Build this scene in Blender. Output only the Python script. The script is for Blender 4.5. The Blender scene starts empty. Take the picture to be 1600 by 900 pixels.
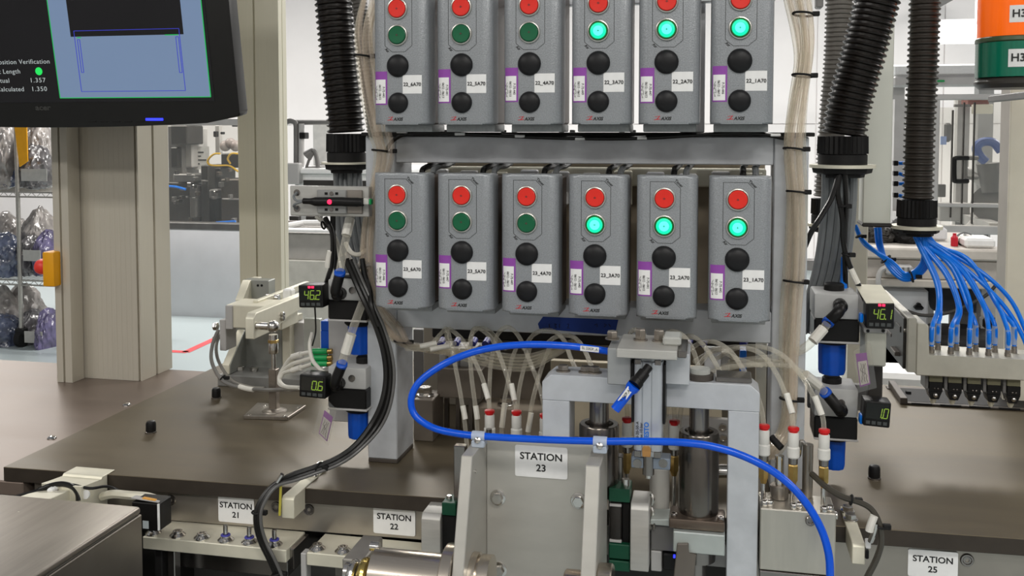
import bpy, bmesh, math, random
from mathutils import Vector, Matrix

scene = bpy.context.scene
C = scene.collection
random.seed(7)

# ------------------------------------------------------------------ camera
F_PX, PX, PY = 1500.0, 800.0, 283.36            # focal length and principal point for the 1600x900 frame
YAW, PITCH = math.radians(11.932), math.radians(3.04)
CAM = Vector((0.0, -1.2, 1.43))
_cy, _sy, _cp, _sp = math.cos(YAW), math.sin(YAW), math.cos(PITCH), math.sin(PITCH)
FWD = Vector((-_sy * _cp, _cy * _cp, -_sp)); RGT = Vector((_cy, _sy, 0)); UPV = Vector((-_sy * _sp, _cy * _sp, _cp))
cam_data = bpy.data.cameras.new('camera')
cam = bpy.data.objects.new('camera', cam_data); C.objects.link(cam)
cam.matrix_world = Matrix(((RGT.x, UPV.x, -FWD.x, CAM.x), (RGT.y, UPV.y, -FWD.y, CAM.y), (RGT.z, UPV.z, -FWD.z, CAM.z), (0, 0, 0, 1)))
cam_data.sensor_width = 36.0; cam_data.sensor_fit = 'HORIZONTAL'
cam_data.lens = F_PX / 1600.0 * 36.0
cam_data.shift_y = (PY - 450.0) / 1600.0
cam_data.clip_start = 0.02; cam_data.clip_end = 200
scene.camera = cam
scene.cycles.use_denoising = True
scene.cycles.max_bounces = 10; scene.cycles.transparent_max_bounces = 24

# ------------------------------------------------------------------ world and lights
scene.view_settings.view_transform = 'Standard'; scene.view_settings.look = 'None'
scene.view_settings.gamma = 1.0; scene.view_settings.use_curve_mapping = False
scene.view_settings.exposure = -0.05
world = bpy.data.worlds.new('world'); scene.world = world; world.use_nodes = True
world.node_tree.nodes['Background'].inputs[0].default_value = (0.93, 0.95, 1.0, 1)
world.node_tree.nodes['Background'].inputs[1].default_value = 0.24

def area_light(name, loc, sx, sy, power, color=(1, .97, .92), rot=(0, 0, 0)):
    d = bpy.data.lights.new(name, 'AREA'); d.shape = 'RECTANGLE'; d.size = sx; d.size_y = sy; d.energy = power; d.color = color
    o = bpy.data.objects.new(name, d); C.objects.link(o); o.location = loc; o.rotation_euler = rot
    return o
# unseen fluorescent ceiling fixtures over aisle and machine, plus an added fill row (2.9 m up)
for lx, ly in ((-2.4, -1.6), (.6, -1.6), (3.0, -1.6), (-2.4, 1.4), (.3, 1.4), (3.0, 1.4)):
    area_light('unseen_overhead_light', (lx, ly, 2.95), 1.2, .3, 25)
for lx in (-2.2, .2, 2.6): area_light('unseen_overhead_light', (lx, -3.0, 2.95), 1.4, .4, 38)  # row added behind the camera to brighten front-facing surfaces
for lx, ly in ((-6, 5.5), (-2.6, 5.5), (.8, 5.5), (4.2, 5.5)):
    area_light('unseen_overhead_light', (lx, ly, 3.6), 1.8, .6, 165)

# ------------------------------------------------------------------ pixel -> place helpers (photograph measured at 1600x900)
def ray(u, v): return FWD + RGT * ((u - PX) / F_PX) + UPV * ((PY - v) / F_PX)
def at(u, v, Y):
    d = ray(u, v); return CAM + d * ((Y - CAM.y) / d.y)
def atz(u, v, Z):
    d = ray(u, v); return CAM + d * ((Z - CAM.z) / d.z)
def px_len(u, v, Y):                              # metres per pixel (vertical) at that spot
    return (at(u, v, Y) - at(u, v + 1, Y)).length
def deeper(u0, Y, u1):                            # depth at which the lateral position of (u0,Y) shows at column u1
    d0, d1 = ray(u0, 400), ray(u1, 400)
    return CAM.y + (Y - CAM.y) * (d0.x / d0.y) / (d1.x / d1.y)
TABLE = 0.95

# ------------------------------------------------------------------ materials
def lin(c):
    c = c / 255.0
    return c / 12.92 if c <= .04045 else ((c + .055) / 1.055) ** 2.4
def rgb(r, g, b): return (lin(r), lin(g), lin(b), 1)
MATS = {}
def mat(name, col, rough=.5, metal=0.0, var=.08, vscale=30, stretch=(1, 1, 1), bump=0.0, bscale=400, emit=None, estr=1.0, trans=0.0, ior=1.45, alpha=1.0, coat=0.0, rvar=0.0, spec=.5):
    if name in MATS: return MATS[name]
    m = bpy.data.materials.new(name); m.use_nodes = True; nt = m.node_tree; N = nt.nodes; L = nt.links
    b = N['Principled BSDF']
    b.inputs['Roughness'].default_value = rough; b.inputs['Metallic'].default_value = metal
    b.inputs['Specular IOR Level'].default_value = spec
    b.inputs['IOR'].default_value = ior; b.inputs['Alpha'].default_value = alpha
    if trans: b.inputs['Transmission Weight'].default_value = trans
    if coat: b.inputs['Coat Weight'].default_value = coat; b.inputs['Coat Roughness'].default_value = .12
    tc = N.new('ShaderNodeTexCoord'); mp = N.new('ShaderNodeMapping'); mp.inputs['Scale'].default_value = stretch
    L.new(tc.outputs['Object'], mp.inputs['Vector'])
    nz = N.new('ShaderNodeTexNoise'); nz.inputs['Scale'].default_value = vscale; nz.inputs['Detail'].default_value = 4
    L.new(mp.outputs[0], nz.inputs['Vector'])
    rp = N.new('ShaderNodeValToRGB'); rp.color_ramp.elements[0].position = .3; rp.color_ramp.elements[1].position = .7
    k0, k1 = 1 - var, 1 + var
    rp.color_ramp.elements[0].color = (col[0] * k0, col[1] * k0, col[2] * k0, 1)
    rp.color_ramp.elements[1].color = (min(1, col[0] * k1), min(1, col[1] * k1), min(1, col[2] * k1), 1)
    L.new(nz.outputs['Fac'], rp.inputs[0]); L.new(rp.outputs[0], b.inputs['Base Color'])
    if rvar:
        mr = N.new('ShaderNodeMapRange'); mr.inputs['To Min'].default_value = max(0.02, rough - rvar); mr.inputs['To Max'].default_value = rough + rvar
        L.new(nz.outputs['Fac'], mr.inputs['Value']); L.new(mr.outputs[0], b.inputs['Roughness'])
    if bump:
        n2 = N.new('ShaderNodeTexNoise'); n2.inputs['Scale'].default_value = bscale; n2.inputs['Detail'].default_value = 2
        L.new(mp.outputs[0], n2.inputs['Vector'])
        bp = N.new('ShaderNodeBump'); bp.inputs['Strength'].default_value = bump; bp.inputs['Distance'].default_value = .001
        L.new(n2.outputs['Fac'], bp.inputs['Height']); L.new(bp.outputs[0], b.inputs['Normal'])
    if emit:
        b.inputs['Emission Color'].default_value = emit; b.inputs['Emission Strength'].default_value = estr
    MATS[name] = m
    return m

def see_through(name, col, clear, rough, edge=.75, bump=0.0):      # clear plastic: more to be seen through face-on than at its edges
    m = mat(name, col, rough, 0, .06, 60, bump=bump, bscale=90); nt = m.node_tree; N = nt.nodes; L = nt.links
    out = N['Material Output']; tr = N.new('ShaderNodeBsdfTransparent'); tr.inputs[0].default_value = (.96, .95, .92, 1)
    mx = N.new('ShaderNodeMixShader'); lw = N.new('ShaderNodeLayerWeight'); lw.inputs['Blend'].default_value = .35
    mr = N.new('ShaderNodeMapRange'); mr.inputs['To Min'].default_value = 1 - clear; mr.inputs['To Max'].default_value = 1 - clear + edge * clear
    L.new(lw.outputs['Facing'], mr.inputs['Value']); L.new(mr.outputs[0], mx.inputs[0])
    L.new(tr.outputs[0], mx.inputs[1]); L.new(N['Principled BSDF'].outputs[0], mx.inputs[2]); L.new(mx.outputs[0], out.inputs['Surface'])
    return m

ALU = mat('anodised_aluminium', (.555, .575, .603, 1), .45, .35, .05, 60, bump=.05, bscale=900)
ALU_MILL = mat('milled_aluminium', (.52, .51, .48, 1), .42, .5, .08, 25, (1, 1, 6), bump=.08, bscale=500)
CREAM = mat('clear_anodised_cream_aluminium', (.70, .67, .55, 1), .45, .35, .05, 40)
PLATE = mat('jig_plate_grey_aluminium', (.50, .485, .445, 1), .45, .45, .06, 14, (1, 1, 3), rvar=.06)
HAMMER = mat('hammered_grey_paint', (.275, .29, .305, 1), .34, .2, .16, 700, bump=.35, bscale=600, coat=.25)
HAMMER2 = mat('brown_grey_housing', (.10, .075, .062, 1), .42, .2, .08, 300)
HAMMER3 = mat('grey_cast_base', (.33, .34, .34, 1), .5, .1, .08, 300)
TABLE_E = mat('blackened_plate_edge', (.045, .036, .028, 1), .5, .3, .12, 40)
TABLE_M = mat('dark_bronze_table_steel', (.118, .096, .064, 1), .42, .35, .12, 6, (1, 6, 1), bump=.04, bscale=260, rvar=.06, spec=.25)
TABLE_L = mat('pale_bronze_base_plate', (.20, .158, .132, 1), .4, .35, .08, 5, (1, 5, 1), rvar=.05, spec=.25)
RAIL_M = mat('ground_steel_rail', (.36, .33, .29, 1), .36, .85, .16, 9, (1, 1, 1), rvar=.08)
STEEL = mat('bright_steel', (.62, .60, .57, 1), .2, 1, .05, 80)
STEEL_D = mat('dark_ground_steel', (.27, .25, .235, 1), .22, .95, .1, 50, (1, 1, .1))
STEEL_BR = mat('brushed_stainless', (.30, .27, .235, 1), .36, .85, .1, 12, (10, 1, 1), rvar=.06)
CHROME = mat('chromed_roller', (.66, .59, .50, 1), .24, 1, .04, 40, (1, 20, 20))
BRASS = mat('brass', (.50, .34, .12, 1), .3, .95, .1, 90)
BLACK = mat('black_plastic', (.008, .0075, .0075, 1), .38, 0, .1, 60, spec=.28)
BLACKM = mat('matt_black_plastic', (.011, .0105, .0105, 1), .6, 0, .12, 200, spec=.25)
RUBBER = mat('black_rubber_cable', (.009, .0085, .008, 1), .3, 0, .1, 60, spec=.4)
DOME = mat('black_dome_plug', (.010, .010, .011, 1), .42, 0, .1, 300, spec=.3)
RED = mat('red_pushbutton', rgb(222, 42, 30), .38, 0, .05, 60)
GREEN_OFF = mat('unlit_green_pushbutton', rgb(10, 92, 58), .35, 0, .05, 60)
GREEN_ON = mat('lit_green_pushbutton', rgb(0, 190, 120), .35, 0, .03, 60, emit=(.0, .80, .44, 1), estr=1.0)
GREEN_HOT = mat('lit_green_lens_centre', rgb(60, 230, 190), .35, 0, .03, 60, emit=(.10, 1, .80, 1), estr=1.25)
GREEN_RIM = mat('green_lens_rim', rgb(5, 120, 50), .35, 0, .03, 60)
WHITE = mat('white_label', (.80, .80, .79, 1), .5, 0, .03, 80)
INK = mat('black_ink', (.015, .015, .015, 1), .6, 0, .05, 80)
PURPLE = mat('purple_sticker', rgb(140, 70, 160), .5, 0, .06, 80)
LOGO_RED = mat('logo_red', rgb(190, 40, 50), .5, 0, .04, 80)
BLUE = mat('blue_polyurethane_tube', rgb(0, 82, 212), .22, 0, .05, 60)
BLUE_T = mat('blue_air_tube', rgb(0, 118, 228), .28, 0, .05, 60)
BLUE_K = mat('blue_knob', rgb(0, 74, 178), .42, 0, .05, 60)
BLUE_TAPE = mat('blue_masking_tape', rgb(18, 56, 140), .6, 0, .08, 40)
REG = mat('regulator_grey_body', (.42, .42, .41, 1), .5, 0, .05, 60)
TUBE_C = see_through('clear_tube', (.80, .77, .68, 1), .88, .06, edge=.5)
TUBE_W = see_through('milky_tube', (.86, .74, .64, 1), .84, .08, edge=.42)
CABLE_W = mat('white_cable', (.62, .60, .54, 1), .45, 0, .04, 60)
CABLE_G = mat('grey_cable', (.16, .17, .175, 1), .42, 0, .06, 60)
SLEEVE = mat('white_marker_sleeve', (.68, .66, .60, 1), .45, 0, .05, 80)
POST_M = mat('machine_post_aluminium', (.56, .525, .445, 1), .42, .3, .02, 30, (14, 14, .3), rvar=.04)
POST_D = mat('post_groove_dark', (.09, .08, .07, 1), .6, .2, .1, 40)
CREAMWALL = mat('cream_painted_panel', (.72, .68, .56, 1), .5, 0, .03, 30)
WALL = mat('white_wall', (.80, .775, .77, 1), .6, 0, .02, 3)
GUARD = mat('white_cabinet_paint', (.66, .66, .68, 1), .5, 0, .03, 8)
DKGREY = mat('dark_grey_machine', (.034, .031, .028, 1), .5, .3, .25, 10)
MDGREY = mat('mid_grey_machine', (.16, .155, .15, 1), .5, .3, .15, 10)
LTGREY = mat('light_grey_machine', (.46, .45, .44, 1), .5, .2, .08, 10)
YELLOW = mat('yellow_plastic', rgb(228, 160, 14), .45, 0, .05, 30)
ESTOP_R = mat('red_mushroom', rgb(225, 60, 50), .4, 0, .05, 30)
ORANGE = mat('orange_lens', rgb(240, 105, 20), .25, 0, .06, 60, (6, 6, .2), emit=rgb(255, 100, 10), estr=.35)
GREENLENS = mat('green_lens', rgb(5, 110, 84), .22, 0, .08, 60, (6, 6, .2), coat=.4)
REDFIT = mat('red_collet', rgb(200, 22, 26), .35, 0, .05, 60)
WHITEFIT = mat('white_fitting', (.62, .61, .57, 1), .4, 0, .04, 60)
GREENPCB = mat('green_block', rgb(8, 70, 48), .45, 0, .1, 60)
GREENPLUG = mat('green_plug', rgb(20, 150, 80), .4, 0, .05, 60)
BROWNBLK = mat('bronze_grey_block', (.085, .072, .062, 1), .5, .4, .1, 40)
LED_R = mat('red_led', rgb(255, 20, 60), .4, emit=(1, .02, .08, 1), estr=2.0)
LED_G = mat('green_led_digits', (.03, .045, .008, 1), .4, emit=(.27, .42, .045, 1), estr=.8)
LED_B = mat('blue_led', rgb(30, 30, 255), .4, emit=(.02, .03, 1, 1), estr=3.0)
GLASS = see_through('acrylic_sheet', (.6, .62, .64, 1), .93, .03, edge=.25)
POLY = see_through('clear_acrylic_block', (.62, .63, .60, 1), .5, .12)
BAGCLEAR = see_through('clear_polythene', (.55, .54, .53, 1), .45, .22, bump=.6)

# ------------------------------------------------------------------ mesh builder
def spl(pts, n=8):
    P = [Vector(p) for p in pts]
    if len(P) < 3: return P
    Q = [P[0] * 2 - P[1]] + P + [P[-1] * 2 - P[-2]]
    out = []
    for i in range(1, len(Q) - 2):
        a, b, c, d = Q[i - 1], Q[i], Q[i + 1], Q[i + 2]
        for k in range(n):
            t = k / n
            out.append(.5 * ((2 * b) + (c - a) * t + (2 * a - 5 * b + 4 * c - d) * t * t + (3 * b - a - 3 * c + d) * t ** 3))
    out.append(P[-1]); return out

class MB:
    def __init__(self): self.bm = bmesh.new()
    def box(self, x0, x1, y0, y1, z0, z1, bev=0.0, seg=1):
        x0, x1 = sorted((x0, x1)); y0, y1 = sorted((y0, y1)); z0, z1 = sorted((z0, z1))
        vs = [self.bm.verts.new(p) for p in ((x0, y0, z0), (x1, y0, z0), (x1, y1, z0), (x0, y1, z0), (x0, y0, z1), (x1, y0, z1), (x1, y1, z1), (x0, y1, z1))]
        fs = [self.bm.faces.new([vs[i] for i in q]) for q in ((0, 3, 2, 1), (4, 5, 6, 7), (0, 1, 5, 4), (1, 2, 6, 5), (2, 3, 7, 6), (3, 0, 4, 7))]
        self._bev(fs, bev, seg); return self
    def _bev(self, fs, bev, seg):
        if bev > 0:
            es = list({e for f in fs for e in f.edges})
            bmesh.ops.bevel(self.bm, geom=es, offset=bev, segments=seg, affect='EDGES', profile=.5, clamp_overlap=True)
    def hexa(self, p, bev=0.0, seg=1):            # eight corners: bottom 4 (ccw from above), top 4
        vs = [self.bm.verts.new(q) for q in p]
        fs = [self.bm.faces.new([vs[i] for i in q]) for q in ((0, 3, 2, 1), (4, 5, 6, 7), (0, 1, 5, 4), (1, 2, 6, 5), (2, 3, 7, 6), (3, 0, 4, 7))]
        self._bev(fs, bev, seg); return self
    def prism(self, pts, vec, bev=0.0, seg=1):    # polygon (3-D points) swept along vec
        vec = Vector(vec); n = len(pts)
        a = [self.bm.verts.new(p) for p in pts]; b = [self.bm.verts.new(Vector(p) + vec) for p in pts]
        fs = [self.bm.faces.new(a[::-1]), self.bm.faces.new(b)]
        for i in range(n): fs.append(self.bm.faces.new((a[i], a[(i + 1) % n], b[(i + 1) % n], b[i])))
        self._bev(fs, bev, seg); return self
    def lathe(self, p0, axis, prof, seg=24, capa=True, capb=True):   # prof: (radius, distance along axis)
        ax = Vector(axis).normalized(); t = Vector((0, 0, 1)) if abs(ax.z) < .9 else Vector((1, 0, 0))
        e1 = ax.cross(t).normalized(); e2 = ax.cross(e1); p0 = Vector(p0); rings = []
        for r, h in prof:
            rings.append([self.bm.verts.new(p0 + ax * h + (e1 * math.cos(2 * math.pi * k / seg) + e2 * math.sin(2 * math.pi * k / seg)) * max(r, 1e-5)) for k in range(seg)])
        for a, b in zip(rings, rings[1:]):
            for k in range(seg): self.bm.faces.new((a[k], a[(k + 1) % seg], b[(k + 1) % seg], b[k]))
        if capa: self.bm.faces.new(rings[0][::-1])
        if capb: self.bm.faces.new(rings[-1])
        return self
    def cyl(self, p0, p1, r, r1=None, seg=20, bev=0.0):
        p0, p1 = Vector(p0), Vector(p1); L = (p1 - p0).length; r1 = r if r1 is None else r1
        prof = [(r, 0), (r1, L)] if not bev else [(r - bev, 0), (r, bev), (r1, L - bev), (r1 - bev, L)]
        return self.lathe(p0, p1 - p0, prof, seg)
    def hexnut(self, p0, axis, r, h): return self.lathe(p0, axis, [(r * .92, 0), (r, h * .12), (r, h * .85), (r * .88, h)], 6)
    def tube(self, pts, r, seg=8, n=6, smooth=True, caps=True):
        P = spl(pts, n) if smooth else [Vector(p) for p in pts]
        rf = r if callable(r) else (lambda s: r)
        T = [(P[min(i + 1, len(P) - 1)] - P[max(i - 1, 0)]).normalized() for i in range(len(P))]
        e = T[0].cross(Vector((0, 0, 1)))
        if e.length < .05: e = T[0].cross(Vector((0, 1, 0)))
        e.normalize(); rings = []
        for i, p in enumerate(P):
            e = (e - T[i] * e.dot(T[i])).normalized(); f = T[i].cross(e); rr = rf(i / (len(P) - 1))
            rings.append([self.bm.verts.new(p + (e * math.cos(2 * math.pi * k / seg) + f * math.sin(2 * math.pi * k / seg)) * rr) for k in range(seg)])
        for a, b in zip(rings, rings[1:]):
            for k in range(seg): self.bm.faces.new((a[k], a[(k + 1) % seg], b[(k + 1) % seg], b[k]))
        if caps: self.bm.faces.new(rings[0][::-1]); self.bm.faces.new(rings[-1])
        return self
    def ball(self, c, r, seg=12, sc=(1, 1, 1)):
        g = bmesh.ops.create_uvsphere(self.bm, u_segments=seg, v_segments=max(6, seg // 2), radius=r)
        for v in g['verts']: v.co = Vector((v.co.x * sc[0], v.co.y * sc[1], v.co.z * sc[2])) + Vector(c)
        return self
    def torus(self, c, axis, R, r, seg=24, s2=8, sx=1.0):
        ax = Vector(axis).normalized(); t = Vector((0, 0, 1)) if abs(ax.z) < .9 else Vector((1, 0, 0))
        e1 = ax.cross(t).normalized(); e2 = ax.cross(e1); c = Vector(c); rings = []
        for k in range(seg):
            a = 2 * math.pi * k / seg; d = e1 * math.cos(a) * sx + e2 * math.sin(a)
            rings.append([self.bm.verts.new(c + d * R + (d * math.cos(2 * math.pi * j / s2) + ax * math.sin(2 * math.pi * j / s2)) * r) for j in range(s2)])
        for k in range(seg):
            a, b = rings[k], rings[(k + 1) % seg]
            for j in range(s2): self.bm.faces.new((a[j], a[(j + 1) % s2], b[(j + 1) % s2], b[j]))
        return self
    def move(self, M):
        for v in self.bm.verts: v.co = M @ v.co
        return self
    def mesh(self, name, m, sharp=32):
        bmesh.ops.recalc_face_normals(self.bm, faces=self.bm.faces)
        for f in self.bm.faces: f.smooth = True
        me = bpy.data.meshes.new(name); self.bm.to_mesh(me); self.bm.free()
        me.set_sharp_from_angle(angle=math.radians(sharp)); me.materials.append(m)
        return me

WLOC = {}                                        # world place of each Empty or part
def tag(o, label, cat, group=None):
    if label: o['label'] = label
    if cat: o['category'] = cat
    if group: o['group'] = group
    return o
def thing(name, label, cat, loc=(0, 0, 0), group=None):
    o = bpy.data.objects.new(name, None); C.objects.link(o); o.empty_display_size = .02
    o.location = loc; WLOC[o.name] = Vector(loc)
    return tag(o, label, cat, group)
def obj(name, mb, m, parent=None, label=None):   # world-space geometry becomes one mesh object under parent
    me = mb.mesh(name, m) if isinstance(mb, MB) else mb
    o = bpy.data.objects.new(name, me); C.objects.link(o)
    base = WLOC[parent.name] if parent else None
    if base is None:
        mn = Vector([min(v.co[i] for v in me.vertices) for i in range(3)]); mx = Vector([max(v.co[i] for v in me.vertices) for i in range(3)])
        base = Vector(((mn.x + mx.x) / 2, (mn.y + mx.y) / 2, mn.z)); o.location = base
    else: o.parent = parent
    me.transform(Matrix.Translation(-base)); WLOC[o.name] = base.copy()
    if label: o['label'] = label
    return o
def shared(name, me, parent, m=None, loc=(0, 0, 0)):     # a part that shares its mesh with alike parts (local coordinates)
    o = bpy.data.objects.new(name, me); C.objects.link(o); o.parent = parent; o.location = loc
    if m: o.material_slots[0].link = 'OBJECT'; o.material_slots[0].material = m
    return o
def struct(name, mb, m, parent=None):
    o = obj(name, mb, m, parent)
    if not parent: o['kind'] = 'structure'
    return o
def lone(name, mb, m, label, cat, group=None): return tag(obj(name, mb, m), label, cat, group)
def dup(root, loc, label=None, group=None, rotz=None, parent=None):
    r = root.copy(); C.objects.link(r)
    if parent is None:
        r.location = loc
        if rotz is not None: r.rotation_euler = (0, 0, rotz)
        if label: r['label'] = label
        if group: r['group'] = group
    else: r.parent = parent
    for ch in root.children: dup(ch, None, parent=r)
    return r
CURVES = {}
def text(name, s, size, m, parent, loc, rot=(math.pi / 2, 0, 0), align='CENTER', bold=.012, sx=1.0, world=True, shear=0.0, space=1.0):
    d = bpy.data.curves.new(name, 'FONT'); d.body = s; d.size = size; d.align_x = align; d.align_y = 'CENTER'
    d.offset = bold * size; d.extrude = .0001; d.shear = shear; d.space_character = space; d.space_line = 1.0; d.resolution_u = 3
    d.materials.append(m)
    tmp = bpy.data.objects.new(name + '_curve', d); me = bpy.data.meshes.new_from_object(tmp); me.name = name
    bpy.data.objects.remove(tmp); bpy.data.curves.remove(d)
    o = bpy.data.objects.new(name, me); C.objects.link(o); o.parent = parent
    base = WLOC.get(parent.name, Vector((0, 0, 0))) if world else Vector((0, 0, 0))
    o.location = Vector(loc) - base; o.rotation_euler = rot; o.scale = (sx, 1, 1)
    return o
def front(mb, u0, v0, u1, v1, Y, depth, bev=0.0, seg=1):   # a box whose front face spans these pixels at depth Y
    um, vm = (u0 + u1) / 2, (v0 + v1) / 2
    mb.box(at(u0, vm, Y).x, at(u1, vm, Y).x, Y, Y + depth, at(um, v1, Y).z, at(um, v0, Y).z, bev, seg); return mb
def tpath(pix): return [at(u, v, Y) for u, v, Y in pix]
def ringtie(mb, c, axis, R, r=.0016, sx=1.0, tail=True):
    mb.torus(c, axis, R, r, 18, 6, sx)
    if tail: mb.box(c[0] + R * sx - .002, c[0] + R * sx + .007, c[1] - .003, c[1] + .003, c[2] - .003, c[2] + .003, .0008)
    return mb
def screw_geo(mb, p, axis, r, h=None, socket=True):
    h = h or r * .9
    mb.lathe(p, axis, [(r * .96, 0), (r, h * .1), (r, h * .8), (r * .85, h), (r * .55, h), (r * .5, h * .45)] if socket else [(r, 0), (r, h * .35), (r * .75, h * .8), (r * .3, h)], 14)
    return mb
# ================================================================== the room
FL = mat('epoxy_floor', rgb(162, 172, 174), .3, 0, .05, 1.5, rvar=.05)
fl = struct('floor', MB().box(-9, 9, -4, 9.1, -.1, 0), FL)
TAPE_R = mat('red_floor_tape', rgb(205, 80, 84), .5, 0, .05, 20)
a, b, c = atz(262, 548.5, .001), atz(291, 550, .001), atz(352, 522, .001)
t = MB()
for p, q in ((a, b), (b, c)):
    d = (q - p).normalized(); n = Vector((-d.y, d.x, 0)) * .028
    t.prism([p - n - d * .01, p + n - d * .01, q + n + d * .01, q - n + d * .01], (0, 0, .001))
obj('floor_tape', t, TAPE_R, fl)
t = MB(); p, q = atz(-60, 610, .001), atz(34, 592, .001); t.prism([p, q, q + Vector((0, .14, 0)), p + Vector((0, .14, 0))], (0, 0, .001))
obj('yellow_floor_tape', t, mat('yellow_floor_tape', rgb(200, 180, 70), .5), fl)
wb = struct('wall_back', MB().box(-9, 9, 9, 9.1, 0, 4.2), WALL)
for k, x in enumerate((-7.4, -6.2, -5.0, -3.8, -2.6, -1.4, -.2, 1.0, 2.2, 3.4, 4.6)):
    o = obj('wall_panel', MB().box(x + .006, x + 1.194, 8.985, 9.0, .12, 1.49), WALL, wb)
    o = obj('wall_panel', MB().box(x + .006, x + 1.194, 8.985, 9.0, 1.50, 4.0), WALL, wb)
struct('baseboard_back', MB().box(-9, 9, 8.97, 9.0, 0, .1), MDGREY)
struct('wall_left', MB().box(-9.1, -9, -4, 9.1, 0, 4.2), WALL)
struct('wall_right', MB().box(9, 9.1, -4, 9.1, 0, 4.2), WALL)

struct('unseen_wall_front', MB().box(-9, 9, -4.1, -4, 0, 4.2), mat('added_grey_wall', (.30, .295, .29, 1), .6, 0, .2, 1.2))  # unseen wall added for the metal to reflect; dimness put into its grey
# glowing panel stands in for a lamp's reflection in the guard glass
REFL_GLOW = mat('lamp_reflection_glow', (1, 1, 1, 1), .4, emit=(1, .98, .95, 1), estr=1.8)
def reflection_panel(u0, v0, u1, v1, Y, label):
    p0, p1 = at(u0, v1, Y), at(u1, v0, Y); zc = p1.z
    t = thing('lamp_reflection_panel', label, 'lamp reflection', ((p0.x + p1.x) / 2, Y + .1, zc), 'lamp reflections in glass')
    obj('housing', MB().box(p0.x - .01, p1.x + .01, Y + .005, Y + .25, zc - .02, zc + .03, .005), GUARD, t)  # casing and rods added round the glowing reflection panel
    obj('glow_panel', MB().box(p0.x, p1.x, Y, Y + .24, p0.z, zc - .02, .01, 2), REFL_GLOW, t)
    for x in (p0.x + .1, p1.x - .1): obj('added_hanger', MB().cyl((x, Y + .12, zc + .03), (x, Y + .12, 4.1), .008, seg=8), MDGREY, t)
reflection_panel(1440, 34, 1552, 66, 7.5, 'bright white panel standing in for a lamp reflection between conduit and stack light')

# ================================================================== machine posts (aluminium profile)
def groove_post(name, label, u0, u1, vtop, vbot, Y, useen, grooves, m, gm, ztop=None):
    p = at(u0, 300, Y); q = at(u1, 300, Y); D = deeper(u1, Y, useen) - Y if useen else .08
    zb = TABLE - .0203 if Y < .6 else 0; zt = ztop or at(u0, vtop, Y).z
    t = thing(name, label, 'post', ((p.x + q.x) / 2, Y, zb))
    xs = [p.x] + [p.x + (q.x - p.x) * g for g in grooves] + [q.x]
    gw = .0022
    prof = [(p.x, Y)]
    for g in grooves:
        x = p.x + (q.x - p.x) * g; prof += [(x - gw, Y), (x - gw, Y + .006), (x + gw, Y + .006), (x + gw, Y)]
    prof += [(q.x, Y), (q.x, Y + D * .45), (q.x - .004, Y + D * .45), (q.x - .004, Y + D * .52), (q.x, Y + D * .52), (q.x, Y + D), (p.x, Y + D)]
    obj('profile', MB().prism([(x, y, zb) for x, y in prof], (0, 0, zt - zb)), m, t)
    return t, p.x, q.x, D, zb, zt
ZTOP = 2.4
# slim door post in front of the shelf, wide post beside it, tall cream post
t, x0, x1, D, zb, zt = groove_post('guard_door_post', 'slim beige grooved door post between shelving and wide post', 82, 106, 0, 596, .46, None, (.48,), POST_M, POST_D, ZTOP)
t, x0, x1, D, zb, zt = groove_post('machine_post', 'wide beige ribbed aluminium post behind the monitor', 109, 216, 0, 590, .50, 264, (.965,), POST_M, POST_D, ZTOP)
for k in range(12):                              # shallow flutes of the extrusion
    x = x0 + (x1 - x0) * (.06 + k * .073)
    obj('flute', MB().box(x - .0016, x + .0016, .4996, .5003, zb, zt, .0002), POST_M, t)
t, x0, x1, D, zb, zt = groove_post('machine_post', 'tall cream aluminium post right of the monitor', 373, 438, 0, 640, .72, 450, (.42,), mat('cream_post', (.68, .655, .53, 1), .42, .25, .02, 30, (14, 14, .3)), POST_D, ZTOP)

# right-hand column with its cream panel
t = thing('machine_post', 'grey edged cream column at the right frame edge under stack light', 'post', (at(1600, 620, .62).x, .65, TABLE))
obj('panel', MB().box(at(1573, 400, .62).x, at(1760, 400, .62).x, .62, .626, TABLE + .0003, 2.4, .001), CREAMWALL, t)
obj('profile', MB().box(at(1573, 400, .62).x + .0005, at(1760, 400, .62).x, .6263, min(.699, deeper(1573, .62, 1557)), TABLE + .0003, 2.4, .001), mat('grey_post', (.36, .33, .29, 1), .45, .3, .05, 30), t)
post_r = t
obj('switch_block', front(MB(), 1536, 497, 1562, 514, .74, .03, .004), BLACK, t)
# hanging junction trunking with dark end cap
t = thing('wiring_trunk', 'pale vertical wiring trunk between the slanted and straight conduits', 'trunking', at(1372, 352, .40))
obj('channel', front(MB(), 1352, -60, 1396, 350, .40, .05, .003, 2), mat('trunk_paint', (.66, .67, .60, 1), .45, 0, .02, 20), t)
obj('end_cap', front(MB(), 1347, 349, 1394, 355, .395, .06, .002), DKGREY, t)
t = thing('machine_post', 'beige post below the pale wiring trunk', 'post', (at(1342, 520, .75).x, .79, 0))
obj('profile', MB().box(at(1327, 400, .75).x, at(1356, 400, .75).x, .75, .83, 0, at(1340, 240, .75).z, .002), mat('beige_post', (.62, .60, .50, 1), .45, .2, .04, 30), t)

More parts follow.
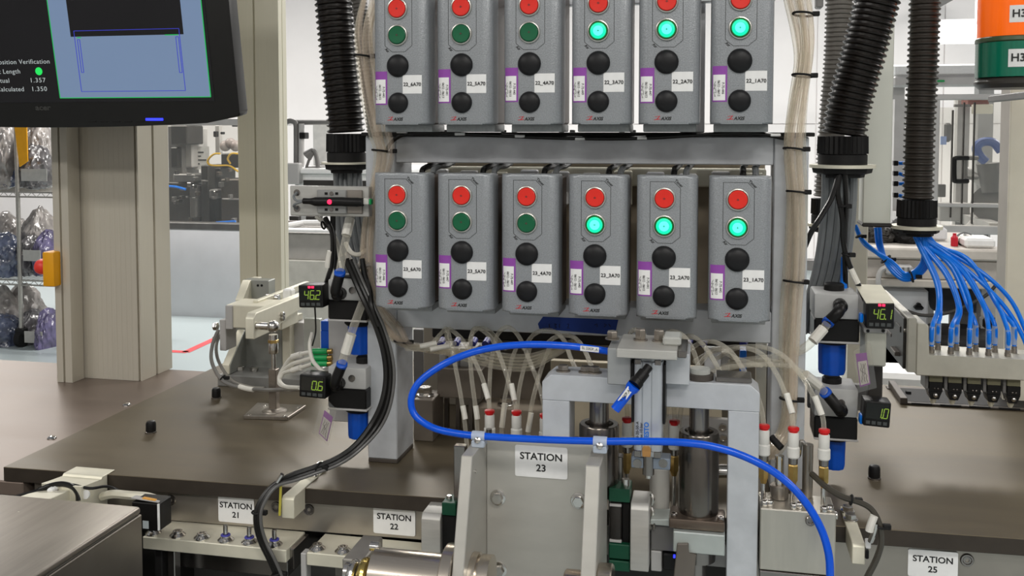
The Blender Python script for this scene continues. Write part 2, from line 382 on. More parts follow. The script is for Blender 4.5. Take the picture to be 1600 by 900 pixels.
# ================================================================== shelving with bagged parts, far left
from mathutils import noise
def bag_mesh(c, sx, sy, sz, seed, amp=.2, knot=False):
    mb = MB(); bmesh.ops.create_icosphere(mb.bm, subdivisions=5, radius=1.0)
    o = Vector((seed * 3.1, seed * 1.7, seed * 2.3))
    for v in mb.bm.verts:
        p = v.co.copy(); n = noise.noise(p * 1.3 + o) * 1.0 + noise.noise(p * 3.1 + o) * .7 + (.35 - abs(noise.noise(p * 5 + o))) * .7 + (.3 - abs(noise.noise(p * 11 + o))) * .32
        k = 1 + amp * n
        z = p.z
        if z < -.55: z = -.55 - (-.55 - z) * .25
        if knot and p.z > .62: k *= 1 - (p.z - .62) * 1.1; z = p.z * (1 + (p.z - .62) * .35)
        v.co = Vector((p.x * k * sx, p.y * k * sy, z * (1 + amp * .5 * n) * sz)) + Vector(c)
    return mb
def bagmat(n, col, r): return mat(n, col, r, 0, .6, 14, bump=1.0, bscale=60, spec=.9, coat=.5)
BAG_B = bagmat('navy_bagged_parts', (.07, .085, .14, 1), .25); BAG_G = bagmat('grey_bagged_parts', (.30, .275, .26, 1), .3)
BAG_D = bagmat('dark_bagged_parts', (.10, .095, .10, 1), .28); BAG_V = bagmat('violet_bagged_parts', (.085, .07, .16, 1), .3)
WIRE = mat('chrome_wire', (.42, .40, .37, 1), .35, .8, .08, 60)
SY = 4.3
P = lambda u, v, Y=SY: at(u, v, Y)
s0 = P(-260, 250).x; s1 = P(92, 250).x; zs = [P(30, v).z for v in (300, 437, 562)]
t = thing('wire_shelf', 'chrome wire shelving rack loaded with bagged parts behind the left post', 'shelf', (P(30, 580).x, SY + .2, 0))
for x, y in ((P(31, 300).x, SY - .02), (s0, SY - .02), (P(31, 300).x + .62, SY + .45), (s0, SY + .45)):
    obj('upright', MB().cyl((x, y, .12), (x, y, 2.2), .014, seg=12), WIRE, t)
    cw = obj('caster', MB().cyl((x - .02, y, .055), (x + .02, y, .055), .055, seg=18).box(x - .03, x + .03, y - .03, y + .03, .08, .125, .006), BLACKM, t)
for z in zs:
    mb = MB()
    for y in (SY - .02, SY + .45):
        for dz in (0, -.03): mb.box(s0, s1 + .3, y - .005, y + .005, z + dz - .005, z + dz + .005)
    n = 60
    for k in range(n):
        x = s0 + (s1 + .3 - s0) * k / (n - 1); mb.box(x - .002, x + .002, SY - .02, SY + .45, z, z + .004)
        if k < n - 1:
            x2 = s0 + (s1 + .3 - s0) * (k + 1) / (n - 1); mb.tube([(x, SY - .025, z if k % 2 else z - .03), (x2, SY - .025, z - .03 if k % 2 else z)], .002, 5, smooth=False)
    obj('shelf', mb, WIRE, t)
def bag(u, v, w, h, m, seed, label, Y=SY + .12, knot=False):
    c = P(u, v, Y); s = px_len(u, v, Y)
    mb = bag_mesh(c, w * s / 2, .13, h * s / 2, seed, knot=knot); zz_ = [q.co.z for q in mb.bm.verts]; lo_, hi_ = min(zz_), max(zz_)
    sh_z = min(zs, key=lambda q: abs(q + .006 - lo_)); top_ = max(hi_, sh_z + .1)
    for q in mb.bm.verts: q.co.z = sh_z + .006 + (q.co.z - lo_) / (hi_ - lo_) * (top_ - sh_z - .006)
    lone('parts_bag', mb, m, label, 'bag', 'bagged parts on the wire shelf')
bag(8, 228, 44, 70, BAG_G, 1, 'pale grey crumpled bag on the top shelf, left of yellow strap')
bag(5, 275, 52, 56, BAG_B, 2, 'navy bag lying on the top shelf at the left edge')
bag(60, 212, 44, 56, BAG_G, 3, 'grey crumpled bag hanging high behind the yellow strap', SY + .2)
bag(56, 250, 48, 52, BAG_D, 4, 'dark bag on the top shelf behind the paper label')
bag(8, 352, 50, 44, BAG_G, 5, 'limp pale bag on middle shelf at left edge', SY + .25)
bag(8, 400, 60, 74, BAG_B, 6, 'large navy bag on the middle shelf at left edge', SY + .05)
bag(62, 352, 48, 54, BAG_G, 7, 'grey knotted bag on middle shelf right of the upright', SY + .25, True)
bag(50, 388, 34, 44, BAG_D, 8, 'small dark bag on the middle shelf behind the red button')
bag(76, 385, 30, 52, BAG_V, 9, 'violet tinted dark bag on the middle shelf beside the slim post')
bag(4, 480, 64, 60, BAG_G, 10, 'pale knotted bag top on bottom shelf at left edge', SY + .2, True)
bag(6, 530, 66, 80, BAG_B, 11, 'big blue grey bag on the bottom shelf at left edge', SY + .05)
bag(64, 464, 50, 48, BAG_G, 12, 'grey limp bag on the bottom shelf below yellow emergency box', SY + .22)
bag(52, 500, 34, 36, BAG_D, 13, 'small dark bag on bottom shelf behind the card label')
for q in ((34, 262, 60, 50, BAG_G, 15, 'slumped pale bag at the back of the top shelf behind the upright'), (34, 215, 70, 60, BAG_G, 16, 'pale crumpled bag piled high at the back of the top shelf'), (36, 398, 66, 60, BAG_D, 17, 'dark bag at the back of the middle shelf'), (22, 360, 60, 46, BAG_G, 18, 'pale bag top at the back of the middle shelf'), (40, 522, 62, 66, BAG_D, 19, 'dark bag at the back of the bottom shelf'), (36, 468, 66, 50, BAG_G, 20, 'pale limp bag at the back of the bottom shelf')): bag(*q, Y=SY + .34)
bag(78, 520, 26, 76, BAG_V, 14, 'tall indigo bag on the bottom shelf beside the slim post', SY + .05)
PAPER = mat('grey_paper_label', (.42, .41, .39, 1), .6, 0, .08, 30)
def card(u0, v0, u1, v1, label):
    lone('shelf_label', front(MB(), u0, v0, u1, v1, SY - .06, .003), PAPER, label, 'label', 'labels on the wire shelf')
card(33, 264, 73, 283, 'pale printed shelf label below the dark bag on top shelf'); card(36, 391, 63, 408, 'pale shelf label on the middle shelf behind the red button'); card(38, 518, 66, 536, 'pale card label on the bottom shelf edge')
p0, p1 = P(22, 190, SY - .1), P(43, 260, SY - .1)
lone('strap', MB().prism([P(21, 190, SY - .1), P(41, 190, SY - .1), P(43, 252, SY - .1), P(30, 261, SY - .1)], (0, .01, 0), .002), YELLOW, 'yellow strap hanging in front of the bagged shelving', 'strap')

# emergency stop on the slim post
EY = .44
t = thing('emergency_stop', 'yellow emergency stop box with a red mushroom button on slim post', 'emergency stop', at(76, 448, EY))
b0 = obj('enclosure', front(MB(), 66, 394, 84, 448, EY, .05, .003, 2), YELLOW, t)
c0 = at(66, 420, EY); s = px_len(66, 420, EY)
bz = c0.z; by = EY + .025
obj('collar', MB().lathe((c0.x, by, bz), (-1, 0, 0), [(9 * s, 0), (9 * s, 3 * s), (7 * s, 4 * s)], 20), BLACKM, t)
obj('mushroom_button', MB().lathe((c0.x - 3 * s, by, bz), (-1, 0, 0), [(9 * s, 0), (12 * s, 5 * s), (12.5 * s, 14 * s), (10.5 * s, 19 * s), (6 * s, 22 * s), (1 * s, 22.5 * s)], 24), ESTOP_R, t)

# ================================================================== assembly machine behind its guard (left background)
MY = 5.45
t = thing('assembly_machine', 'dark assembly machine on white cabinet seen between the two posts', 'machine', at(320, 500, MY + .4))
t.location.z = 0; WLOC[t.name] = Vector(t.location)
obj('cabinet', front(MB(), 150, 358, 450, 497, MY, .9, .01, 2), GUARD, t)
obj('plinth', MB().box(at(150, 400, MY).x, at(450, 400, MY).x, MY + .15, MY + .8, 0, at(320, 497, MY).z), BLACKM, t)
obj('sill', front(MB(), 150, 348, 450, 359, MY - .01, .1, .006), MDGREY, t)
g = obj('guard_frame', front(front(front(front(MB(), 150, 185, 450, 196, MY, .05, .004), 286, 196, 300, 290, MY + .5, .05, .004), 336, 196, 343, 240, MY + .5, .05, .004), 286, 222, 310, 226, MY + .5, .05), LTGREY, t)
for q in ((302, 192, 304.5, 204), (333, 205, 338, 214), (344, 206, 348, 210), (362, 194, 368, 198)):
    obj('hinge', front(MB(), *q, MY + .45, .04, .004), BLACKM, t)
rr = random.Random(4)
for (u0, v0, u1, v1, Y, m) in ((263, 196, 286, 352, MY + .3, MDGREY), (266, 230, 278, 262, MY + .25, DKGREY), (266, 196, 292, 226, MY + .2, DKGREY), (288, 200, 300, 262, MY + .35, LTGREY),
        (314, 258, 326, 350, MY + .2, DKGREY), (263, 285, 312, 350, MY + .25, DKGREY), (326, 262, 345, 350, MY + .3, DKGREY), (345, 280, 378, 352, MY + .2, BROWNBLK), (345, 240, 378, 262, MY + .3, DKGREY),
        (270, 272, 304, 284, MY + .2, MDGREY), (345, 310, 378, 313, MY + .18, MDGREY), (296, 290, 306, 340, MY + .18, MDGREY), (326, 296, 340, 310, MY + .2, MDGREY)):
    obj('machine_block', front(MB(), u0, v0, u1, v1, Y, .25, .008), m, t)
for k in range(26):                              # small fittings on the dark tooling
    u, v = rr.uniform(266, 372), rr.uniform(262, 345); w = rr.uniform(2, 6); h = rr.uniform(2, 8)
    obj('fitting', front(MB(), u, v, u + w, v + h, MY + .14, .05, .003), rr.choice((MDGREY, DKGREY, BROWNBLK, MDGREY, STEEL_D)), t)
for u in (352, 360, 368):
    obj('bulb_dome', MB().ball(at(u, 228 + (u == 360) * -4, MY + .4), .045, 14), see_through('smoked_dome', (.35, .30, .29, 1), .4, .1), t)
lone('notice', front(MB(), 302, 229, 327, 265, MY + .44, .004), WHITE, 'white framed notice hanging inside the dark assembly machine', 'sign')
nt = bpy.data.objects['notice']
for k, (a0, b0) in enumerate(((306, 318), (305, 314), (306, 322), (305, 312))):
    obj('printed_line', front(MB(), a0, 237 + k * 6, b0, 239 + k * 6, MY + .438, .002), INK, nt)
YC = mat('yellow_cable', rgb(200, 160, 30), .4)
for pts, lab in (([(344, 240), (334, 241), (325, 250), (327, 257), (340, 259), (358, 259), (372, 268)], 'yellow looped cable over the dark machine tooling, longer one'), ([(376, 241), (362, 240), (356, 248), (360, 256)], 'short yellow looped cable beside the cream post')):
    lone('cable', MB().tube([at(u, v, MY + .12) for u, v in pts], .008, 6), YC, lab, 'cable', 'yellow cables on the assembly machine')
lone('cable', MB().tube([at(u, v, MY + .12) for u, v in ((263, 291), (275, 292), (290, 296))], .01, 6), BLUE_T, 'blue cable lying on the machine bed behind wide post', 'cable')
lone('air_line', MB().tube([at(u, v, MY + .1) for u, v in ((338, 348), (352, 347), (368, 346))], .011, 6), BLUE_T, 'blue air line along the machine sill beside the cream post', 'hose')
pane = obj('guard_pane', front(MB(), 150, 196, 450, 350, MY - .004, .006), GLASS, t)

# ================================================================== bench and pipe rack seen past the cream post
BY = 3.6
t = thing('workbench', 'white laboratory bench seen between cream post and black conduit', 'bench', (at(520, 500, BY).x, BY + .3, 0))
obj('worktop', front(MB(), 430, 264, 640, 272, BY, .7, .005), WHITE, t)
obj('cabinet', front(MB(), 466, 272, 640, 300, BY + .03, .6, .005), WHITE, t)
obj('opening', front(MB(), 474, 282, 580, 300, BY + .025, .01), DKGREY, t)
x0 = at(455, 300, BY).x; x1 = at(640, 300, BY).x
obj('leg', MB().box(x0, x0 + .06, BY + .05, BY + .11, 0, at(500, 272, BY).z), LTGREY, t)
obj('leg', MB().box(x1 - .06, x1, BY + .05, BY + .11, 0, at(500, 272, BY).z), LTGREY, t)
zt_ = at(480, 265, BY).z
t = thing('pipe_rack', 'grey bent pipe rack standing on the white bench', 'rack', (at(465, 265, BY).x, BY + .2, zt_))
mb = MB().tube([at(448, 190, BY + .2), at(455, 189, BY + .2), at(462, 193, BY + .2), at(463, 210, BY + .2), at(463, 264, BY + .2)], 4.5 * px_len(460, 200, BY), 12)
mb.tube([at(460, 191, BY + .22), at(560, 191, BY + .22)], .014, 10, smooth=False)
obj('pipe', mb, MDGREY, t)
obj('rod', MB().cyl(at(471, 264, BY + .2), at(471, 193, BY + .2), .016, seg=12), LTGREY, t)
obj('clamp', front(MB(), 467, 207, 476, 217, BY + .17, .06, .004), BLACK, t)
obj('foot', MB().box(at(465, 264, BY).x, at(490, 264, BY).x, BY + .1, BY + .3, zt_, zt_ + .012, .003), MDGREY, t)
obj('valve_block', front(MB(), 446, 255, 467, 288, BY - .02, .05, .005), LTGREY, t)
t = thing('goose_neck_lamp', 'small grey goose neck lamp on the white bench', 'lamp', (at(490, 265, BY + .1).x, BY + .1, zt_))
obj('neck', MB().tube([at(u, v, BY + .1) for u, v in ((497, 265), (495, 248), (492, 238), (487, 235), (482, 240))], .012, 8), MDGREY, t)
obj('shade', MB().cyl(at(488, 236, BY + .1), at(480, 244, BY + .1), .018, .03, seg=14), MDGREY, t)
obj('stand', MB().tube([at(485, 244, BY + .1), at(478, 264, BY + .1)], .008, 8, smooth=False), MDGREY, t)
lone('curtain', front(MB(), 489, 193, 520, 258, BY + .5, .02, .003), mat('translucent_screen', (.74, .73, .70, 1), .5), 'pale screen panel behind the goose neck lamp', 'screen')
t = thing('conveyor_box', 'beige conveyor casing below the sensor bracket plate', 'casing', (at(500, 500, 2.2).x, 2.5, 0))
obj('upper_panel', front(MB(), 425, 366, 620, 408, 2.2, .5, .004), mat('greige_panel', (.42, .40, .37, 1), .5), t)
obj('lower_panel', MB().box(at(425, 430, 2.19).x, at(620, 430, 2.19).x, 2.19, 2.69, 0, at(520, 408, 2.19).z, .004), mat('pale_greige_panel', (.52, .51, .46, 1), .5), t)
obj('rim', front(MB(), 425, 360, 620, 364, 2.17, .06, .002), WHITE, t)
obj('well', front(MB(), 440, 347, 620, 361, 2.5, .03, .002), mat('well_brown', (.25, .22, .21, 1), .5), t)
obj('rim', MB().tube([at(430, 356, 2.3), at(475, 348, 2.45), at(560, 348, 2.45)], .012, 8, smooth=False), WHITE, t)
for q in ((452, 338, 466, 350), (478, 338, 500, 346)): obj('slot', front(MB(), *q, 2.6, .03), DKGREY, t)
# ================================================================== glazed guard and bench seen on the right
GYB = 3.6
t = thing('glazed_guard', 'grey framed glazed machine guard behind the straight conduit', 'guard', (at(1500, 400, GYB).x, GYB + .2, 0))
gf = MB()
for q in ((1440, 147, 1570, 156), (1440, 353, 1570, 366), (1458, 156, 1467, 356), (1440, 318, 1570, 324)): front(gf, *q, GYB, .05, .004)
obj('frame', gf, LTGREY, t)
zb_ = at(1500, 366, GYB).z
for u in (1446, 1560): obj('leg', MB().box(at(u, 400, GYB).x - .03, at(u, 400, GYB).x + .03, GYB + .7, GYB + .76, 0, at(1500, 147, GYB).z), LTGREY, t)
obj('side_rail', MB().box(at(1446, 400, GYB).x - .03, at(1446, 400, GYB).x + .03, GYB + .05, GYB + .7, zb_, zb_ + .05), LTGREY, t); obj('side_rail', MB().box(at(1560, 400, GYB).x - .03, at(1560, 400, GYB).x + .03, GYB + .05, GYB + .7, zb_, zb_ + .05), LTGREY, t)
for u0, u1, v0 in ((1466, 1487, 172), (1488.5, 1504, 160), (1505.5, 1521, 160), (1522, 1565, 160)): obj('glass_pane', front(MB(), u0, v0 - 4, u1, 353, GYB + .02, .006), GLASS, t)
for u, v0, v1 in ((1487.6, 172, 340), (1505, 160, 350), (1521.5, 160, 350)): obj('pane_seal', front(MB(), u - .9, v0, u + .9, v1, GYB + .012, .02), DKGREY, t)
def dhandle(u0, v0, u1, v1, m, Y):
    mb = MB().tube([at(u1, v0, Y), at(u0 + 3, v0, Y - .03), at(u0, v0 + 4, Y - .03), at(u0, v1 - 4, Y - .03), at(u0 + 3, v1, Y - .03), at(u1, v1, Y)], .011, 10, 4)
    obj('handle_and_reflection', mb, m, t)
dhandle(1491, 247, 1512, 283, BLACK, GYB + .01); dhandle(1508, 247, 1527, 277, MDGREY, GYB + .09)  # grey second handle stands in for the black one's reflection in the glass
lone('arm_hose', MB().tube([at(u, v, GYB + .25) for u, v in ((1540, 253), (1530, 243), (1526, 232), (1531, 224), (1542, 221), (1554, 224), (1564, 236))], .022, 10), mat('slate_blue_hose', rgb(70, 92, 150), .4), 'slate blue corrugated hose looping inside the glazed guard', 'hose')
r_ = thing('robot_arm', 'grey jointed robot arm working inside the glazed guard', 'robot', (at(1545, 330, GYB + .4).x, GYB + .4, 0))
obj('forearm', MB().tube([at(1508, 266, GYB + .3), at(1530, 282, GYB + .3), at(1546, 296, GYB + .3)], .022, 10, 4), LTGREY, r_)
obj('upper_arm', MB().tube([at(1512, 362, GYB + .35), at(1538, 336, GYB + .35), at(1556, 318, GYB + .35)], .030, 10, 4), LTGREY, r_)
obj('joint', MB().cyl(at(1548, 318, GYB + .3), at(1548, 318, GYB + .45), .09, seg=20), MDGREY, r_)
obj('wrist', MB().cyl(at(1544, 255, GYB + .28), at(1548, 300, GYB + .28), .055, .04, seg=16), MDGREY, r_)
obj('motor', front(MB(), 1532, 300, 1566, 356, GYB + .42, .15, .02), mat('arm_dark', (.16, .15, .14, 1), .5), r_)
obj('pedestal', MB().box(at(1535, 350, GYB).x + .05, at(1566, 350, GYB).x + .05, GYB + .42, GYB + .62, 0, at(1550, 356, GYB + .42).z), MDGREY, r_)
u_ = thing('wall_unit', 'red brown box over a cream panel inside glazed guard', 'cabinet', at(1530, 178, GYB + .5))
obj('box', front(MB(), 1513, 151, 1546, 166, GYB + .5, .15, .008), mat('red_brown_box', rgb(120, 62, 52), .5), u_); obj('panel', front(MB(), 1519, 163, 1552, 178, GYB + .48, .02, .004), CREAMWALL, u_); obj('arm', front(MB(), 1492, 163, 1516, 167, GYB + .5, .03), MDGREY, u_)
u_ = thing('control_cabinet', 'pale panel with dark window low inside the glazed guard', 'cabinet', (at(1490, 345, GYB + .55).x, GYB + .55, 0))
obj('panel', front(MB(), 1468, 318, 1516, 346, GYB + .55, .1, .005), LTGREY, u_); obj('bracket', front(MB(), 1466, 288, 1478, 308, GYB + .5, .03, .003), MDGREY, u_)
obj('stand', MB().box(at(1480, 340, GYB).x, at(1505, 340, GYB).x, GYB + .56, GYB + .64, 0, at(1490, 346, GYB + .55).z), MDGREY, u_)
obj('sleeve', front(MB(), 1476, 192, 1487, 222, GYB + .45, .03, .01), MDGREY, u_); obj('blue_label', front(MB(), 1470, 213, 1479, 226, GYB + .44, .01), mat('pale_blue_label', rgb(150, 170, 215), .5), u_)

# machine hood above the guard
t = thing('machine_hood', 'white machine hood with grey rail above the glazed guard', 'hood', (at(1470, 140, 4.6).x, 4.6, 0))
obj('cover', front(MB(), 1396, 100, 1560, 118, 4.6, .5, .01), WHITE, t); obj('rail', front(MB(), 1396, 118, 1560, 135, 4.58, .1, .01), LTGREY, t); obj('badge', front(MB(), 1465, 125, 1476, 128, 4.57, .01), GREENPLUG, t)
for u in (1404, 1545): obj('leg', MB().box(at(u, 300, 4.6).x - .04, at(u, 300, 4.6).x + .04, 4.7, 4.8, 0, at(u, 118, 4.6).z), LTGREY, t)
t = thing('caution_strip', 'narrow vertical sign strip beside the stack light', 'sign', at(1533, 34, 7.2), None)
obj('strip', front(MB(), 1524, -30, 1540, 33, 7.2, .01), WHITE, t); text('lettering', 'SET 599', .07, INK, t, at(1534, 8, 7.19), (math.pi / 2, math.radians(90), 0)); obj('bracket', front(MB(), 1520, -40, 1545, -30, 7.2, 1.75), MDGREY, t)
lone('camera_bracket', front(front(MB(), 1275, -20, 1287, 12, 2.9, .06, .006), 1277, -400, 1285, -10, 2.92, .03), MDGREY, 'small dark bracket hanging above the tied tube bundle', 'bracket')

# bench with clutter
BB = 2.3
t = thing('side_bench', 'beige side bench behind the blue tubes', 'bench', (at(1450, 430, BB).x, BB + .3, 0))
bench_ = t
obj('worktop', front(MB(), 1330, 389, 1575, 406, BB, .6, .006), mat('beige_worktop', (.52, .48, .43, 1), .45), t)
obj('apron', front(MB(), 1330, 406, 1575, 437, BB + .02, .5, .004), mat('beige_apron', (.44, .40, .36, 1), .5), t); obj('lower_rail', front(MB(), 1330, 438, 1575, 450, BB + .01, .05, .004), mat('beige_rail', (.48, .44, .39, 1), .5), t)
for u in (1350, 1562): obj('leg', MB().box(at(u, 430, BB).x - .03, at(u, 430, BB).x + .03, BB + .1, BB + .16, 0, at(u, 437, BB).z), LTGREY, t)
obj('socket_box', front(MB(), 1385, 415, 1427, 430, BB - .03, .05, .006), LTGREY, t)
for u in (1404, 1410, 1418): obj('socket', front(MB(), u, 418, u + 3, 426, BB - .033, .004), MDGREY, t)
lone('conduit_pipe', MB().tube([at(u, v, BB - .015) for u, v in ((1389, 417), (1378, 421), (1373, 432), (1373, 446), (1378, 452))], .009, 8), LTGREY, 'grey bent cable running from the bench socket box', 'cable')
zt_ = at(1450, 389, BB).z
def clutter(name, u0, v0, u1, v1, m, label, cat, Y=BB + .12, bev=.008):
    lone(name, MB().box(at(u0, v1, Y).x, at(u1, v1, Y).x, Y, Y + .14, zt_ + .001, at((u0 + u1) / 2, v0, Y).z, bev), m, label, cat)
clutter('carton', 1436, 356, 1480, 390, GUARD, 'white carton on the side bench left of the red bottle', 'box', BB + .26)
clutter('bin', 1508, 373, 1556, 398, WHITE, 'white open bin on the side bench at right', 'box', BB + .05)
clutter('green_box', 1432, 378, 1442, 389, GREENPCB, 'small green box on the side bench', 'box')
p = at(1491, 389, BB + .1); lone('bottle', MB().lathe((p.x, p.y, zt_ + .001), (0, 0, 1), [(.012, 0), (.012, .03), (.006, .038), (.006, .045)], 14), mat('red_bottle', rgb(190, 25, 45), .35), 'small red bottle on the side bench', 'bottle')
p = at(1499, 389, BB + .14); t = thing('spray_gun', 'small silver spray tool beside the red bottle', 'tool', (p.x, p.y, zt_))
obj('body', MB().tube([(p.x - .02, p.y, zt_ + .012), (p.x + .01, p.y, zt_ + .035), (p.x + .035, p.y, zt_ + .03)], .012, 10, 4), STEEL, t); obj('handle', MB().cyl((p.x, p.y, zt_ + .001), (p.x + .008, p.y, zt_ + .03), .008, seg=12), BLACK, t)
lone('tool_bag', bag_mesh((at(1414, 380, BB + .2).x, BB + .2, zt_ + .033), .055, .07, .055, 21), BLACKM, 'black tool bag slumped on the side bench', 'bag')
lone('tool_bag', bag_mesh((at(1370, 380, BB + .2).x, BB + .2, zt_ + .026), .06, .07, .044, 25), DKGREY, 'dark crumpled bag on the side bench beside the beige post', 'bag')
# things under the bench
p, q = at(1420, 459, BB + .3), at(1540, 461, BB + .3)
t = thing('exhaust_duct', 'dark padded duct under the side bench', 'duct', at(1480, 470, BB + .3))
obj('duct', MB().lathe(p, q - p, [(.018, 0), (.026, .012), (.026, (q - p).length - .012), (.018, (q - p).length)], 20), mat('charcoal_foam', (.05, .05, .055, 1), .8, 0, .2, 60), t)
obj('strut', MB().box(p.x + .02, p.x + .035, p.y + .01, p.y + .02, p.z, at(1450, 437, BB).z), MDGREY, t); obj('strut', MB().box(q.x - .03, q.x - .015, q.y + .01, q.y + .02, q.z, at(1450, 437, BB).z), MDGREY, t)
t = thing('white_cabinet', 'white low cabinet with black star knob under the side bench', 'cabinet', (at(1410, 600, 1.9).x, 2.4, 0))
obj('carcass', MB().box(at(1362, 500, 2.4).x, at(1450, 500, 2.4).x, 2.4, 2.7, 0, at(1400, 452, 2.4).z, .006), GUARD, t)
obj('knob', front(front(MB(), 1429, 478, 1444, 485, 2.37, .03, .006), 1433, 474, 1440, 480, 2.38, .03, .004), BLACK, t)
t = thing('office_chair', 'black padded chair parked under the side bench', 'chair', (at(1500, 600, 2.3).x, 2.4, 0))
c0 = at(1522, 535, 2.3)
obj('seat', MB().box(c0.x - .13, c0.x + .13, 2.2, 2.5, c0.z - .04, c0.z + .03, .03, 3), BLACKM, t); obj('backrest', MB().box(c0.x - .10, c0.x + .14, 2.5, 2.56, c0.z + .06, c0.z + .24, .03, 3), mat('charcoal_fabric', (.06, .06, .068, 1), .8), t)
obj('stem', MB().cyl((c0.x, 2.36, .08), (c0.x, 2.36, c0.z - .03), .03, seg=14), MDGREY, t); obj('spine', MB().box(c0.x - .02, c0.x + .05, 2.56, 2.58, c0.z - .03, c0.z + .15), MDGREY, t)
for k in range(5):
    a_ = k * 2 * math.pi / 5; obj('foot', MB().tube([(c0.x, 2.36, .09), (c0.x + .17 * math.cos(a_), 2.36 + .17 * math.sin(a_), .03)], .018, 8, smooth=False), BLACKM, t)
obj('drooping_cable', MB().tube([at(u, v, 2.25) for u, v in ((1378, 449), (1384, 462), (1397, 472), (1415, 485), (1445, 493), (1480, 489), (1510, 478), (1540, 462), (1556, 446))], .006, 8), DKGREY, bench_)
# white plastic tray trolley behind the table at right
t = thing('parts_trolley', 'white parts trolley behind the table under the rail bracket', 'trolley', (at(1405, 640, .95).x, 1.1, 0))
obj('tray', MB().box(at(1352, 600, .95).x, at(1450, 600, .95).x, .95, 1.35, TABLE - .2, TABLE - .04, .01), WHITE, t); obj('upper_tray', MB().box(at(1362, 580, 1.05).x, at(1440, 580, 1.05).x, 1.05, 1.35, TABLE - .04, at(1400, 577, 1.05).z, .008), GUARD, t)
obj('base', MB().box(at(1352, 600, .95).x, at(1450, 600, .95).x, .95, 1.35, 0, TABLE - .2, .01), GUARD, t)
# ================================================================== machine table
TX0, TX1 = -.9894, .80
tb = thing('machine_table', 'large dark bronze steel table plate carrying the whole station', 'table', (-.1, .26, 0))
def yfront(x): return -.032 + (x - TX0) * .028
tp_ = obj('table_plate', MB().prism([(TX0, yfront(TX0), TABLE - .0205), (TX1, yfront(TX1), TABLE - .0205), (TX1, .70, TABLE - .0205), (TX0, .70, TABLE - .0205)], (0, 0, .0205), .0007), TABLE_M, tb)
tp_.data.materials.append(TABLE_E)
for f_ in tp_.data.polygons: f_.material_index = 0 if f_.normal.z > .5 else 1
obj('base_plate', MB().box(-1.9, TX0 + .03, yfront(TX0) + .001, .60, TABLE - .042, TABLE - .0207, .002), TABLE_L, tb)
rl = obj('front_rail', MB().prism([(TX0 + .04, yfront(TX0) + .012, TABLE - .064), (.02, yfront(.02) + .012, TABLE - .064), (.02, .06, TABLE - .064), (TX0 + .04, .06, TABLE - .064)], (0, 0, .0433), .001), RAIL_M, tb)
rl2 = obj('front_rail', MB().prism([(.02, yfront(.02) + .012, TABLE - .13), (TX1, yfront(TX1) + .012, TABLE - .13), (TX1, .06, TABLE - .13), (.02, .06, TABLE - .13)], (0, 0, .1093), .001), RAIL_M, tb)
obj('underframe', MB().box(-1.85, .78, .10, .58, .12, TABLE - .064, .004), DKGREY, tb)
for x in (-1.8, .7):
    for y in (.14, .52): obj('leg', MB().box(x - .03, x + .03, y - .03, y + .03, 0, .12, .003), MDGREY, tb)

def rail_screw(u, v, n=1):
    p = at(u, v, -.004)
    p.y = yfront(p.x) + .012
    p = at(u, v, p.y)
    mb = MB().torus((p.x, p.y - .0005, p.z), (0, 1, 0), .0062, .0018, 20, 6)
    mb.lathe((p.x, p.y + .002, p.z), (0, -1, 0), [(.0045, 0), (.0045, .003), (.0025, .003), (.002, .001)], 14)
    obj('rail_screw', mb, STEEL_D, rl if p.x < .02 else rl2)
for u, v in ((267, 781), (432, 792), (483, 796), (1511, 875)): rail_screw(u, v)

def station_sign(u0, v0, u1, v1, Y, num, label):
    a_, b_ = at(u0, v1, Y), at(u1, v0, Y); w, h = b_.x - a_.x, b_.z - a_.z
    c = ((a_.x + b_.x) / 2, Y - .0011, (a_.z + b_.z) / 2)
    t = thing('station_sign', label, 'sign', (c[0], Y, a_.z), 'station number signs')
    mb = MB(); r = .0025; pts = []
    for cx, cz, a0 in ((b_.x - r, b_.z - r, 0), (a_.x + r, b_.z - r, 90), (a_.x + r, a_.z + r, 180), (b_.x - r, a_.z + r, 270)):
        for k in range(5): an = math.radians(a0 + k * 22.5); pts.append((cx + r * math.cos(an), Y, cz + r * math.sin(an)))
    mb.prism(pts, (0, -.001, 0)); obj('plate', mb, WHITE, t)
    text('lettering', 'STATION', h * .31, INK, t, (c[0], c[1] - .0002, c[2] + h * .16), bold=.02, sx=1.05)
    text('lettering', num, h * .31, INK, t, (c[0], c[1] - .0002, c[2] - h * .2), bold=.02, sx=1.05)
def ry(u, v): 
    p = at(u, v, 0); return yfront(p.x) + .0115
station_sign(342, 779, 397, 814, ry(370, 797), '21', 'white sign reading STATION 21 on the steel rail at left')
station_sign(584, 797, 649, 832, ry(616, 815), '22', 'white sign reading STATION 22 on the steel rail')
station_sign(1418, 863, 1497, 899, ry(1457, 880), '25', 'white sign reading STATION 25 at the lower right')

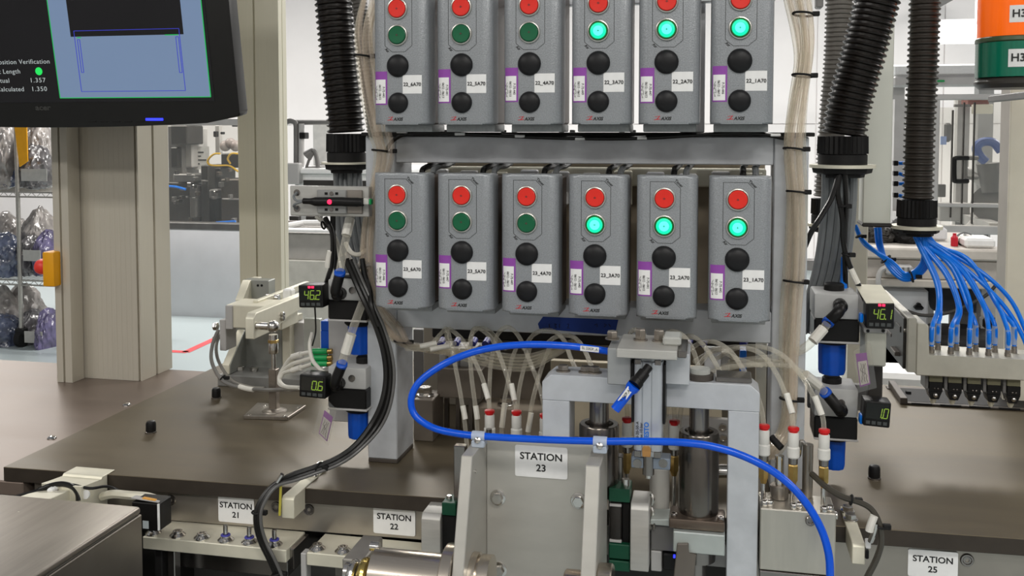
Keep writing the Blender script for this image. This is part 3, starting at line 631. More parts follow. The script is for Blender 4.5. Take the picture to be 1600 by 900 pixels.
# rubber bumper caps and flat screws in the plates
def bumper(u, v, label):
    p = atz(u, v + 11, TABLE); r = .0078
    t = thing('rubber_bumper', label, 'bumper', (p.x, p.y, TABLE), 'black bumper caps on the table')
    obj('stud', MB().lathe((p.x, p.y, TABLE), (0, 0, 1), [(r * 1.12, 0), (r * 1.12, .0022), (r * .9, .003), (r * .9, .005)], 18), STEEL_D, t)
    obj('cap', MB().lathe((p.x, p.y, TABLE + .003), (0, 0, 1), [(r, 0), (r * 1.02, .003), (r, .012), (r * .8, .0155), (r * .3, .0165)], 20), BLACK, t)
bumper(338, 611, 'black bumper cap on the table left of lever fixture'); bumper(236, 665, 'black bumper cap on the dark plate toward its left edge'); bumper(1366, 737, 'black bumper cap on the table right of the regulators')
for u, v, lab in ((198, 631, 'small round head screw in the pale plate, farther one'), (81, 683, 'small round head screw in the pale plate, nearer one')):
    p = atz(u, v + 2, TABLE - .0207)
    lone('plate_screw', MB().lathe((p.x, p.y, TABLE - .0207), (0, 0, 1), [(.0075, 0), (.0072, .0015), (.005, .0035), (.0015, .0045)], 16), STEEL, lab, 'screw')

# ================================================================== support frame that carries the control boxes
FY = .095
fr = thing('support_frame', 'blue grey aluminium frame that carries two rows of control boxes', 'frame', at(900, 700, FY))
fr.location.z = TABLE; WLOC[fr.name] = Vector(fr.location)
xa0, xa1 = at(574, 600, FY).x, at(620, 600, FY).x
xb0, xb1 = at(1206, 480, FY).x, at(1260, 480, FY).x
PD = .076
ztop = at(640, 213, FY).z
obj('post', MB().box(xa0, xa1, FY, FY + PD, TABLE + .006, ztop, .0015), ALU, fr)
obj('post', MB().box(xb0, xb1, FY, FY + PD, TABLE + .006, ztop, .0015), ALU, fr)
for x0, x1 in ((xa0, xa1), (xb0, xb1)): obj('foot', MB().box(x0, x1, FY + .001, FY + PD, TABLE, TABLE + .006, .001), BROWNBLK, fr)
obj('beam', MB().box(xa1 + .0006, xb0 - .0006, FY + .0005, FY + .05, at(900, 256, FY).z, ztop, .0012), ALU, fr)
obj('beam', MB().box(xa1 + .0006, xb0 - .0006, FY + .0005, FY + .05, at(900, 523.5, FY).z, at(1095, 484, FY).z, .0012), ALU, fr)
obj('shelf_plate', MB().box(xa0 - .002, xb1 + .006, FY - .012, FY + PD, ztop + .0003, ztop + .0055, .0008), BLACKM, fr)
# upper mast plates behind the first row of boxes
obj('mast', MB().box(xa0 + .004, xa1 - .004, FY + .02, FY + PD, ztop + .0055, 1.72, .001), ALU, fr)
obj('mast', MB().box(xb0 - .12, xb0 - .09, FY + .04, FY + PD, ztop + .0055, 1.72, .001), ALU, fr)
obj('back_rail', MB().box(xa1, xb0, FY + .012, FY + .03, 1.60, 1.64, .001), ALU, fr)
# blue tape with pen strokes on the lower beam
p0, p1 = at(845, 500, FY), at(966, 519, FY)
t = thing('masking_tape', 'blue masking tape strip with pen marks stuck on the lower beam', 'tape', (p0.x, FY, p1.z))
zz0, zz1 = at(900, 519.5, FY).z, at(900, 497, FY).z
obj('strip', MB().prism([(p0.x - .002, FY, zz0 + .003), (p1.x - .008, FY, zz0 - .001), (p1.x - .003, FY, zz0 + .006), (p1.x, FY, zz1), (p0.x + .003, FY, zz1), (p0.x - .004, FY, (zz0 + zz1) / 2)], (0, -.0005, 0)), BLUE_TAPE, t)
rp = random.Random(2)
mb = MB()
for u, pts in ((858, [(0, 0), (1, 8)]), (866, [(0, 0), (4, 1), (1, 4), (4, 7), (0, 8)]), (874, [(0, 0), (0, 8)]), (886, [(0, 1), (3, 0), (2, 5), (0, 8), (4, 8)]), (929, [(0, 2), (4, 0), (4, 6)]), (944, [(0, 0), (4, 2), (0, 6)]), (951, [(0, 0), (3, 6)])):
    P3 = [at(u + a_, 506 + b_ * .8, FY - .0008) for a_, b_ in pts]; mb.tube(P3, .0005, 5, smooth=False)
obj('pen_marks', mb, INK, t)

# ================================================================== control boxes
X2 = [-.4073, -.3200, -.2342, -.1467, -.0606, .0281]
X1 = [-.4057, -.3198, -.2310, -.1435, -.0594, .0283]
# local frame: x = 0 at the button axis, y = 0 at the cover's face, z = 0 at the cover's bottom edge
CW0, CW1, CH = -.0345, .0402, .1785
def cover_mesh():
    mb = MB(); pts = []
    r = .013; d = .034
    pts.append((CW0 - .0005, d)); 
    for k in range(7): a_ = math.radians(180 + k * 15); pts.append((CW0 + r + r * math.cos(a_), r * .8 + r * .8 * math.sin(a_)))
    for k in range(7): a_ = math.radians(270 + k * 15); pts.append((CW1 - r + r * math.cos(a_), r * .8 + r * .8 * math.sin(a_)))
    pts.append((CW1 + .0005, d))
    lo = [mb.bm.verts.new((x, y, 0)) for x, y in pts]; hi = [mb.bm.verts.new((x, y, CH)) for x, y in pts]
    n = len(pts); fs = [mb.bm.faces.new(lo[::-1]), mb.bm.faces.new(hi)]
    for i in range(n): fs.append(mb.bm.faces.new((lo[i], lo[(i + 1) % n], hi[(i + 1) % n], hi[i])))
    bmesh.ops.bevel(mb.bm, geom=list({e for f in fs[:2] for e in f.edges}), offset=.0035, segments=3, affect='EDGES', profile=.5)
    return mb.mesh('cover', HAMMER, 50)
def lat(prof, m, n=28): return MB().lathe((0, 0, 0), (0, -1, 0), prof, n).mesh('part', m)
K = {}
def once(k, f):
    if k not in K: K[k] = f()
    return K[k]
ZR, ZG, ZA, ZB = .1501, .1160, .0765, .0282           # button and plug heights on the cover
def octo(w, zlo, zhi, inset=.0):
    x0, x1 = -.0175, .0195; c = .008
    return [(x0, zhi), (x1 - c, zhi), (x1, zhi - c), (x1, zlo + c), (x1 - c * 1.2, zlo), (x0 + c * 1.2, zlo), (x0, zlo + c)]
def control_box(X, row_top, code, lit, label, sticker):
    z0 = (CAM.z - .2345) if not row_top else (CAM.z + .0076)
    t = thing('control_box', label, 'control box', (X, 0, z0), 'grey dispense control boxes on the frame')
    sh = lambda n, me, loc=(0, 0, 0), m=None, par=t: shared(n, me, par, m, loc)
    sh('cover', once('cover', cover_mesh))
    sh('housing', once('house', lambda: MB().box(CW0 + .003, CW1 - .003, .0345, FY - .0005, .0006, CH - .005, .002).mesh('housing', HAMMER2)))
    sh('base', once('basep', lambda: MB().box(CW0 + .004, CW1 - .004, .0345, FY - .0005, -.0098, .0003, .0015, 2).mesh('base', HAMMER3)))
    sh('gasket', once('gasket', lambda: MB().box(CW0 + .001, CW1 - .001, .0338, .0352, .0015, CH - .0015).mesh('gasket', BLACKM)))
    ring = once('ring', lambda: lat([(.0138, -.002), (.0140, .0015), (.0134, .0026), (.0122, .0030), (.0117, .0022), (.0117, -.001)], mat('bezel_ring', (.50, .49, .45, 1), .3, .7)))
    cap = once('cap', lambda: lat([(.0114, -.001), (.0114, .0036), (.0105, .0043), (.0040, .0041), (.0008, .0040)], RED))
    rim = once('rim', lambda: lat([(.0115, -.001), (.0115, .0030), (.0109, .0038), (.0096, .0038)], GREEN_RIM))
    lens = once('lens', lambda: lat([(.0098, 0), (.0098, .0040), (.0085, .0046), (.0010, .0047)], GREEN_ON))
    mark = once('mark', lambda: MB().box(-.0016, .0016, -.00025, 0, -.0003, .0003).box(-.0003, .0003, -.00025, 0, -.0014, .0016).mesh('mark', mat('etched_mark', (.10, .04, .04, 1), .5)))
    rb = sh('stop_button', ring, (0, 0, ZR)); c_ = shared('red_cap', cap, rb); shared('symbol', mark, rb, None, (0, -.0044, 0))
    gb = sh('start_button', ring, (0, 0, ZG))
    if lit: shared('lens_rim', rim, gb); shared('green_lens', lens, gb, None); shared('lens_center', once('hot', lambda: lat([(.0062, 0), (.0062, .0049), (.0045, .0051), (.0005, .0051)], GREEN_HOT)), gb); rb2 = gb; gb['label'] = 'glowing green lit button'
    else: shared('green_cap', cap, gb, GREEN_OFF)
    shared('symbol', mark, gb, mat('etched_green', (.02, .16, .10, 1), .5) if lit else None, (0, -.0052 if lit else -.0044, 0))
    sh('dome_plug', once('domeA', lambda: lat([(.0148, -.001), (.0148, .0015), (.0138, .0032), (.0102, .0052), (.0054, .0063), (.0010, .0066)], DOME)), (0, 0, ZA))
    sh('dome_plug', once('domeB', lambda: lat([(.0136, -.001), (.0136, .0015), (.0126, .0032), (.0093, .0050), (.0048, .0061), (.0010, .0064)], DOME)), (.0002, 0, ZB))
    def outline():
        mb = MB(); pts = octo(0, .0945, .1710); pts.append(pts[0])
        for (xa, za), (xb, zb) in zip(pts, pts[1:]):
            d = Vector((xb - xa, 0, zb - za)); d.normalize(); n = Vector((d.z, 0, -d.x)) * .0003
            A, B = Vector((xa, -.0001, za)), Vector((xb, -.0001, zb))
            mb.prism([A - n, A + n, B + n, B - n], (0, .0002, 0))
        return mb.mesh('outline', INK)
    ol = sh('printed_outline', once('outline', outline))
    text('lettering', 'Timer', .0050, INK, ol, (.0175, -.0002, .1690), (math.pi / 2, math.radians(42), 0), world=False, bold=.02)
    text('lettering', 'Air', .0050, INK, ol, (-.0145, -.0002, .0965), (math.pi / 2, math.radians(42), 0), world=False, bold=.02)
    def lab():                                    # label wraps over the rounded right edge of the cover
        mb = MB(); x0 = .0065; n = 8; w = .0260; r = .013
        def surf(x):
            if x <= CW1 - r: return (x, -.0003)
            s = (x - (CW1 - r)) / r; a_ = min(s, 1.5); return (CW1 - r + r * math.sin(a_), r * .8 - (r * .8 + .0003) * math.cos(a_))
        r0 = [mb.bm.verts.new((surf(x0 + w * k / n)[0], surf(x0 + w * k / n)[1], .0402)) for k in range(n + 1)]
        r1 = [mb.bm.verts.new((surf(x0 + w * k / n)[0], surf(x0 + w * k / n)[1], .0642)) for k in range(n + 1)]
        for k in range(n): mb.bm.faces.new((r0[k], r0[k + 1], r1[k + 1], r1[k]))
        return mb.mesh('label_sticker', WHITE)
    ls = sh('label_sticker', once('lab', lab))
    text('lettering', code, .0064, INK, ls, (.0196, -.0008, .0520), world=False, bold=.016, sx=1.02)
    # calibration sticker, slightly different seat on each box
    sx, sz, sw, sh_ = -.0338, .0270 + sticker[0], .0192, .0435
    def lsurf(x, off):                            # hugs the rounded left edge of the cover
        r = .013; xe = CW0 + r
        if x >= xe: return (x - off * 0, -off)
        q = min((xe - x) / r, 1.3); return (xe - (r + off) * math.sin(q), r * .8 - (r * .8 + off) * math.cos(q))
    def wrap(x0, x1, z0_, z1_, off, m):
        mb = MB(); n = 8; P_ = [lsurf(x0 + (x1 - x0) * k / n, off) for k in range(n + 1)]
        A_ = [mb.bm.verts.new((x - sx, y, z0_)) for x, y in P_]; B_ = [mb.bm.verts.new((x - sx, y, z1_)) for x, y in P_]
        for k in range(n): mb.bm.faces.new((A_[k], A_[k + 1], B_[k + 1], B_[k]))
        return mb.mesh('sticker', m)
    st = sh('calibration_sticker', once('stick', lambda: wrap(sx, sx + sw, 0, sh_, .0003, PURPLE)), (sx, 0, sz))
    pp = shared('paper', once('paper', lambda: wrap(sx + .0018, sx + sw - .0022, .0018, sh_ - .0105, .0006, WHITE)), st)
    text('writing', 'P-70-' + sticker[2], .0046, INK, st, (sw - .0050, -.0007, .0165), (math.pi / 2, math.radians(90), 0), world=False, bold=.005, sx=.85)
    text('writing', '06/12 - 06/13', .0042, INK, st, (sw - .0100, -.0007, .0165), (math.pi / 2, math.radians(90), 0), world=False, bold=.0, sx=.85)
    def scrib():
        mb = MB(); n = 9
        mb.tube([(.0038 + .0014 * math.sin(k * 2.4) + .0004 * k % .002, -.0007, .006 + k * .0022 + .0015 * math.cos(k * 3.1)) for k in range(n)], .00022, 4, 4)
        return mb.mesh('signature', INK)
    shared('signature', once('scrib', scrib), st)
    # maker's mark
    lg = sh('maker_mark', once('logo', lambda: MB().prism([(-.0140, 0, .0088), (-.0072, 0, .0098), (-.0071, 0, .0104), (-.0132, 0, .0094)], (0, -.0003, 0)).prism([(-.0082, 0, .0099), (-.0071, 0, .0099), (-.0105, 0, .0060), (-.0120, 0, .0060)], (0, -.0003, 0)).prism([(-.0150, 0, .0052), (-.0068, 0, .0058), (-.0070, 0, .0066), (-.0145, 0, .0060)], (0, -.0003, 0)).mesh('mark', LOGO_RED)))
    text('lettering', 'AXIS', .0056, INK, lg, (-.0002, -.0004, .0068), world=False, bold=.03, sx=1.05, shear=.25)
    # top cables
    return t
codes = [6, 5, 4, 3, 2, 1]
cal = ['446', '447', '449', '440', '441', '445']
where = ['leftmost', 'second from left', 'third from left', 'fourth from left', 'fifth from left', 'rightmost']
rs = random.Random(11)
for i, x in enumerate(X2):
    control_box(x, False, f'23_{codes[i]}A70', i >= 3, f'grey control box labelled 23_{codes[i]}A70 with {"glowing" if i >= 3 else "unlit"} green button, lower row', (rs.uniform(-.0015, .0015), rs.uniform(-.02, .02), cal[i]))
for i, x in enumerate(X1):
    control_box(x, True, f'22_{codes[i]}A70', i >= 3, f'grey control box labelled 22_{codes[i]}A70 with {"glowing" if i >= 3 else "unlit"} green button, upper row', (rs.uniform(-.0015, .0015), rs.uniform(-.02, .02), cal[5 - i]))
# cables entering the lower boxes from above
for i, x in enumerate(X2):
    for k, dx in enumerate((-.004, .012)):
        zt = CAM.z - .056 - .004
        lone('box_cable', MB().tube([(x + dx + .012, .082, zt), (x + dx + .012, .088, zt + .006), (x + dx + .013, .115, zt + .0092), (x + dx + .014, .152, zt + .0095), (x + dx + .02, .172, zt + .02), (x + dx + .02, .18, zt + .06)], .0042, 8), (RUBBER, CABLE_G)[k], f'{("black", "grey")[k]} cable entering the top of box 23_{codes[i]}A70', 'cable', 'cables into the lower control boxes')
# black mains cable draped along the upper beam
pc = [(603, 236, .085), (612, 222, .082), (628, 211.5, .08), (650, 208.5, .08), (690, 208.5, .078), (760, 211, .076), (830, 214, .075), (900, 216, .075), (960, 216.5, .075), (1020, 215, .075), (1080, 211.5, .076), (1140, 208.5, .078), (1190, 209.5, .08), (1222, 215.5, .082), (1240, 219, .084)]
t = thing('beam_cable', 'black cable draped along the upper beam between the tube bundles', 'cable', at(900, 216, .075))
obj('sheath', MB().tube(tpath(pc), .0028, 10), RUBBER, t)
for u, v in ((627, 206), (718, 209.5), (812, 213), (906, 217), (1003, 216), (1212, 211)): obj('bright_gap_pad', front(MB(), u - 8, v - 2.2, u + 8, v + 2.2, .072, .008, .0008), WHITE, t)  # white pads put in for bright background showing through gaps
# cable duct and cream valve terminal seen through the gaps between the boxes
t = thing('valve_terminal', 'cream valve terminal behind the lower row of control boxes', 'valve terminal', (-.19, .22, 1.2))
xq0, xq1 = xa1 + .004, xb0 - .004
obj('back_sheet', MB().box(xq0, xq1, .235, .245, 1.165, at(900, 250, .235).z, .001), mat('tan_sheet', (.36, .30, .22, 1), .5), t)
obj('rail', MB().box(xq0, xq1, .20, .2345, at(900, 290, .2).z, at(900, 262, .2).z, .002), CREAM, t)
for k in range(11):
    x = xq0 + .02 + k * (xq1 - xq0 - .05) / 10; obj('valve_slice', MB().box(x, x + .026, .185, .1995, at(900, 320, .19).z, at(900, 266 + (k % 3) * 2, .19).z, .002), (WHITE, LTGREY, CREAM, GUARD)[k % 4], t)
obj('side_bracket', MB().box(xq0 - .002, xq0 + .01, FY + PD + .0005, .24, 1.22, 1.26, .001), MDGREY, t); obj('side_bracket', MB().box(xq1 - .01, xq1 + .002, FY + PD + .0005, .24, 1.22, 1.26, .001), MDGREY, t)
# ================================================================== corrugated conduits
def conduit_mesh(pix, rpx, nrib, seg=26):
    pts = spl(tpath(pix), 14); L = [0]
    for a_, b_ in zip(pts, pts[1:]): L.append(L[-1] + (b_ - a_).length)
    def pos(s):
        s *= L[-1]
        for i in range(len(L) - 1):
            if s <= L[i + 1] or i == len(L) - 2:
                f = (s - L[i]) / max(1e-9, L[i + 1] - L[i]); return pts[i].lerp(pts[i + 1], f)
    r = rpx * px_len(*pix[len(pix) // 2]); P3 = []; R3 = []
    for k in range(nrib):
        for f, q in ((.0, .86), (.16, .97), (.32, 1.0), (.50, .97), (.64, .86)):
            P3.append(pos((k + f) / nrib)); R3.append(r * q)
    mb = MB(); n = len(P3) - 1
    return mb.tube(P3, lambda s: R3[min(n, int(round(s * n)))], seg, smooth=False)
def collar(t, u, v0, v1, v2, w, Y, washer_v, washer_w, nut_w, nut_v, tilt=0):
    """ribbed union nut, plain ring, cream washer and black flange nut below a conduit"""
    s = px_len(u, v0, Y); c = at(u, v0, Y); zz = lambda v: at(u, v, Y).z
    mb = MB(); n = 30; R = w / 2 * s; lo, hi = [], []
    for k in range(n * 2):
        a_ = math.pi * k / n; q = R if (k % 2) else R * .93
        lo.append(mb.bm.verts.new((c.x + q * math.cos(a_), c.y + q * math.sin(a_), zz(v1)))); hi.append(mb.bm.verts.new((c.x + q * .985 * math.cos(a_), c.y + q * .985 * math.sin(a_), zz(v0))))
    N = len(lo); mb.bm.faces.new(lo[::-1]); mb.bm.faces.new(hi)
    for k in range(N): mb.bm.faces.new((lo[k], lo[(k + 1) % N], hi[(k + 1) % N], hi[k]))
    obj('union_nut', mb, BLACK, t)
    obj('collar', MB().lathe((c.x, c.y, zz(v2)), (0, 0, 1), [(R * .96, 0), (R * .96, zz(v1) - zz(v2) - .002), (R * .9, zz(v1) - zz(v2))], 30), BLACKM, t)
    obj('washer', MB().lathe((c.x, c.y, zz(washer_v[1])), (0, 0, 1), [(washer_w / 2 * s, 0), (washer_w / 2 * s, zz(washer_v[0]) - zz(washer_v[1]))], 36), CREAM, t)
    obj('flange_nut', MB().lathe((c.x, c.y, zz(nut_v[1])), (0, 0, 1), [(nut_w / 2 * s * .72, 0), (nut_w / 2 * s * .74, .004), (nut_w / 2 * s * .96, (zz(nut_v[0]) - zz(nut_v[1])) * .45), (nut_w / 2 * s, zz(nut_v[0]) - zz(nut_v[1]))], 8), BLACKM, t)
CON = mat('black_corrugated_conduit', (.010, .0075, .006, 1), .3, 0, .15, 60, spec=.38)
CON_G = mat('grey_corrugated_conduit', (.15, .14, .125, 1), .42, 0, .12, 60)
LY, RY, KY = .16, .20, .40
t = thing('flexible_conduit', 'black corrugated conduit left of the control boxes', 'conduit', at(541, 268, LY))
obj('corrugated_hose', conduit_mesh([(518, -60, LY), (521, 0, LY), (529, 90, LY), (538, 170, LY), (541, 210, LY)], 30, 30), CON, t)
collar(t, 541, 209, 237, 254, 63, LY, (253, 256), 78, 72, (256, 270))
t = thing('flexible_conduit', 'black slanted corrugated conduit right of the tube bundle', 'conduit', at(1316, 275, RY))
obj('corrugated_hose', conduit_mesh([(1388, -60, RY), (1371, 0, RY), (1350, 80, RY), (1328, 160, RY), (1318, 214, RY)], 35, 30), CON, t)
collar(t, 1317, 213, 240, 258, 77, RY, (257, 262), 100, 92, (261, 277))
t = thing('flexible_conduit', 'straight dark conduit over the blue tubes', 'conduit', at(1432, 367, KY))
obj('corrugated_hose', conduit_mesh([(1446, -60, KY), (1445, 0, KY), (1442, 100, KY), (1437, 200, KY), (1434, 314, KY)], 24, 42), mat('dark_brown_conduit', (.032, .026, .021, 1), .38, 0, .1, 60, spec=.4), t)
collar(t, 1433, 312, 339, 353, 60, KY, (352, 357), 76, 70, (356, 368))
HY = .42
t = thing('flexible_conduit', 'grey corrugated conduit behind the slanted black one', 'conduit', at(1290, 352, HY))
obj('corrugated_hose', conduit_mesh([(1313, -60, HY), (1312, 0, HY), (1309, 90, HY), (1302, 180, HY), (1293, 310, HY)], 22, 52), CON_G, t)
collar(t, 1291, 310, 334, 350, 46, HY, (349, 353), 58, 52, (352, 362))
t = thing('flexible_conduit', 'grey corrugated conduit half hidden behind the left clear tubes', 'conduit', at(580, 240, .24))
obj('corrugated_hose', conduit_mesh([(553, -60, .24), (560, 0, .24), (572, 90, .24), (582, 170, .24), (588, 230, .24)], 13, 50), CON_G, t)

# ================================================================== bundles of clear tubes
def tube_bundle(label, pix, n, seed, ties, loc):
    t = thing('tube_bundle', label, 'tube bundle', loc, 'bundles of clear air tubes')
    rq = random.Random(seed)
    for i in range(n):
        f = (i + .5) / n - .5; ph = rq.uniform(0, 6); dy = rq.uniform(-.006, .010)
        pts = []
        for k, (u, v, w, Y) in enumerate(pix):
            g = f + .10 * math.sin(ph + k * .9); pts.append(at(u + g * w, v, Y + dy))
        obj('air_tube', MB().tube(pts, .0033, 8, 5), TUBE_W if i % 3 else TUBE_C, t)
    for (u, v, w, Y) in ties:
        c = at(u, v, Y + .002); s = px_len(u, v, Y)
        obj('cable_tie', ringtie(MB(), c, (0.1, .1, 1), .0125, .0015, w * s / .025), BLACKM, t)
    return t
tube_bundle('bundle of clear tubes curving down left of the control boxes', [(592, -40, 44, .04), (582, 0, 40, .04), (571, 45, 30, .04), (573, 95, 26, .045), (581, 150, 28, .05), (592, 205, 30, .055), (599, 240, 30, .06), (590, 290, 26, .075), (577, 350, 22, .09), (574, 430, 22, .09), (586, 480, 30, .085), (608, 512, 34, .085), (631, 536, 18, .09), (665, 546, 26, .13), (720, 552, 40, .2)], 9, 3, [(567, 88, 27, .045), (596, 236, 34, .06), (629, 534, 20, .09)], at(600, 540, .09))
tube_bundle('bundle of clear tubes tied down the right frame post', [(1238, -40, 34, .05), (1247, 0, 34, .05), (1255, 50, 30, .05), (1256, 95, 26, .05), (1248, 150, 30, .055), (1241, 210, 32, .06), (1241, 250, 28, .065), (1245, 310, 24, .07), (1243, 400, 26, .075), (1237, 480, 28, .075), (1233, 560, 28, .075), (1234, 625, 24, .075), (1228, 670, 24, .075), (1210, 700, 26, .07), (1196, 716, 24, .075)], 10, 5, [(1255, 22, 32, .05), (1254, 118, 29, .05), (1240, 233, 33, .06), (1245, 300, 27, .068), (1240, 440, 30, .072), (1234, 624, 27, .075)], at(1235, 700, .075))

# ================================================================== cables under the conduits
def cable(name, label, pix, r, m, group=None, ties=(), sleeve=None, cat='cable'):
    pts = tpath(pix); t = thing(name, label, cat, pts[-1], group)
    obj('sheath', MB().tube(pts, r, 8, 6), m, t)
    for (u, v, Y, ax) in ties: obj('cable_tie', ringtie(MB(), at(u, v, Y), ax, r * 1.5, .0013), BLACKM, t)
    if sleeve:
        mb = MB().tube(tpath(sleeve), r * 1.22, 10, 4); o = obj('marker_sleeve', mb, SLEEVE, t)
        a_, b_ = at(*sleeve[0]), at(*sleeve[-1])
    return t
pos_l = ['first', 'second', 'third', 'fourth', 'fifth', 'sixth']
for i in range(6):
    u = 524 + i * 7.4
    cable('grey_cable', f'grey cable under the left conduit, {pos_l[i]} from its left side', [(u, 262, LY - .01 + .01 * (i % 3)), (u + 2, 300, LY), (u + 6 + i, 370, LY + .01), (u + 18 + i * 2, 430, LY + .01), (u + 34, 470, LY + .015)], .0042, CABLE_G, 'grey cables under the left conduit')
for i in range(5):
    u = 1290 + i * 11
    cable('grey_cable', f'thick grey cable curving down under the slanted conduit, {pos_l[i]} from left', [(u, 265, RY - .012 + .012 * (i % 2)), (u - 1, 310, RY), (u - 6, 370, RY), (u - 14, 420, RY + .01), (u - 27, 470, RY + .02), (u - 34, 520, RY + .03)], .0055, CABLE_G, 'thick grey cables under the slanted conduit')
cable('black_cable', 'black cable tied along the grey cables under the slanted conduit', [(1313, 270, .17), (1309, 300, .165), (1316, 340, .165), (1318, 380, .17), (1326, 410, .17), (1334, 428, .17), (1344, 452, .17), (1352, 470, .18)], .0036, RUBBER, None, ((1316, 322, .165, (0, 0, 1)), (1322, 398, .17, (.3, 0, 1))), [(1329, 420, .169), (1335, 433, .169), (1340, 443, .169)])
cable('black_cable', 'black cable branching left from the slanted conduit to the post', [(1310, 275, .168), (1300, 308, .16), (1285, 335, .15), (1268, 362, .14), (1258, 385, .15)], .0036, RUBBER)
cable('black_cable', 'black cable hanging straight down under the slanted conduit', [(1320, 272, .168), (1322, 320, .17), (1320, 380, .175), (1321, 430, .18), (1322, 470, .2)], .0036, RUBBER)
cable('blue_tube', 'blue air tube behind the grey cables at the right regulator', [(1320, 402, .19), (1319, 430, .19), (1318, 455, .18)], .005, BLUE_T, cat='tube')
cable('thin_black_cable', 'black cable dropping from the sensor plate with a white marker sleeve', [(508, 340, .09), (519, 365, .085), (519, 410, .085), (513, 432, .085), (509, 448, .09), (508, 470, .1)], .0036, RUBBER, None, ((505, 352, .09, (1, 0, .3)),), [(516, 392, .084), (513, 408, .084), (512, 418, .084)])
cable('thin_black_cable', 'black cable behind the upper left elbow fitting', [(520, 335, .10), (521, 380, .1), (526, 420, .11), (530, 450, .13)], .0042, RUBBER)
cable('white_cable', 'white cable running down from the sensor plate', [(494, 338, .1), (510, 352, .1), (524, 372, .11), (532, 400, .12)], .0032, CABLE_W)
cable('white_cable', 'pale looped cable entering behind the lower left control box', [(540, 380, .10), (548, 394, .09), (560, 398, .09), (572, 391, .1)], .0034, CABLE_W)
cable('grey_loop_cable', 'grey cable looping under the sensor plate to the tube bundle', [(541, 396, .09), (550, 410, .085), (562, 416, .085), (580, 413, .09)], .0036, mat('mid_grey_cable', (.33, .31, .28, 1), .4))

# heavy black cables sweeping down the left post to the front rail
main = [(541, 405, .07), (556, 440, .065), (572, 475, .055), (588, 510, .05), (600, 550, .045), (604, 590, .04), (597, 630, .03), (580, 665, .02), (555, 697, 0), (525, 718, -.02), (490, 732, -.035), (455, 744, -.05), (425, 762, -.06), (405, 790, -.07), (401, 815, -.075), (408, 845, -.075), (424, 878, -.075), (440, 915, -.07)]
for i, (d, r, mm, lab) in enumerate(((0, .0045, RUBBER, 'thickest black cable sweeping past the left post to the rail'), (7, .0034, RUBBER, 'black cable on the right of the sweeping cable run'), (12, .0022, mat('grey_thin_cable', (.10, .098, .095, 1), .3), 'thin grey cable on the outer right of the sweeping cable run'))):
    pts = [(u + d * (1 if v < 690 else .55), v + d * (.1 if v < 600 else .55) * (1 if v < 760 else -.2), Y - .002 * i) for u, v, Y in main]
    tt = cable('sweeping_cable', lab, pts, r, mm, 'black cables sweeping to the front rail', ((498, 730, -.033, (1, -.2, -.3)), (402, 800, -.072, (0, 0, 1)), (433, 896, -.074, (.3, 0, -1))) if i == 0 else ())
cable('thin_black_cable', 'black cable joining the sweep from above the upper left regulator', [(566, 405, .08), (570, 430, .07), (578, 455, .06), (581, 478, .05), (592, 510, .048)], .004, RUBBER)
cable('thin_black_cable', 'black cable lying over the top of the upper left regulator', [(540, 433, .09), (556, 432, .085), (566, 428, .09), (576, 420, .1)], .0034, RUBBER)

# right-hand cable over the side bracket
cable('black_cable', 'dark cable bent over the right side bracket down to the rail', [(1268, 740, -.03), (1290, 760, -.05), (1316, 776, -.06), (1344, 785, -.065), (1362, 796, -.068), (1373, 816, -.07), (1377, 845, -.07), (1370, 872, -.07), (1356, 900, -.07), (1345, 925, -.07)], .0036, mat('bronze_black_cable', (.05, .045, .035, 1), .28), None, ((1330, 781, -.063, (1, 0, -.2)), (1374, 822, -.07, (.2, 0, 1))), [(1366, 806, -.075), (1360, 822, -.076), (1358, 830, -.076)])

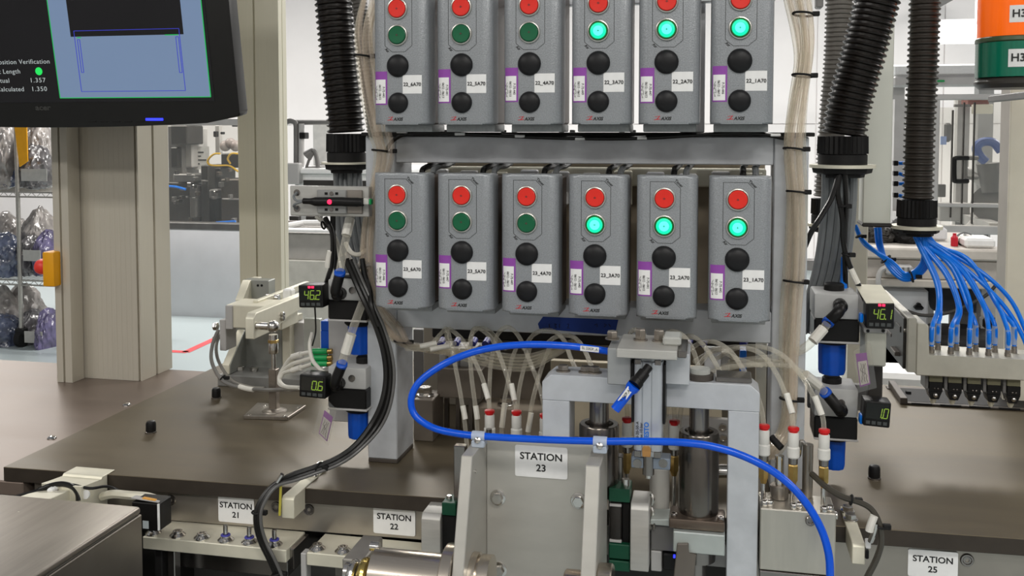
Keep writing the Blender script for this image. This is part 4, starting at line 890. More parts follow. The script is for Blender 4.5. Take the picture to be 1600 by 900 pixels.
# ================================================================== pressure regulators
def knob_geo(c, r, h, n=20):
    mb = MB(); lo, mi, hi = [], [], []
    for k in range(n * 2):
        a_ = math.pi * k / n; q = r if k % 4 < 2 else r * .95
        x, y = math.cos(a_), math.sin(a_)
        lo.append(mb.bm.verts.new((c[0] + q * .90 * x, c[1] + q * .90 * y, c[2]))); mi.append(mb.bm.verts.new((c[0] + q * .97 * x, c[1] + q * .97 * y, c[2] + h * .1))); hi.append(mb.bm.verts.new((c[0] + q * x, c[1] + q * y, c[2] + h)))
    N = len(lo); mb.bm.faces.new(lo[::-1]); mb.bm.faces.new(hi)
    for A, B in ((lo, mi), (mi, hi)):
        for k in range(N): mb.bm.faces.new((A[k], A[(k + 1) % N], B[(k + 1) % N], B[k]))
    return mb
def regulator(label, Y, uc, body, black, line, flange, knob, cap=None):
    """each entry in pixels: body/black/line/flange/knob = (u0, v0, u1, v1)"""
    yc = Y + .032; s = px_len(uc, body[1], Y)
    t = thing('pressure_regulator', label, 'regulator', at((knob[0] + knob[2]) / 2, knob[3], Y), 'air pressure regulators with blue knobs')
    obj('body', front(MB(), *body, Y, .062, .003, 2), REG, t)
    obj('valve_section', front(MB(), *black, Y + .0005, .060, .002), BLACK, t)
    obj('gasket_plate', front(MB(), *line, Y - .001, .062, .0006), LTGREY, t)
    cu = (flange[0] + flange[2]) / 2; c = at(cu, flange[3], Y); z1 = at(cu, flange[1], Y).z; r = (flange[2] - flange[0]) / 2 * s * 1.03
    obj('bonnet', MB().lathe((c.x, yc, c.z), (0, 0, 1), [(r * .86, 0), (r, .003), (r, z1 - c.z)], 28), BLACKM, t)
    cu = (knob[0] + knob[2]) / 2; c = at(cu, knob[3], Y); z1 = at(cu, knob[1], Y).z
    obj('knob', knob_geo((c.x, yc, c.z), (knob[2] - knob[0]) / 2 * s * 1.03, z1 - c.z), BLUE_K, t)
    p = at((body[0] + body[2]) / 2 + 8, (body[1] + body[3]) / 2, Y)
    obj('port_screw', MB().lathe((p.x, Y + .0005, p.z), (0, -1, 0), [(.005, 0), (.005, .002), (.003, .002)], 14), STEEL_D, t)
    if cap:
        cu = (cap[0] + cap[2]) / 2; c = at(cu, cap[3], Y); z1 = at(cu, cap[1], Y).z
        obj('cap', MB().lathe((c.x, yc, c.z), (0, 0, 1), [((cap[2] - cap[0]) / 2 * s, 0), ((cap[2] - cap[0]) / 2 * s, (z1 - c.z) * .8), ((cap[2] - cap[0]) / 2.4 * s, z1 - c.z)], 20), BLACKM, t)
    return t
def elbow(label, p0, p1, collar_t, Y, r=.0075):
    """push-in elbow: black body between two pixels ending in a blue collar"""
    a_, b_ = at(*p0, Y), at(*p1, Y - .022); t = thing('elbow_fitting', label, 'fitting', a_, 'black elbow fittings with blue collars')
    d = (b_ - a_).normalized()
    mb = MB().tube([a_ + Vector((0, .012, 0)), a_ + Vector((0, -.008, 0)), a_ + Vector((0, -.016, 0)) + d * .004, a_ + Vector((0, -.018, 0)) + d * .012, b_], lambda s_: r * (1.0 + .18 * (s_ < .45)), 14, 5)
    mb.ball(a_ + Vector((0, -.014, 0)), r * 1.2, 14)
    obj('body', mb, BLACK, t)
    obj('collar', MB().lathe(b_ - d * .001, d, [(r * 1.0, 0), (r * 1.08, .0008), (r * 1.05, .005), (r * .82, .006)], 18), BLUE_K, t)
    return b_ + d * .004, d
GY = .075
regulator('upper left pressure regulator with blue knob, beside the 46.2 gauge', GY, 541, (512, 437, 573, 470), (512, 470, 573, 500), (512, 500, 573, 503), (526, 503, 572, 514), (531, 514, 568, 559))
regulator('lower left pressure regulator with blue knob, beside the 0.6 gauge', GY, 541, (512, 574, 572, 608), (512, 608, 572, 639), (512, 639, 573, 642), (526, 641, 572, 651), (531, 650, 567, 693), (544, 564, 567, 576))
QY = .13
regulator('upper right pressure regulator with blue knob, beside the 46.1 gauge', QY, 1306, (1272, 459, 1342, 499), (1272, 499, 1343, 534), (1272, 534, 1343, 537), (1278, 536, 1331, 543), (1283, 543, 1325, 592), (1292, 448, 1323, 460))
regulator('lower right pressure regulator with blue knob, beside the 1.0 gauge', QY, 1306, (1272, 607, 1341, 652), (1272, 652, 1340, 687), (1272, 686, 1341, 689), (1287, 688, 1330, 697), (1291, 697, 1324, 743), (1289, 597, 1319, 609))
e1, d1 = elbow('upper left elbow fitting with blue collar on the 46.2 regulator', (533, 458), (531, 428), None, GY)
e2, d2 = elbow('lower left elbow fitting with blue collar on the 0.6 regulator', (531, 598), (534, 571), None, GY)
e3, d3 = elbow('upper right elbow fitting with blue collar on the 46.1 regulator', (1312, 476), (1295, 502), None, QY)
e4, d4 = elbow('lower right elbow fitting with blue collar on the 1.0 regulator', (1312, 637), (1291, 615), None, QY)
def clear_hose(label, pts, r, sleeve=None, group=None, m=None):
    t = thing('clear_tube', label, 'tube', pts[-1], group)
    obj('hose', MB().tube(pts, r, 10, 8), m or TUBE_C, t)
    if sleeve: obj('marker_sleeve', MB().tube(sleeve, r * 1.25, 10, 4), SLEEVE, t)
    return t
clear_hose('clear tube from upper left elbow up to the sensor plate', [e1, at(535, 400, GY - .012), at(541, 370, GY), at(547, 345, .085), at(551, 325, .1)], .0058, [at(541, 368, GY), at(547, 342, .087)])
clear_hose('clear tube from the lower left elbow rising to the upper regulator', [e2, at(541, 545, GY - .02), at(551, 515, GY - .018), at(560, 490, GY - .014), at(567, 472, GY - .01)], .0058, [at(540, 552, GY - .02), at(549, 522, GY - .019)])
clear_hose('clear tube from the upper right elbow curving down left', [e3, at(1280, 522, QY - .03), at(1255, 545, QY - .04), at(1220, 558, QY - .04), at(1180, 563, QY - .03), at(1140, 568, .12)], .0058, [at(1287, 513, QY - .028), at(1270, 533, QY - .036)])
clear_hose('clear tube from lower right elbow arching back over the fittings', [e4, at(1272, 598, QY - .03), at(1250, 582, QY - .045), at(1215, 568, QY - .05), at(1175, 566, QY - .04), at(1130, 575, .11)], .0056, [at(1278, 602, QY - .028), at(1258, 586, QY - .042)])

# ================================================================== digital pressure gauges
SEGS = {'0': 'abcdef', '1': 'bc', '2': 'abged', '4': 'fgbc', '6': 'afgedc', '5': 'afgcd'}
def seg_digit(mb, x, z, w, h, ch, y, sl=.12):
    t_ = w * .20
    def bar(xa, za, xb, zb):
        A = Vector((xa + (za - z) * sl, y, za)); B = Vector((xb + (zb - z) * sl, y, zb)); d = (B - A).normalized(); n = Vector((d.z, 0, -d.x)) * t_ / 2
        A += d * t_ * .3; B -= d * t_ * .3
        mb.prism([A - n, A + n, B + n, B - n], (0, -.0003, 0))
    L = {'a': (x, z + h, x + w, z + h), 'b': (x + w, z + h, x + w, z + h / 2), 'c': (x + w, z + h / 2, x + w, z), 'd': (x, z, x + w, z), 'e': (x, z + h / 2, x, z), 'f': (x, z + h, x, z + h / 2), 'g': (x, z + h / 2, x + w, z + h / 2)}
    for k in SEGS[ch]: bar(*L[k])
def gauge(label, u0, v0, u1, v1, Y, digits, red, rot=0.0):
    a_, b_ = at(u0, v1, Y), at(u1, v0, Y); w, h = b_.x - a_.x, b_.z - a_.z; x0, z0 = a_.x, a_.z
    t = thing('digital_gauge', label, 'gauge', a_, 'digital pressure gauges')
    obj('housing', MB().box(x0, b_.x, Y, Y + .03, z0, b_.z, .002, 2), BLACK, t)
    obj('display', MB().box(x0 + w * .07, b_.x - w * .07, Y - .0006, Y + .001, z0 + h * .30, b_.z - h * .06, .0004), mat('display_glass', (.006, .007, .006, 1), .15), t)
    mb = MB(); n = len(digits.replace('.', '')); dw = w * .155; dh = h * .38; pitch = w * .235; x = b_.x - w * .13 - dw - (n - 1) * pitch; z = z0 + h * .38
    for i, ch in enumerate(digits):
        if ch == '.': mb.box(x - pitch + dw + w * .03, x - pitch + dw + w * .065, Y - .0012, Y - .0006, z - h * .02, z + h * .03); continue
        seg_digit(mb, x, z, dw, dh, ch, Y - .0008); x += pitch
    obj('digits', mb, LED_G, t)
    if red: obj('red_indicator', MB().box(x0 + w * .42, x0 + w * .52, Y - .0012, Y - .0006, b_.z - h * .13, b_.z - h * .04).box(x0 + w * .56, x0 + w * .66, Y - .0012, Y - .0006, b_.z - h * .13, b_.z - h * .04), LED_R, t)
    for k in range(4):
        obj('key', MB().box(x0 + w * (.10 + k * .21), x0 + w * (.26 + k * .21), Y - .0012, Y, z0 + h * .09, z0 + h * .23, .0004), mat('dim_key', (.05, .055, .055, 1), .4), t)
    if rot: t.rotation_euler.y = rot
    return t
t = gauge('black digital gauge reading 46.2 beside upper left regulator', 467, 447, 505, 481, .055, '46.2', True, math.radians(-2))
t = gauge('black digital gauge reading 0.6 beside lower left regulator', 467, 587, 508, 620, .055, '0.6', False, math.radians(2))
t = gauge('black digital gauge reading 46.1 beside upper right regulator', 1353, 474, 1398, 513, .10, '46.1', True)
obj('top_plate', MB().prism([at(1353, 474, .1), at(1397, 474, .1), Vector((at(1397, 474, .1).x - .004, .175, at(1353, 474, .1).z + .012)), Vector((at(1353, 474, .1).x - .004, .175, at(1353, 474, .1).z + .012))], (0, 0, .0012)), CREAM, t)
t2 = gauge('black digital gauge reading 1.0 beside lower right regulator', 1348, 628, 1391, 665, .10, '1.0', False, math.radians(3))
# ================================================================== monitor (tilted down toward the operator)
MO = at(95, 153, .30); TILT = math.radians(9.5)
mon = thing('monitor', 'black monitor showing a length verification screen, upper left', 'monitor', MO)
mon.rotation_euler.x = TILT
S = px_len(200, 153, .30)
LX = (at(330, 153, .30).x - MO.x)              # width of the picture on the screen
U = LX / 235.0                                  # metres per photo pixel across
def lm(name, mb, m, par=mon, label=None):
    me = mb.mesh(name, m); o = shared(name, me, par)
    if label: o['label'] = label
    return o
BK = mat('monitor_bezel', (.008, .0075, .007, 1), .3, 0, .1, 40)
SCR = mat('dark_screen', (.006, .006, .007, 1), .2, 0, .2, 8, emit=(.006, .0055, .006, 1), estr=1)
XL = -330 * U; XR = (366 - 91) * U; ZB = -34 * U; ZT = 330 * U
# bezel: a frame with gently curved lower edge
pts = []
for k in range(13):
    f = k / 12; x = XL + (XR - XL) * f; pts.append((x, 0, ZB - .012 * (1 - (2 * f - 1) ** 2) * .9 + (.008 if k in (0, 12) else 0)))
pts += [(XR, 0, ZB + .015), (XR, 0, ZT), (XL, 0, ZT)]
lm('bezel', MB().prism(pts, (0, .03, 0), .003, 2), BK)
lm('rear_shell', MB().box(XL + .02, XR - .02, .0305, .07, ZB + .02, ZT - .02, .012, 2), BLACKM)
lm('mount_arm', MB().box(-.06, .0, .07, .16, .05, .12, .004), BLACKM)
scr = lm('screen', MB().box(-300 * U, 240 * U, -.0008, .001, -6 * U, 300 * U), SCR)
IMG = mat('screen_picture', (.02, .03, .05, 1), .3, 0, .1, 6, emit=(.17, .24, .37, 1), estr=.95)
lm('live_picture', MB().box(0, LX, -.0014, -.0007, 0, 156 * U), IMG, scr)
GRN = mat('screen_green', (0, .1, .02, 1), .4, emit=(.02, .55, .12, 1), estr=.7); OLV = mat('screen_olive', (.1, .12, 0, 1), .4, emit=(.35, .42, .03, 1), estr=.7)
lm('picture_border', MB().box(-.6 * U, .6 * U, -.0018, -.0012, 0, 156 * U).box(LX - .6 * U, LX + .6 * U, -.0018, -.0012, 0, 156 * U).box(0, LX, -.0018, -.0012, -.6 * U, .6 * U), GRN, scr)
lm('picture_top_border', MB().box(0, LX, -.0018, -.0012, 155.4 * U, 157 * U), OLV, scr)
lm('part_silhouette', MB().box(30 * U, 204 * U, -.0018, -.0012, 86 * U, 155 * U), SCR, scr)
BL = mat('screen_blue_line', (0, 0, .1, 1), .4, emit=(.05, .06, .55, 1), estr=.8)
def outline_box(x0, z0, x1, z1, w=.8):
    return MB().box((x0 - w / 2) * U, (x0 + w / 2) * U, -.0023, -.0017, z0 * U, z1 * U).box((x1 - w / 2) * U, (x1 + w / 2) * U, -.0023, -.0017, z0 * U, z1 * U).box(x0 * U, x1 * U, -.0023, -.0017, (z0 - w / 2) * U, (z0 + w / 2) * U).box(x0 * U, x1 * U, -.0023, -.0017, (z1 - w / 2) * U, (z1 + w / 2) * U)
lm('measure_box', outline_box(36, 9, 198, 94), BL, scr); lm('measure_gauge', outline_box(40, 36, 43.5, 82), BL, scr); lm('measure_gauge', outline_box(192, 34, 196, 83), BL, scr)
lm('edge_marks', MB().box(40 * U, 46 * U, -.0023, -.0017, 84 * U, 85.5 * U).box(176 * U, 196 * U, -.0023, -.0017, 85 * U, 86.3 * U), GRN, scr)
lm('status_dot', MB().lathe((-29 * U, -.0008, 38.5 * U), (0, -1, 0), [(5.6 * U, 0), (5.6 * U, .0006)], 24), mat('screen_green_dot', (0, .2, .05, 1), .4, emit=(.02, .75, .10, 1), estr=.95), scr)
TXT = mat('screen_text', (.1, .1, .1, 1), .4, emit=(.36, .40, .40, 1), estr=1)
for s_, x, z in (('Position Verification', -9, 52), ('Part Length', -59, 38.5), ('Actual', -79, 25.5), ('Calculated', -57, 13)):
    text('screen_text', s_, 9.2 * U, TXT, scr, (x * U, -.0012, z * U), align='RIGHT', world=False, sx=1.08, bold=.0, space=1.08)
for s_, x, z in (('1.357', -20, 25.5), ('1.350', -19.5, 13)):
    text('screen_text', s_, 9.2 * U, TXT, scr, (x * U, -.0012, z * U), align='RIGHT', world=False, sx=1.12, bold=.0, space=1.15)
text('maker_mark', 'acer', 11 * U, mat('dim_grey_mark', (.045, .045, .042, 1), .4), mon, (-31 * U, -.0005, -14 * U), world=False, bold=.03, sx=1.3)
lm('power_light', MB().box(131 * U, 158 * U, -.0016, .001, -33 * U, -29.5 * U, .0006), LED_B)
for k in range(5): lm('menu_button', MB().box((40 + k * 19) * U, (52 + k * 19) * U, -.0012, .001, -35 * U, -33.4 * U, .0003), BLACKM)

# ================================================================== sensor plate on the left of the frame
SYP = .055
t = thing('sensor_plate', 'grey aluminium mounting plate carrying a sensor left of the boxes', 'bracket', at(517, 338, SYP))
pl = front(MB(), 453, 291, 577, 338, SYP, .012, .0012)
obj('plate', pl, ALU_MILL, t)
for v in (301, 326):
    c = at(464, v, SYP); obj('counterbore', MB().lathe((c.x, SYP - .0003, c.z), (0, -1, 0), [(.0048, 0), (.0048, .0004), (.0030, .0005)], 18), STEEL_D, t)
obj('clamp_plate', front(MB(), 495, 297, 541, 334, SYP - .006, .006, .0012), mat('grey_clamp', (.36, .36, .35, 1), .4, .5), t)
for v in (302.5, 327.5):
    for u in (509.5, 526):
        obj('socket', front(MB(), u - 2.3, v - 2, u + 2.3, v + 2, SYP - .0064, .002), BLACK, t)
    c = at(518, v, SYP - .006); obj('screw', MB().lathe((c.x, SYP - .006, c.z), (0, -1, 0), [(.0030, 0), (.0030, .0008), (.0016, .0008)], 14), STEEL_D, t)
obj('side_plate', front(MB(), 541, 297, 566, 334, SYP - .003, .003, .0008), mat('brown_grey_anodised', (.30, .27, .24, 1), .4, .5), t)
t = thing('sensor_amplifier', 'black inline sensor with glowing red light on the plate', 'sensor', at(518, 322, SYP - .01))
ya = SYP - .013
a_, b_ = at(472, 315, ya), at(566, 316, ya)
obj('body', MB().tube([at(474, 314, ya), at(486, 314.5, ya), at(494, 315, ya), at(500, 315, ya), at(505, 315, ya), at(532, 315, ya), at(540, 315.5, ya), at(556, 316, ya), at(567, 316, ya)], lambda s: .0042 + .0022 * min(1, max(0, (s - .1) * 8)) * (1 if s < .93 else .8), 14, 4), BLACK, t)
obj('red_light', MB().lathe((at(517.5, 315, ya).x, ya - .0058, at(517, 315, ya).z), (0, -1, 0), [(.0035, 0), (.0032, .0012), (.001, .0016)], 14), LED_R, t)
obj('connector', front(MB(), 567, 310, 576, 320, ya, .008, .001), WHITEFIT, t); obj('green_ring', front(MB(), 576, 311, 580, 320, ya, .008, .001), GREENPLUG, t)
for v0, lab in ((301, 'upper'), (326, 'lower')):
    obj('lead', MB().tube([at(464, v0, SYP - .001), at(459, v0 + (6 if v0 < 310 else -4), ya + .004), at(463, 313 if v0 < 310 else 318, ya), at(475, 314, ya)], .0018, 8, 6), CABLE_G, t)

# ================================================================== lever fixture at the back left of the table
fx = thing('lever_fixture', 'cream aluminium lever fixture with gusset plates at the back of the table', 'fixture', atz(400, 600, TABLE))
Y0 = .43
def zz(u, v, Y): return at(u, v, Y).z
# foot plate
x0, x1 = at(340, 598, Y0).x, at(475, 598, Y0).x
zf = at(400, 589, Y0).z
obj('foot_plate', MB().box(x0, x1, Y0, .56, TABLE, zf, .001), mat('foot_grey', (.28, .28, .27, 1), .45, .5), fx)
# near gusset: seen on its right-hand face, with a sloping front edge
def gusset(ul, ur, pts, m, name='gusset'):
    """pts in (Y, z) outline, plate between columns ul..ur measured at the first point"""
    xa, xb = at(ul, 500, pts[0][0]).x, at(ur, 500, pts[0][0]).x
    obj(name, MB().prism([(xa, y, z) for y, z in pts], (xb - xa, 0, 0), .0008), m, fx)
yg = Y0 + .005
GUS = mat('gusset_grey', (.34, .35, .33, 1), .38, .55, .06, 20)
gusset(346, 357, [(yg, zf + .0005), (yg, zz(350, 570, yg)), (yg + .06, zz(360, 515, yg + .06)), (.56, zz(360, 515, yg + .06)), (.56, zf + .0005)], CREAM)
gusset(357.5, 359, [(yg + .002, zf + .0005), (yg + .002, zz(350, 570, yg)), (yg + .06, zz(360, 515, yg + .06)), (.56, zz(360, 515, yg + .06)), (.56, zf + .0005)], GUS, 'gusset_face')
gusset(368, 380, [(.50, zz(370, 512, .5)), (.50, zz(370, 468, .50)), (.53, zz(380, 438, .53)), (.58, zz(380, 438, .53)), (.58, zz(370, 512, .5))], CREAM)
obj('rear_plate', front(MB(), 380, 438, 420, 512, .535, .03, .001), GUS, fx)
for u, v in ((403, 446), (409, 446)): obj('hole', MB().lathe(at(u, v, .5349), (0, -1, 0), [(.0025, 0), (.0025, .0006)], 12), BLACK, fx)
obj('wall_plate', front(MB(), 361, 512, 441, 590, .50, .03, .001), GUS, fx)
obj('wall_plate', front(MB(), 441, 498, 453, 590, .47, .06, .001), CREAM, fx)
obj('wall_plate', front(MB(), 453, 504, 475, 590, .49, .04, .001), LTGREY, fx)
obj('wall_plate', front(MB(), 475, 498, 500, 590, .46, .012, .001), mat('pale_grey_plate', (.52, .54, .50, 1), .4, .3), fx)
yb = .40
obj('cross_block', front(MB(), 353, 478, 440, 514, yb, .07, .0015), CREAM, fx)
obj('cross_block', front(MB(), 352, 477.5, 363, 514.5, yb - .003, .07, .001), LTGREY, fx)
# two arms that reach back
ya = .275
xa, xb = at(383, 510, ya).x, at(397, 510, ya).x
obj('arm', MB().prism([(xa, ya, zz(390, 530, ya)), (xa, ya, zz(390, 498, ya)), (xa, ya + .008, zz(390, 490, ya)), (xa, .60, zz(390, 490, ya)), (xa, .60, zz(390, 506, ya)), (xa, ya + .13, zz(390, 516, ya)), (xa, ya + .08, zz(390, 530, ya))], (xb - xa, 0, 0), .0012), CREAM, fx)
xc, xd = at(383, 478, yb).x, at(391, 478, yb).x
obj('arm', MB().prism([(xc, yb + .03, zz(390, 478, yb)), (xc, yb + .03, zz(390, 474, yb)), (xc, .66, zz(390, 474, yb)), (xc, .66, zz(390, 484, yb)), (xc, yb + .071, zz(390, 484, yb))], (xd - xc, 0, 0), .001), CREAM, fx)
# roller block between the arms
obj('roller_pin', MB().cyl(at(416, 465, .50), at(436, 466, .50), .0075, seg=18, bev=.001), STEEL, fx)
obj('bearing_block', front(MB(), 441, 452, 455, 470, .47, .02, .003), WHITE, fx)
for u, v in ((437, 495), (450, 490)):
    c = at(u, v, .38); obj('cap_screw', screw_geo(MB(), (xb + .0002, c.y, c.z - .002), (1, 0, 0), .0052, .005), STEEL, fx)
for u, v in ((375, 583), (397, 571), (340, 510), (340, 530)):
    c = at(u, v, .47); obj('bolt', MB().hexnut((c.x, c.y, zf if v > 560 else c.z), (0, 0, 1) if v > 560 else (-1, 0, 0), .008, .008), STEEL, fx)
obj('side_block', front(MB(), 343, 500, 353, 548, yb + .01, .04, .001), LTGREY, fx)

rod = thing('tie_rod', 'upright rod with spherical joint standing on a small base plate', 'rod', atz(428, 648, TABLE))
ry_ = .285
cx = at(428, 600, ry_).x
def rz(v): return at(428, v, ry_).z
obj('cross_pin', MB().cyl((xb + .0002, ry_, rz(510)), (cx - .006, ry_, rz(510)), .0068, seg=18, bev=.0008), STEEL, rod)
obj('rod_end', MB().ball((cx, ry_, rz(510)), .0105, 18).lathe((cx, ry_, rz(552)), (0, 0, 1), [(.0075, 0), (.0082, .002), (.0082, .016), (.0072, .020), (.0075, .032)], 18), STEEL, rod)
obj('jam_nut', MB().hexnut((cx, ry_, rz(536)), (0, 0, 1), .0088, .006), BRASS, rod)
obj('threaded_rod', MB().cyl((cx, ry_, rz(578)), (cx, ry_, rz(551)), .0040, seg=14), STEEL, rod)
obj('square_bar', MB().box(cx - .0068, cx + .0068, ry_ - .0068, ry_ + .0068, TABLE + .006, rz(576), .0008), mat('bronze_bar', (.23, .20, .17, 1), .35, .7, .06, 30), rod)
p0, p1, p2, p3 = atz(380, 655, TABLE), atz(450, 657, TABLE), atz(478, 638, TABLE), atz(402, 634, TABLE)
hh = .006
obj('base_plate', MB().hexa([p0, p1, p2, p3] + [p + Vector((0, 0, hh)) for p in (p0, p1, p2, p3)], .0008), STEEL_BR, rod)
obj('collar', MB().lathe((cx, ry_, TABLE + hh), (0, 0, 1), [(.021, 0), (.020, .0015), (.012, .0035), (.010, .005)], 26), STEEL_BR, rod)
for u, v in ((389, 648), (444, 651), (466, 637), (413, 635)):
    c = atz(u, v, TABLE + hh); obj('screw', MB().lathe((c.x, c.y, TABLE + hh), (0, 0, 1), [(.0036, 0), (.0034, .0012), (.001, .002)], 12), STEEL, rod)

# cables round the fixture
cable('metal_hose', 'braided grey hose bending round the fixture at its left', [(341, 516, .42), (333, 535, .40), (330, 560, .37), (338, 582, .34), (352, 598, .31), (378, 606, .29), (410, 609, .27), (440, 609, .26), (470, 607, .2)], .0034, mat('braided_hose', (.30, .29, .27, 1), .3, .6), None, ((348, 590, .32, (.7, 0, -.6)),), [(374, 604, .288), (386, 607.5, .283), (396, 609, .277)])
cable('metal_hose', 'second braided hose inside the bend beside lever fixture', [(344, 520, .42), (338, 540, .41), (340, 560, .39), (350, 580, .36), (364, 596, .33), (390, 605, .30), (414, 607, .28)], .003, mat('braided_hose', (.3, .3, .3, 1)), None, ())
for k, (v, lab) in enumerate(((549, 'upper'), (559, 'middle'), (568, 'lower'))):
    t = thing('green_connector', f'{lab} green plug with a white cable behind the 0.6 gauge', 'connector', at(500, v, .14), 'green plugs behind the 0.6 gauge')
    obj('plug', MB().tube([at(488, v + .5, .14), at(492, v, .14), at(512, v, .14)], lambda s: .0036 + .0012 * (s > .25), 12, 3), GREENPLUG, t)
    obj('ferrule', MB().cyl(at(512, v, .14), at(519, v - .5, .14), .0040, seg=12), BRASS, t)
    w = [(488, v + .5, .14), (472, v + 4 + k, .15), (456, v + 9 + k, .16), (443, 575 + k * 4, .17), (436, 592 + k * 3, .17), (446, 604, .16), (468, 606, .13)]
    obj('cable', MB().tube(tpath(w), .0030, 8, 6), CABLE_W, t)
    if k != 1: obj('marker_sleeve', MB().tube(tpath([(470, v + 4.5 + k, .149), (457, v + 8.5 + k, .159)]), .0046, 10, 3), SLEEVE, t)
cable('white_cable', 'white cable arching from the green plugs to the lower left regulator', [(488, 520, .12), (484, 540, .11), (488, 562, .10), (498, 575, .09), (509, 584, .085)], .0030, CABLE_W)
lone('plug_block', front(MB(), 519, 538, 530, 572, .145, .012, .001), BLACK, 'black connector block that the green plugs enter', 'connector')
lone('blue_valve', front(front(MB(), 501, 517, 517, 546, .15, .02, .001), 501, 502, 517, 517.2, .15, .02, .001), BLUE_K, 'slim blue valve body behind the upper left regulator', 'valve')
cable('thin_lead', 'thin black lead dropping from the 46.2 gauge', [(492, 481, .07), (493, 500, .08), (493, 520, .1), (488, 540, .12)], .0012, RUBBER)
lone('regulator_bracket', MB().box(at(512, 500, .14).x, at(575, 500, .14).x, .142, .155, at(540, 660, .14).z, at(540, 440, .14).z, .001).box(at(508, 500, .14).x, at(520, 500, .14).x, .155, .165, at(540, 610, .14).z, at(540, 500, .14).z), LTGREY, 'grey mounting strip behind the two left regulators', 'bracket')

def hang_tag(label, pts, Y, string):
    """purple bordered paper tag in a clear sleeve"""
    P4 = [at(u, v, Y) for u, v in pts]
    t = thing('hang_tag', label, 'tag', P4[2], 'purple bordered inspection tags')
    obj('card', MB().prism(P4, (0, .0008, 0)), PURPLE, t)
    def inner(fa, fb, ga, gb):
        f = lambda s, g: P4[0].lerp(P4[1], s).lerp(P4[3].lerp(P4[2], s), g) + Vector((0, -.0006, 0))
        return [f(fa, ga), f(fb, ga), f(fb, gb), f(fa, gb)]
    obj('paper', MB().prism(inner(.08, .92, .24, .95), (0, .0005, 0)), mat('tag_paper', (.55, .52, .52, 1), .5), t)
    q = inner(.2, .8, .3, .9); mb = MB(); rq = random.Random(5)
    for k in range(3):
        f = (k + .5) / 3; A, B = q[0].lerp(q[1], f), q[3].lerp(q[2], f)
        mb.tube([A.lerp(B, j / 9) + Vector(((rq.random() - .5) * .0025, -.0007, (rq.random() - .5) * .002)) for j in range(10)], .00022, 4, 3)
    obj('writing', mb, INK, t)
    s0 = [at(u, v, Y - .0015) for u, v in string]
    obj('sleeve', MB().prism(s0, (0, .0003, 0)), GLASS, t)
hang_tag('purple edged tag hanging below the 0.6 gauge', [(507, 641), (520, 652), (511, 690), (498, 677)], .07, [(505, 618), (526, 640), (513, 697), (488, 676)])
hang_tag('purple edged tag in a clear sleeve below the 46.1 gauge', [(1337, 553), (1354, 551), (1360, 600), (1344, 605)], .11, [(1334, 548), (1360, 532), (1370, 606), (1340, 614)])

# ================================================================== front left: steel cover, ledges, brackets
# arm bracket reaching over the table edge
def side_bracket(label, pts_top, zdrop, Yf, screw_uv):
    pass
t = thing('arm_bracket', 'cream arm bracket bolted over the table edge between stations 21 and 22', 'bracket', atz(480, 760, TABLE))
yA = -.055
xa, xb = at(440, 770, yA).x, at(459, 770, yA).x
zt1 = at(450, 776, yA).z; zbm = at(450, 810, yA).z
yl = .075
obj('arm', MB().prism([(xa, yA, zbm), (xa, yA, zt1 - .004), (xa, yA + .004, zt1), (xa, yl, zt1), (xa, yl, TABLE + .0003), (xa, yfront(xa) - .0005, TABLE + .0003), (xa, yfront(xa) - .0005, zbm)], (xb - xa, 0, 0), .0008), CREAM, t)
c = at(490, 738, .01)
for (y, r) in ((.024, .0085), (.054, .0085)):
    obj('hex_bolt', MB().lathe(((xa + xb) / 2, y, zt1), (0, 0, 1), [(r, 0), (r, .0015), (r * .9, .0018)], 18).hexnut(((xa + xb) / 2, y, zt1 + .0018), (0, 0, 1), .0068, .006), STEEL, t)
obj('cable_clip', MB().prism([at(435, 806, -.06), at(438, 806, -.06), at(440, 755, -.06), at(437, 755, -.06)], (0, .002, 0)), mat('yellow_clip', rgb(190, 180, 70), .4), t)
obj('clip_foil', MB().tube([at(433, 753, -.062), at(437, 747, -.062), at(441, 741, -.062)], .0028, 8, 3), STEEL, t)

# ledges with dispensing nozzles
def nozzle(u, v, Yc, ztop, pin, label):
    c = at(u, v, Yc); t = thing('nozzle', label, 'nozzle', (c.x, Yc, ztop), 'steel nozzles on the cream ledges')
    obj('base', MB().lathe((c.x, Yc, ztop), (0, 0, 1), [(.0106, 0), (.0106, .0014), (.0064, .0050), (.0064, .0066), (.0054, .0074)] + ([] if pin else [(.0034, .0074), (.0028, .004)]), 22), STEEL, t)
    obj('set_screw', MB().lathe((c.x + .003, Yc - .0085, ztop + .0028), (.2, -1, .3), [(.0022, 0), (.0022, .002), (.001, .0022)], 10), STEEL, t)
    if pin:
        obj('seal_ring', MB().torus((c.x, Yc, ztop + .0072), (0, 0, 1), .0050, .0015, 20, 8), mat('blue_seal', rgb(70, 70, 160), .4), t)
        obj('pin', MB().lathe((c.x, Yc, ztop + .0074), (0, 0, 1), [(.0032, 0), (.0032, .012), (.0028, .0135), (.0015, .0135)], 14), STEEL, t)
yl0 = -.066
zl = TABLE - .0655
xl0, xl1 = at(223, 855, yl0).x, at(447, 872, yl0).x
t = thing('nozzle_ledge', 'cream ledge under station 21 holding six nozzles', 'ledge', ((xl0 + xl1) / 2, -.04, zl - .018))
obj('shelf', MB().prism([(xl0, yl0, zl - .017), (xl1, yl0, zl - .017), (xl1, -.006, zl - .017), (xl0, -.006, zl - .017)], (0, 0, .017), .001), CREAM, t)
obj('cheek', MB().box(xl1 + .0003, xl1 + .006, yl0 + .01, -.007, zl - .03, zl - .002, .0008), STEEL_D, t)
obj('wall_bracket', MB().box(xl0 + .02, xl1 - .02, -.020, .09, zl - .06, zl - .018, .001), STEEL_D, t)
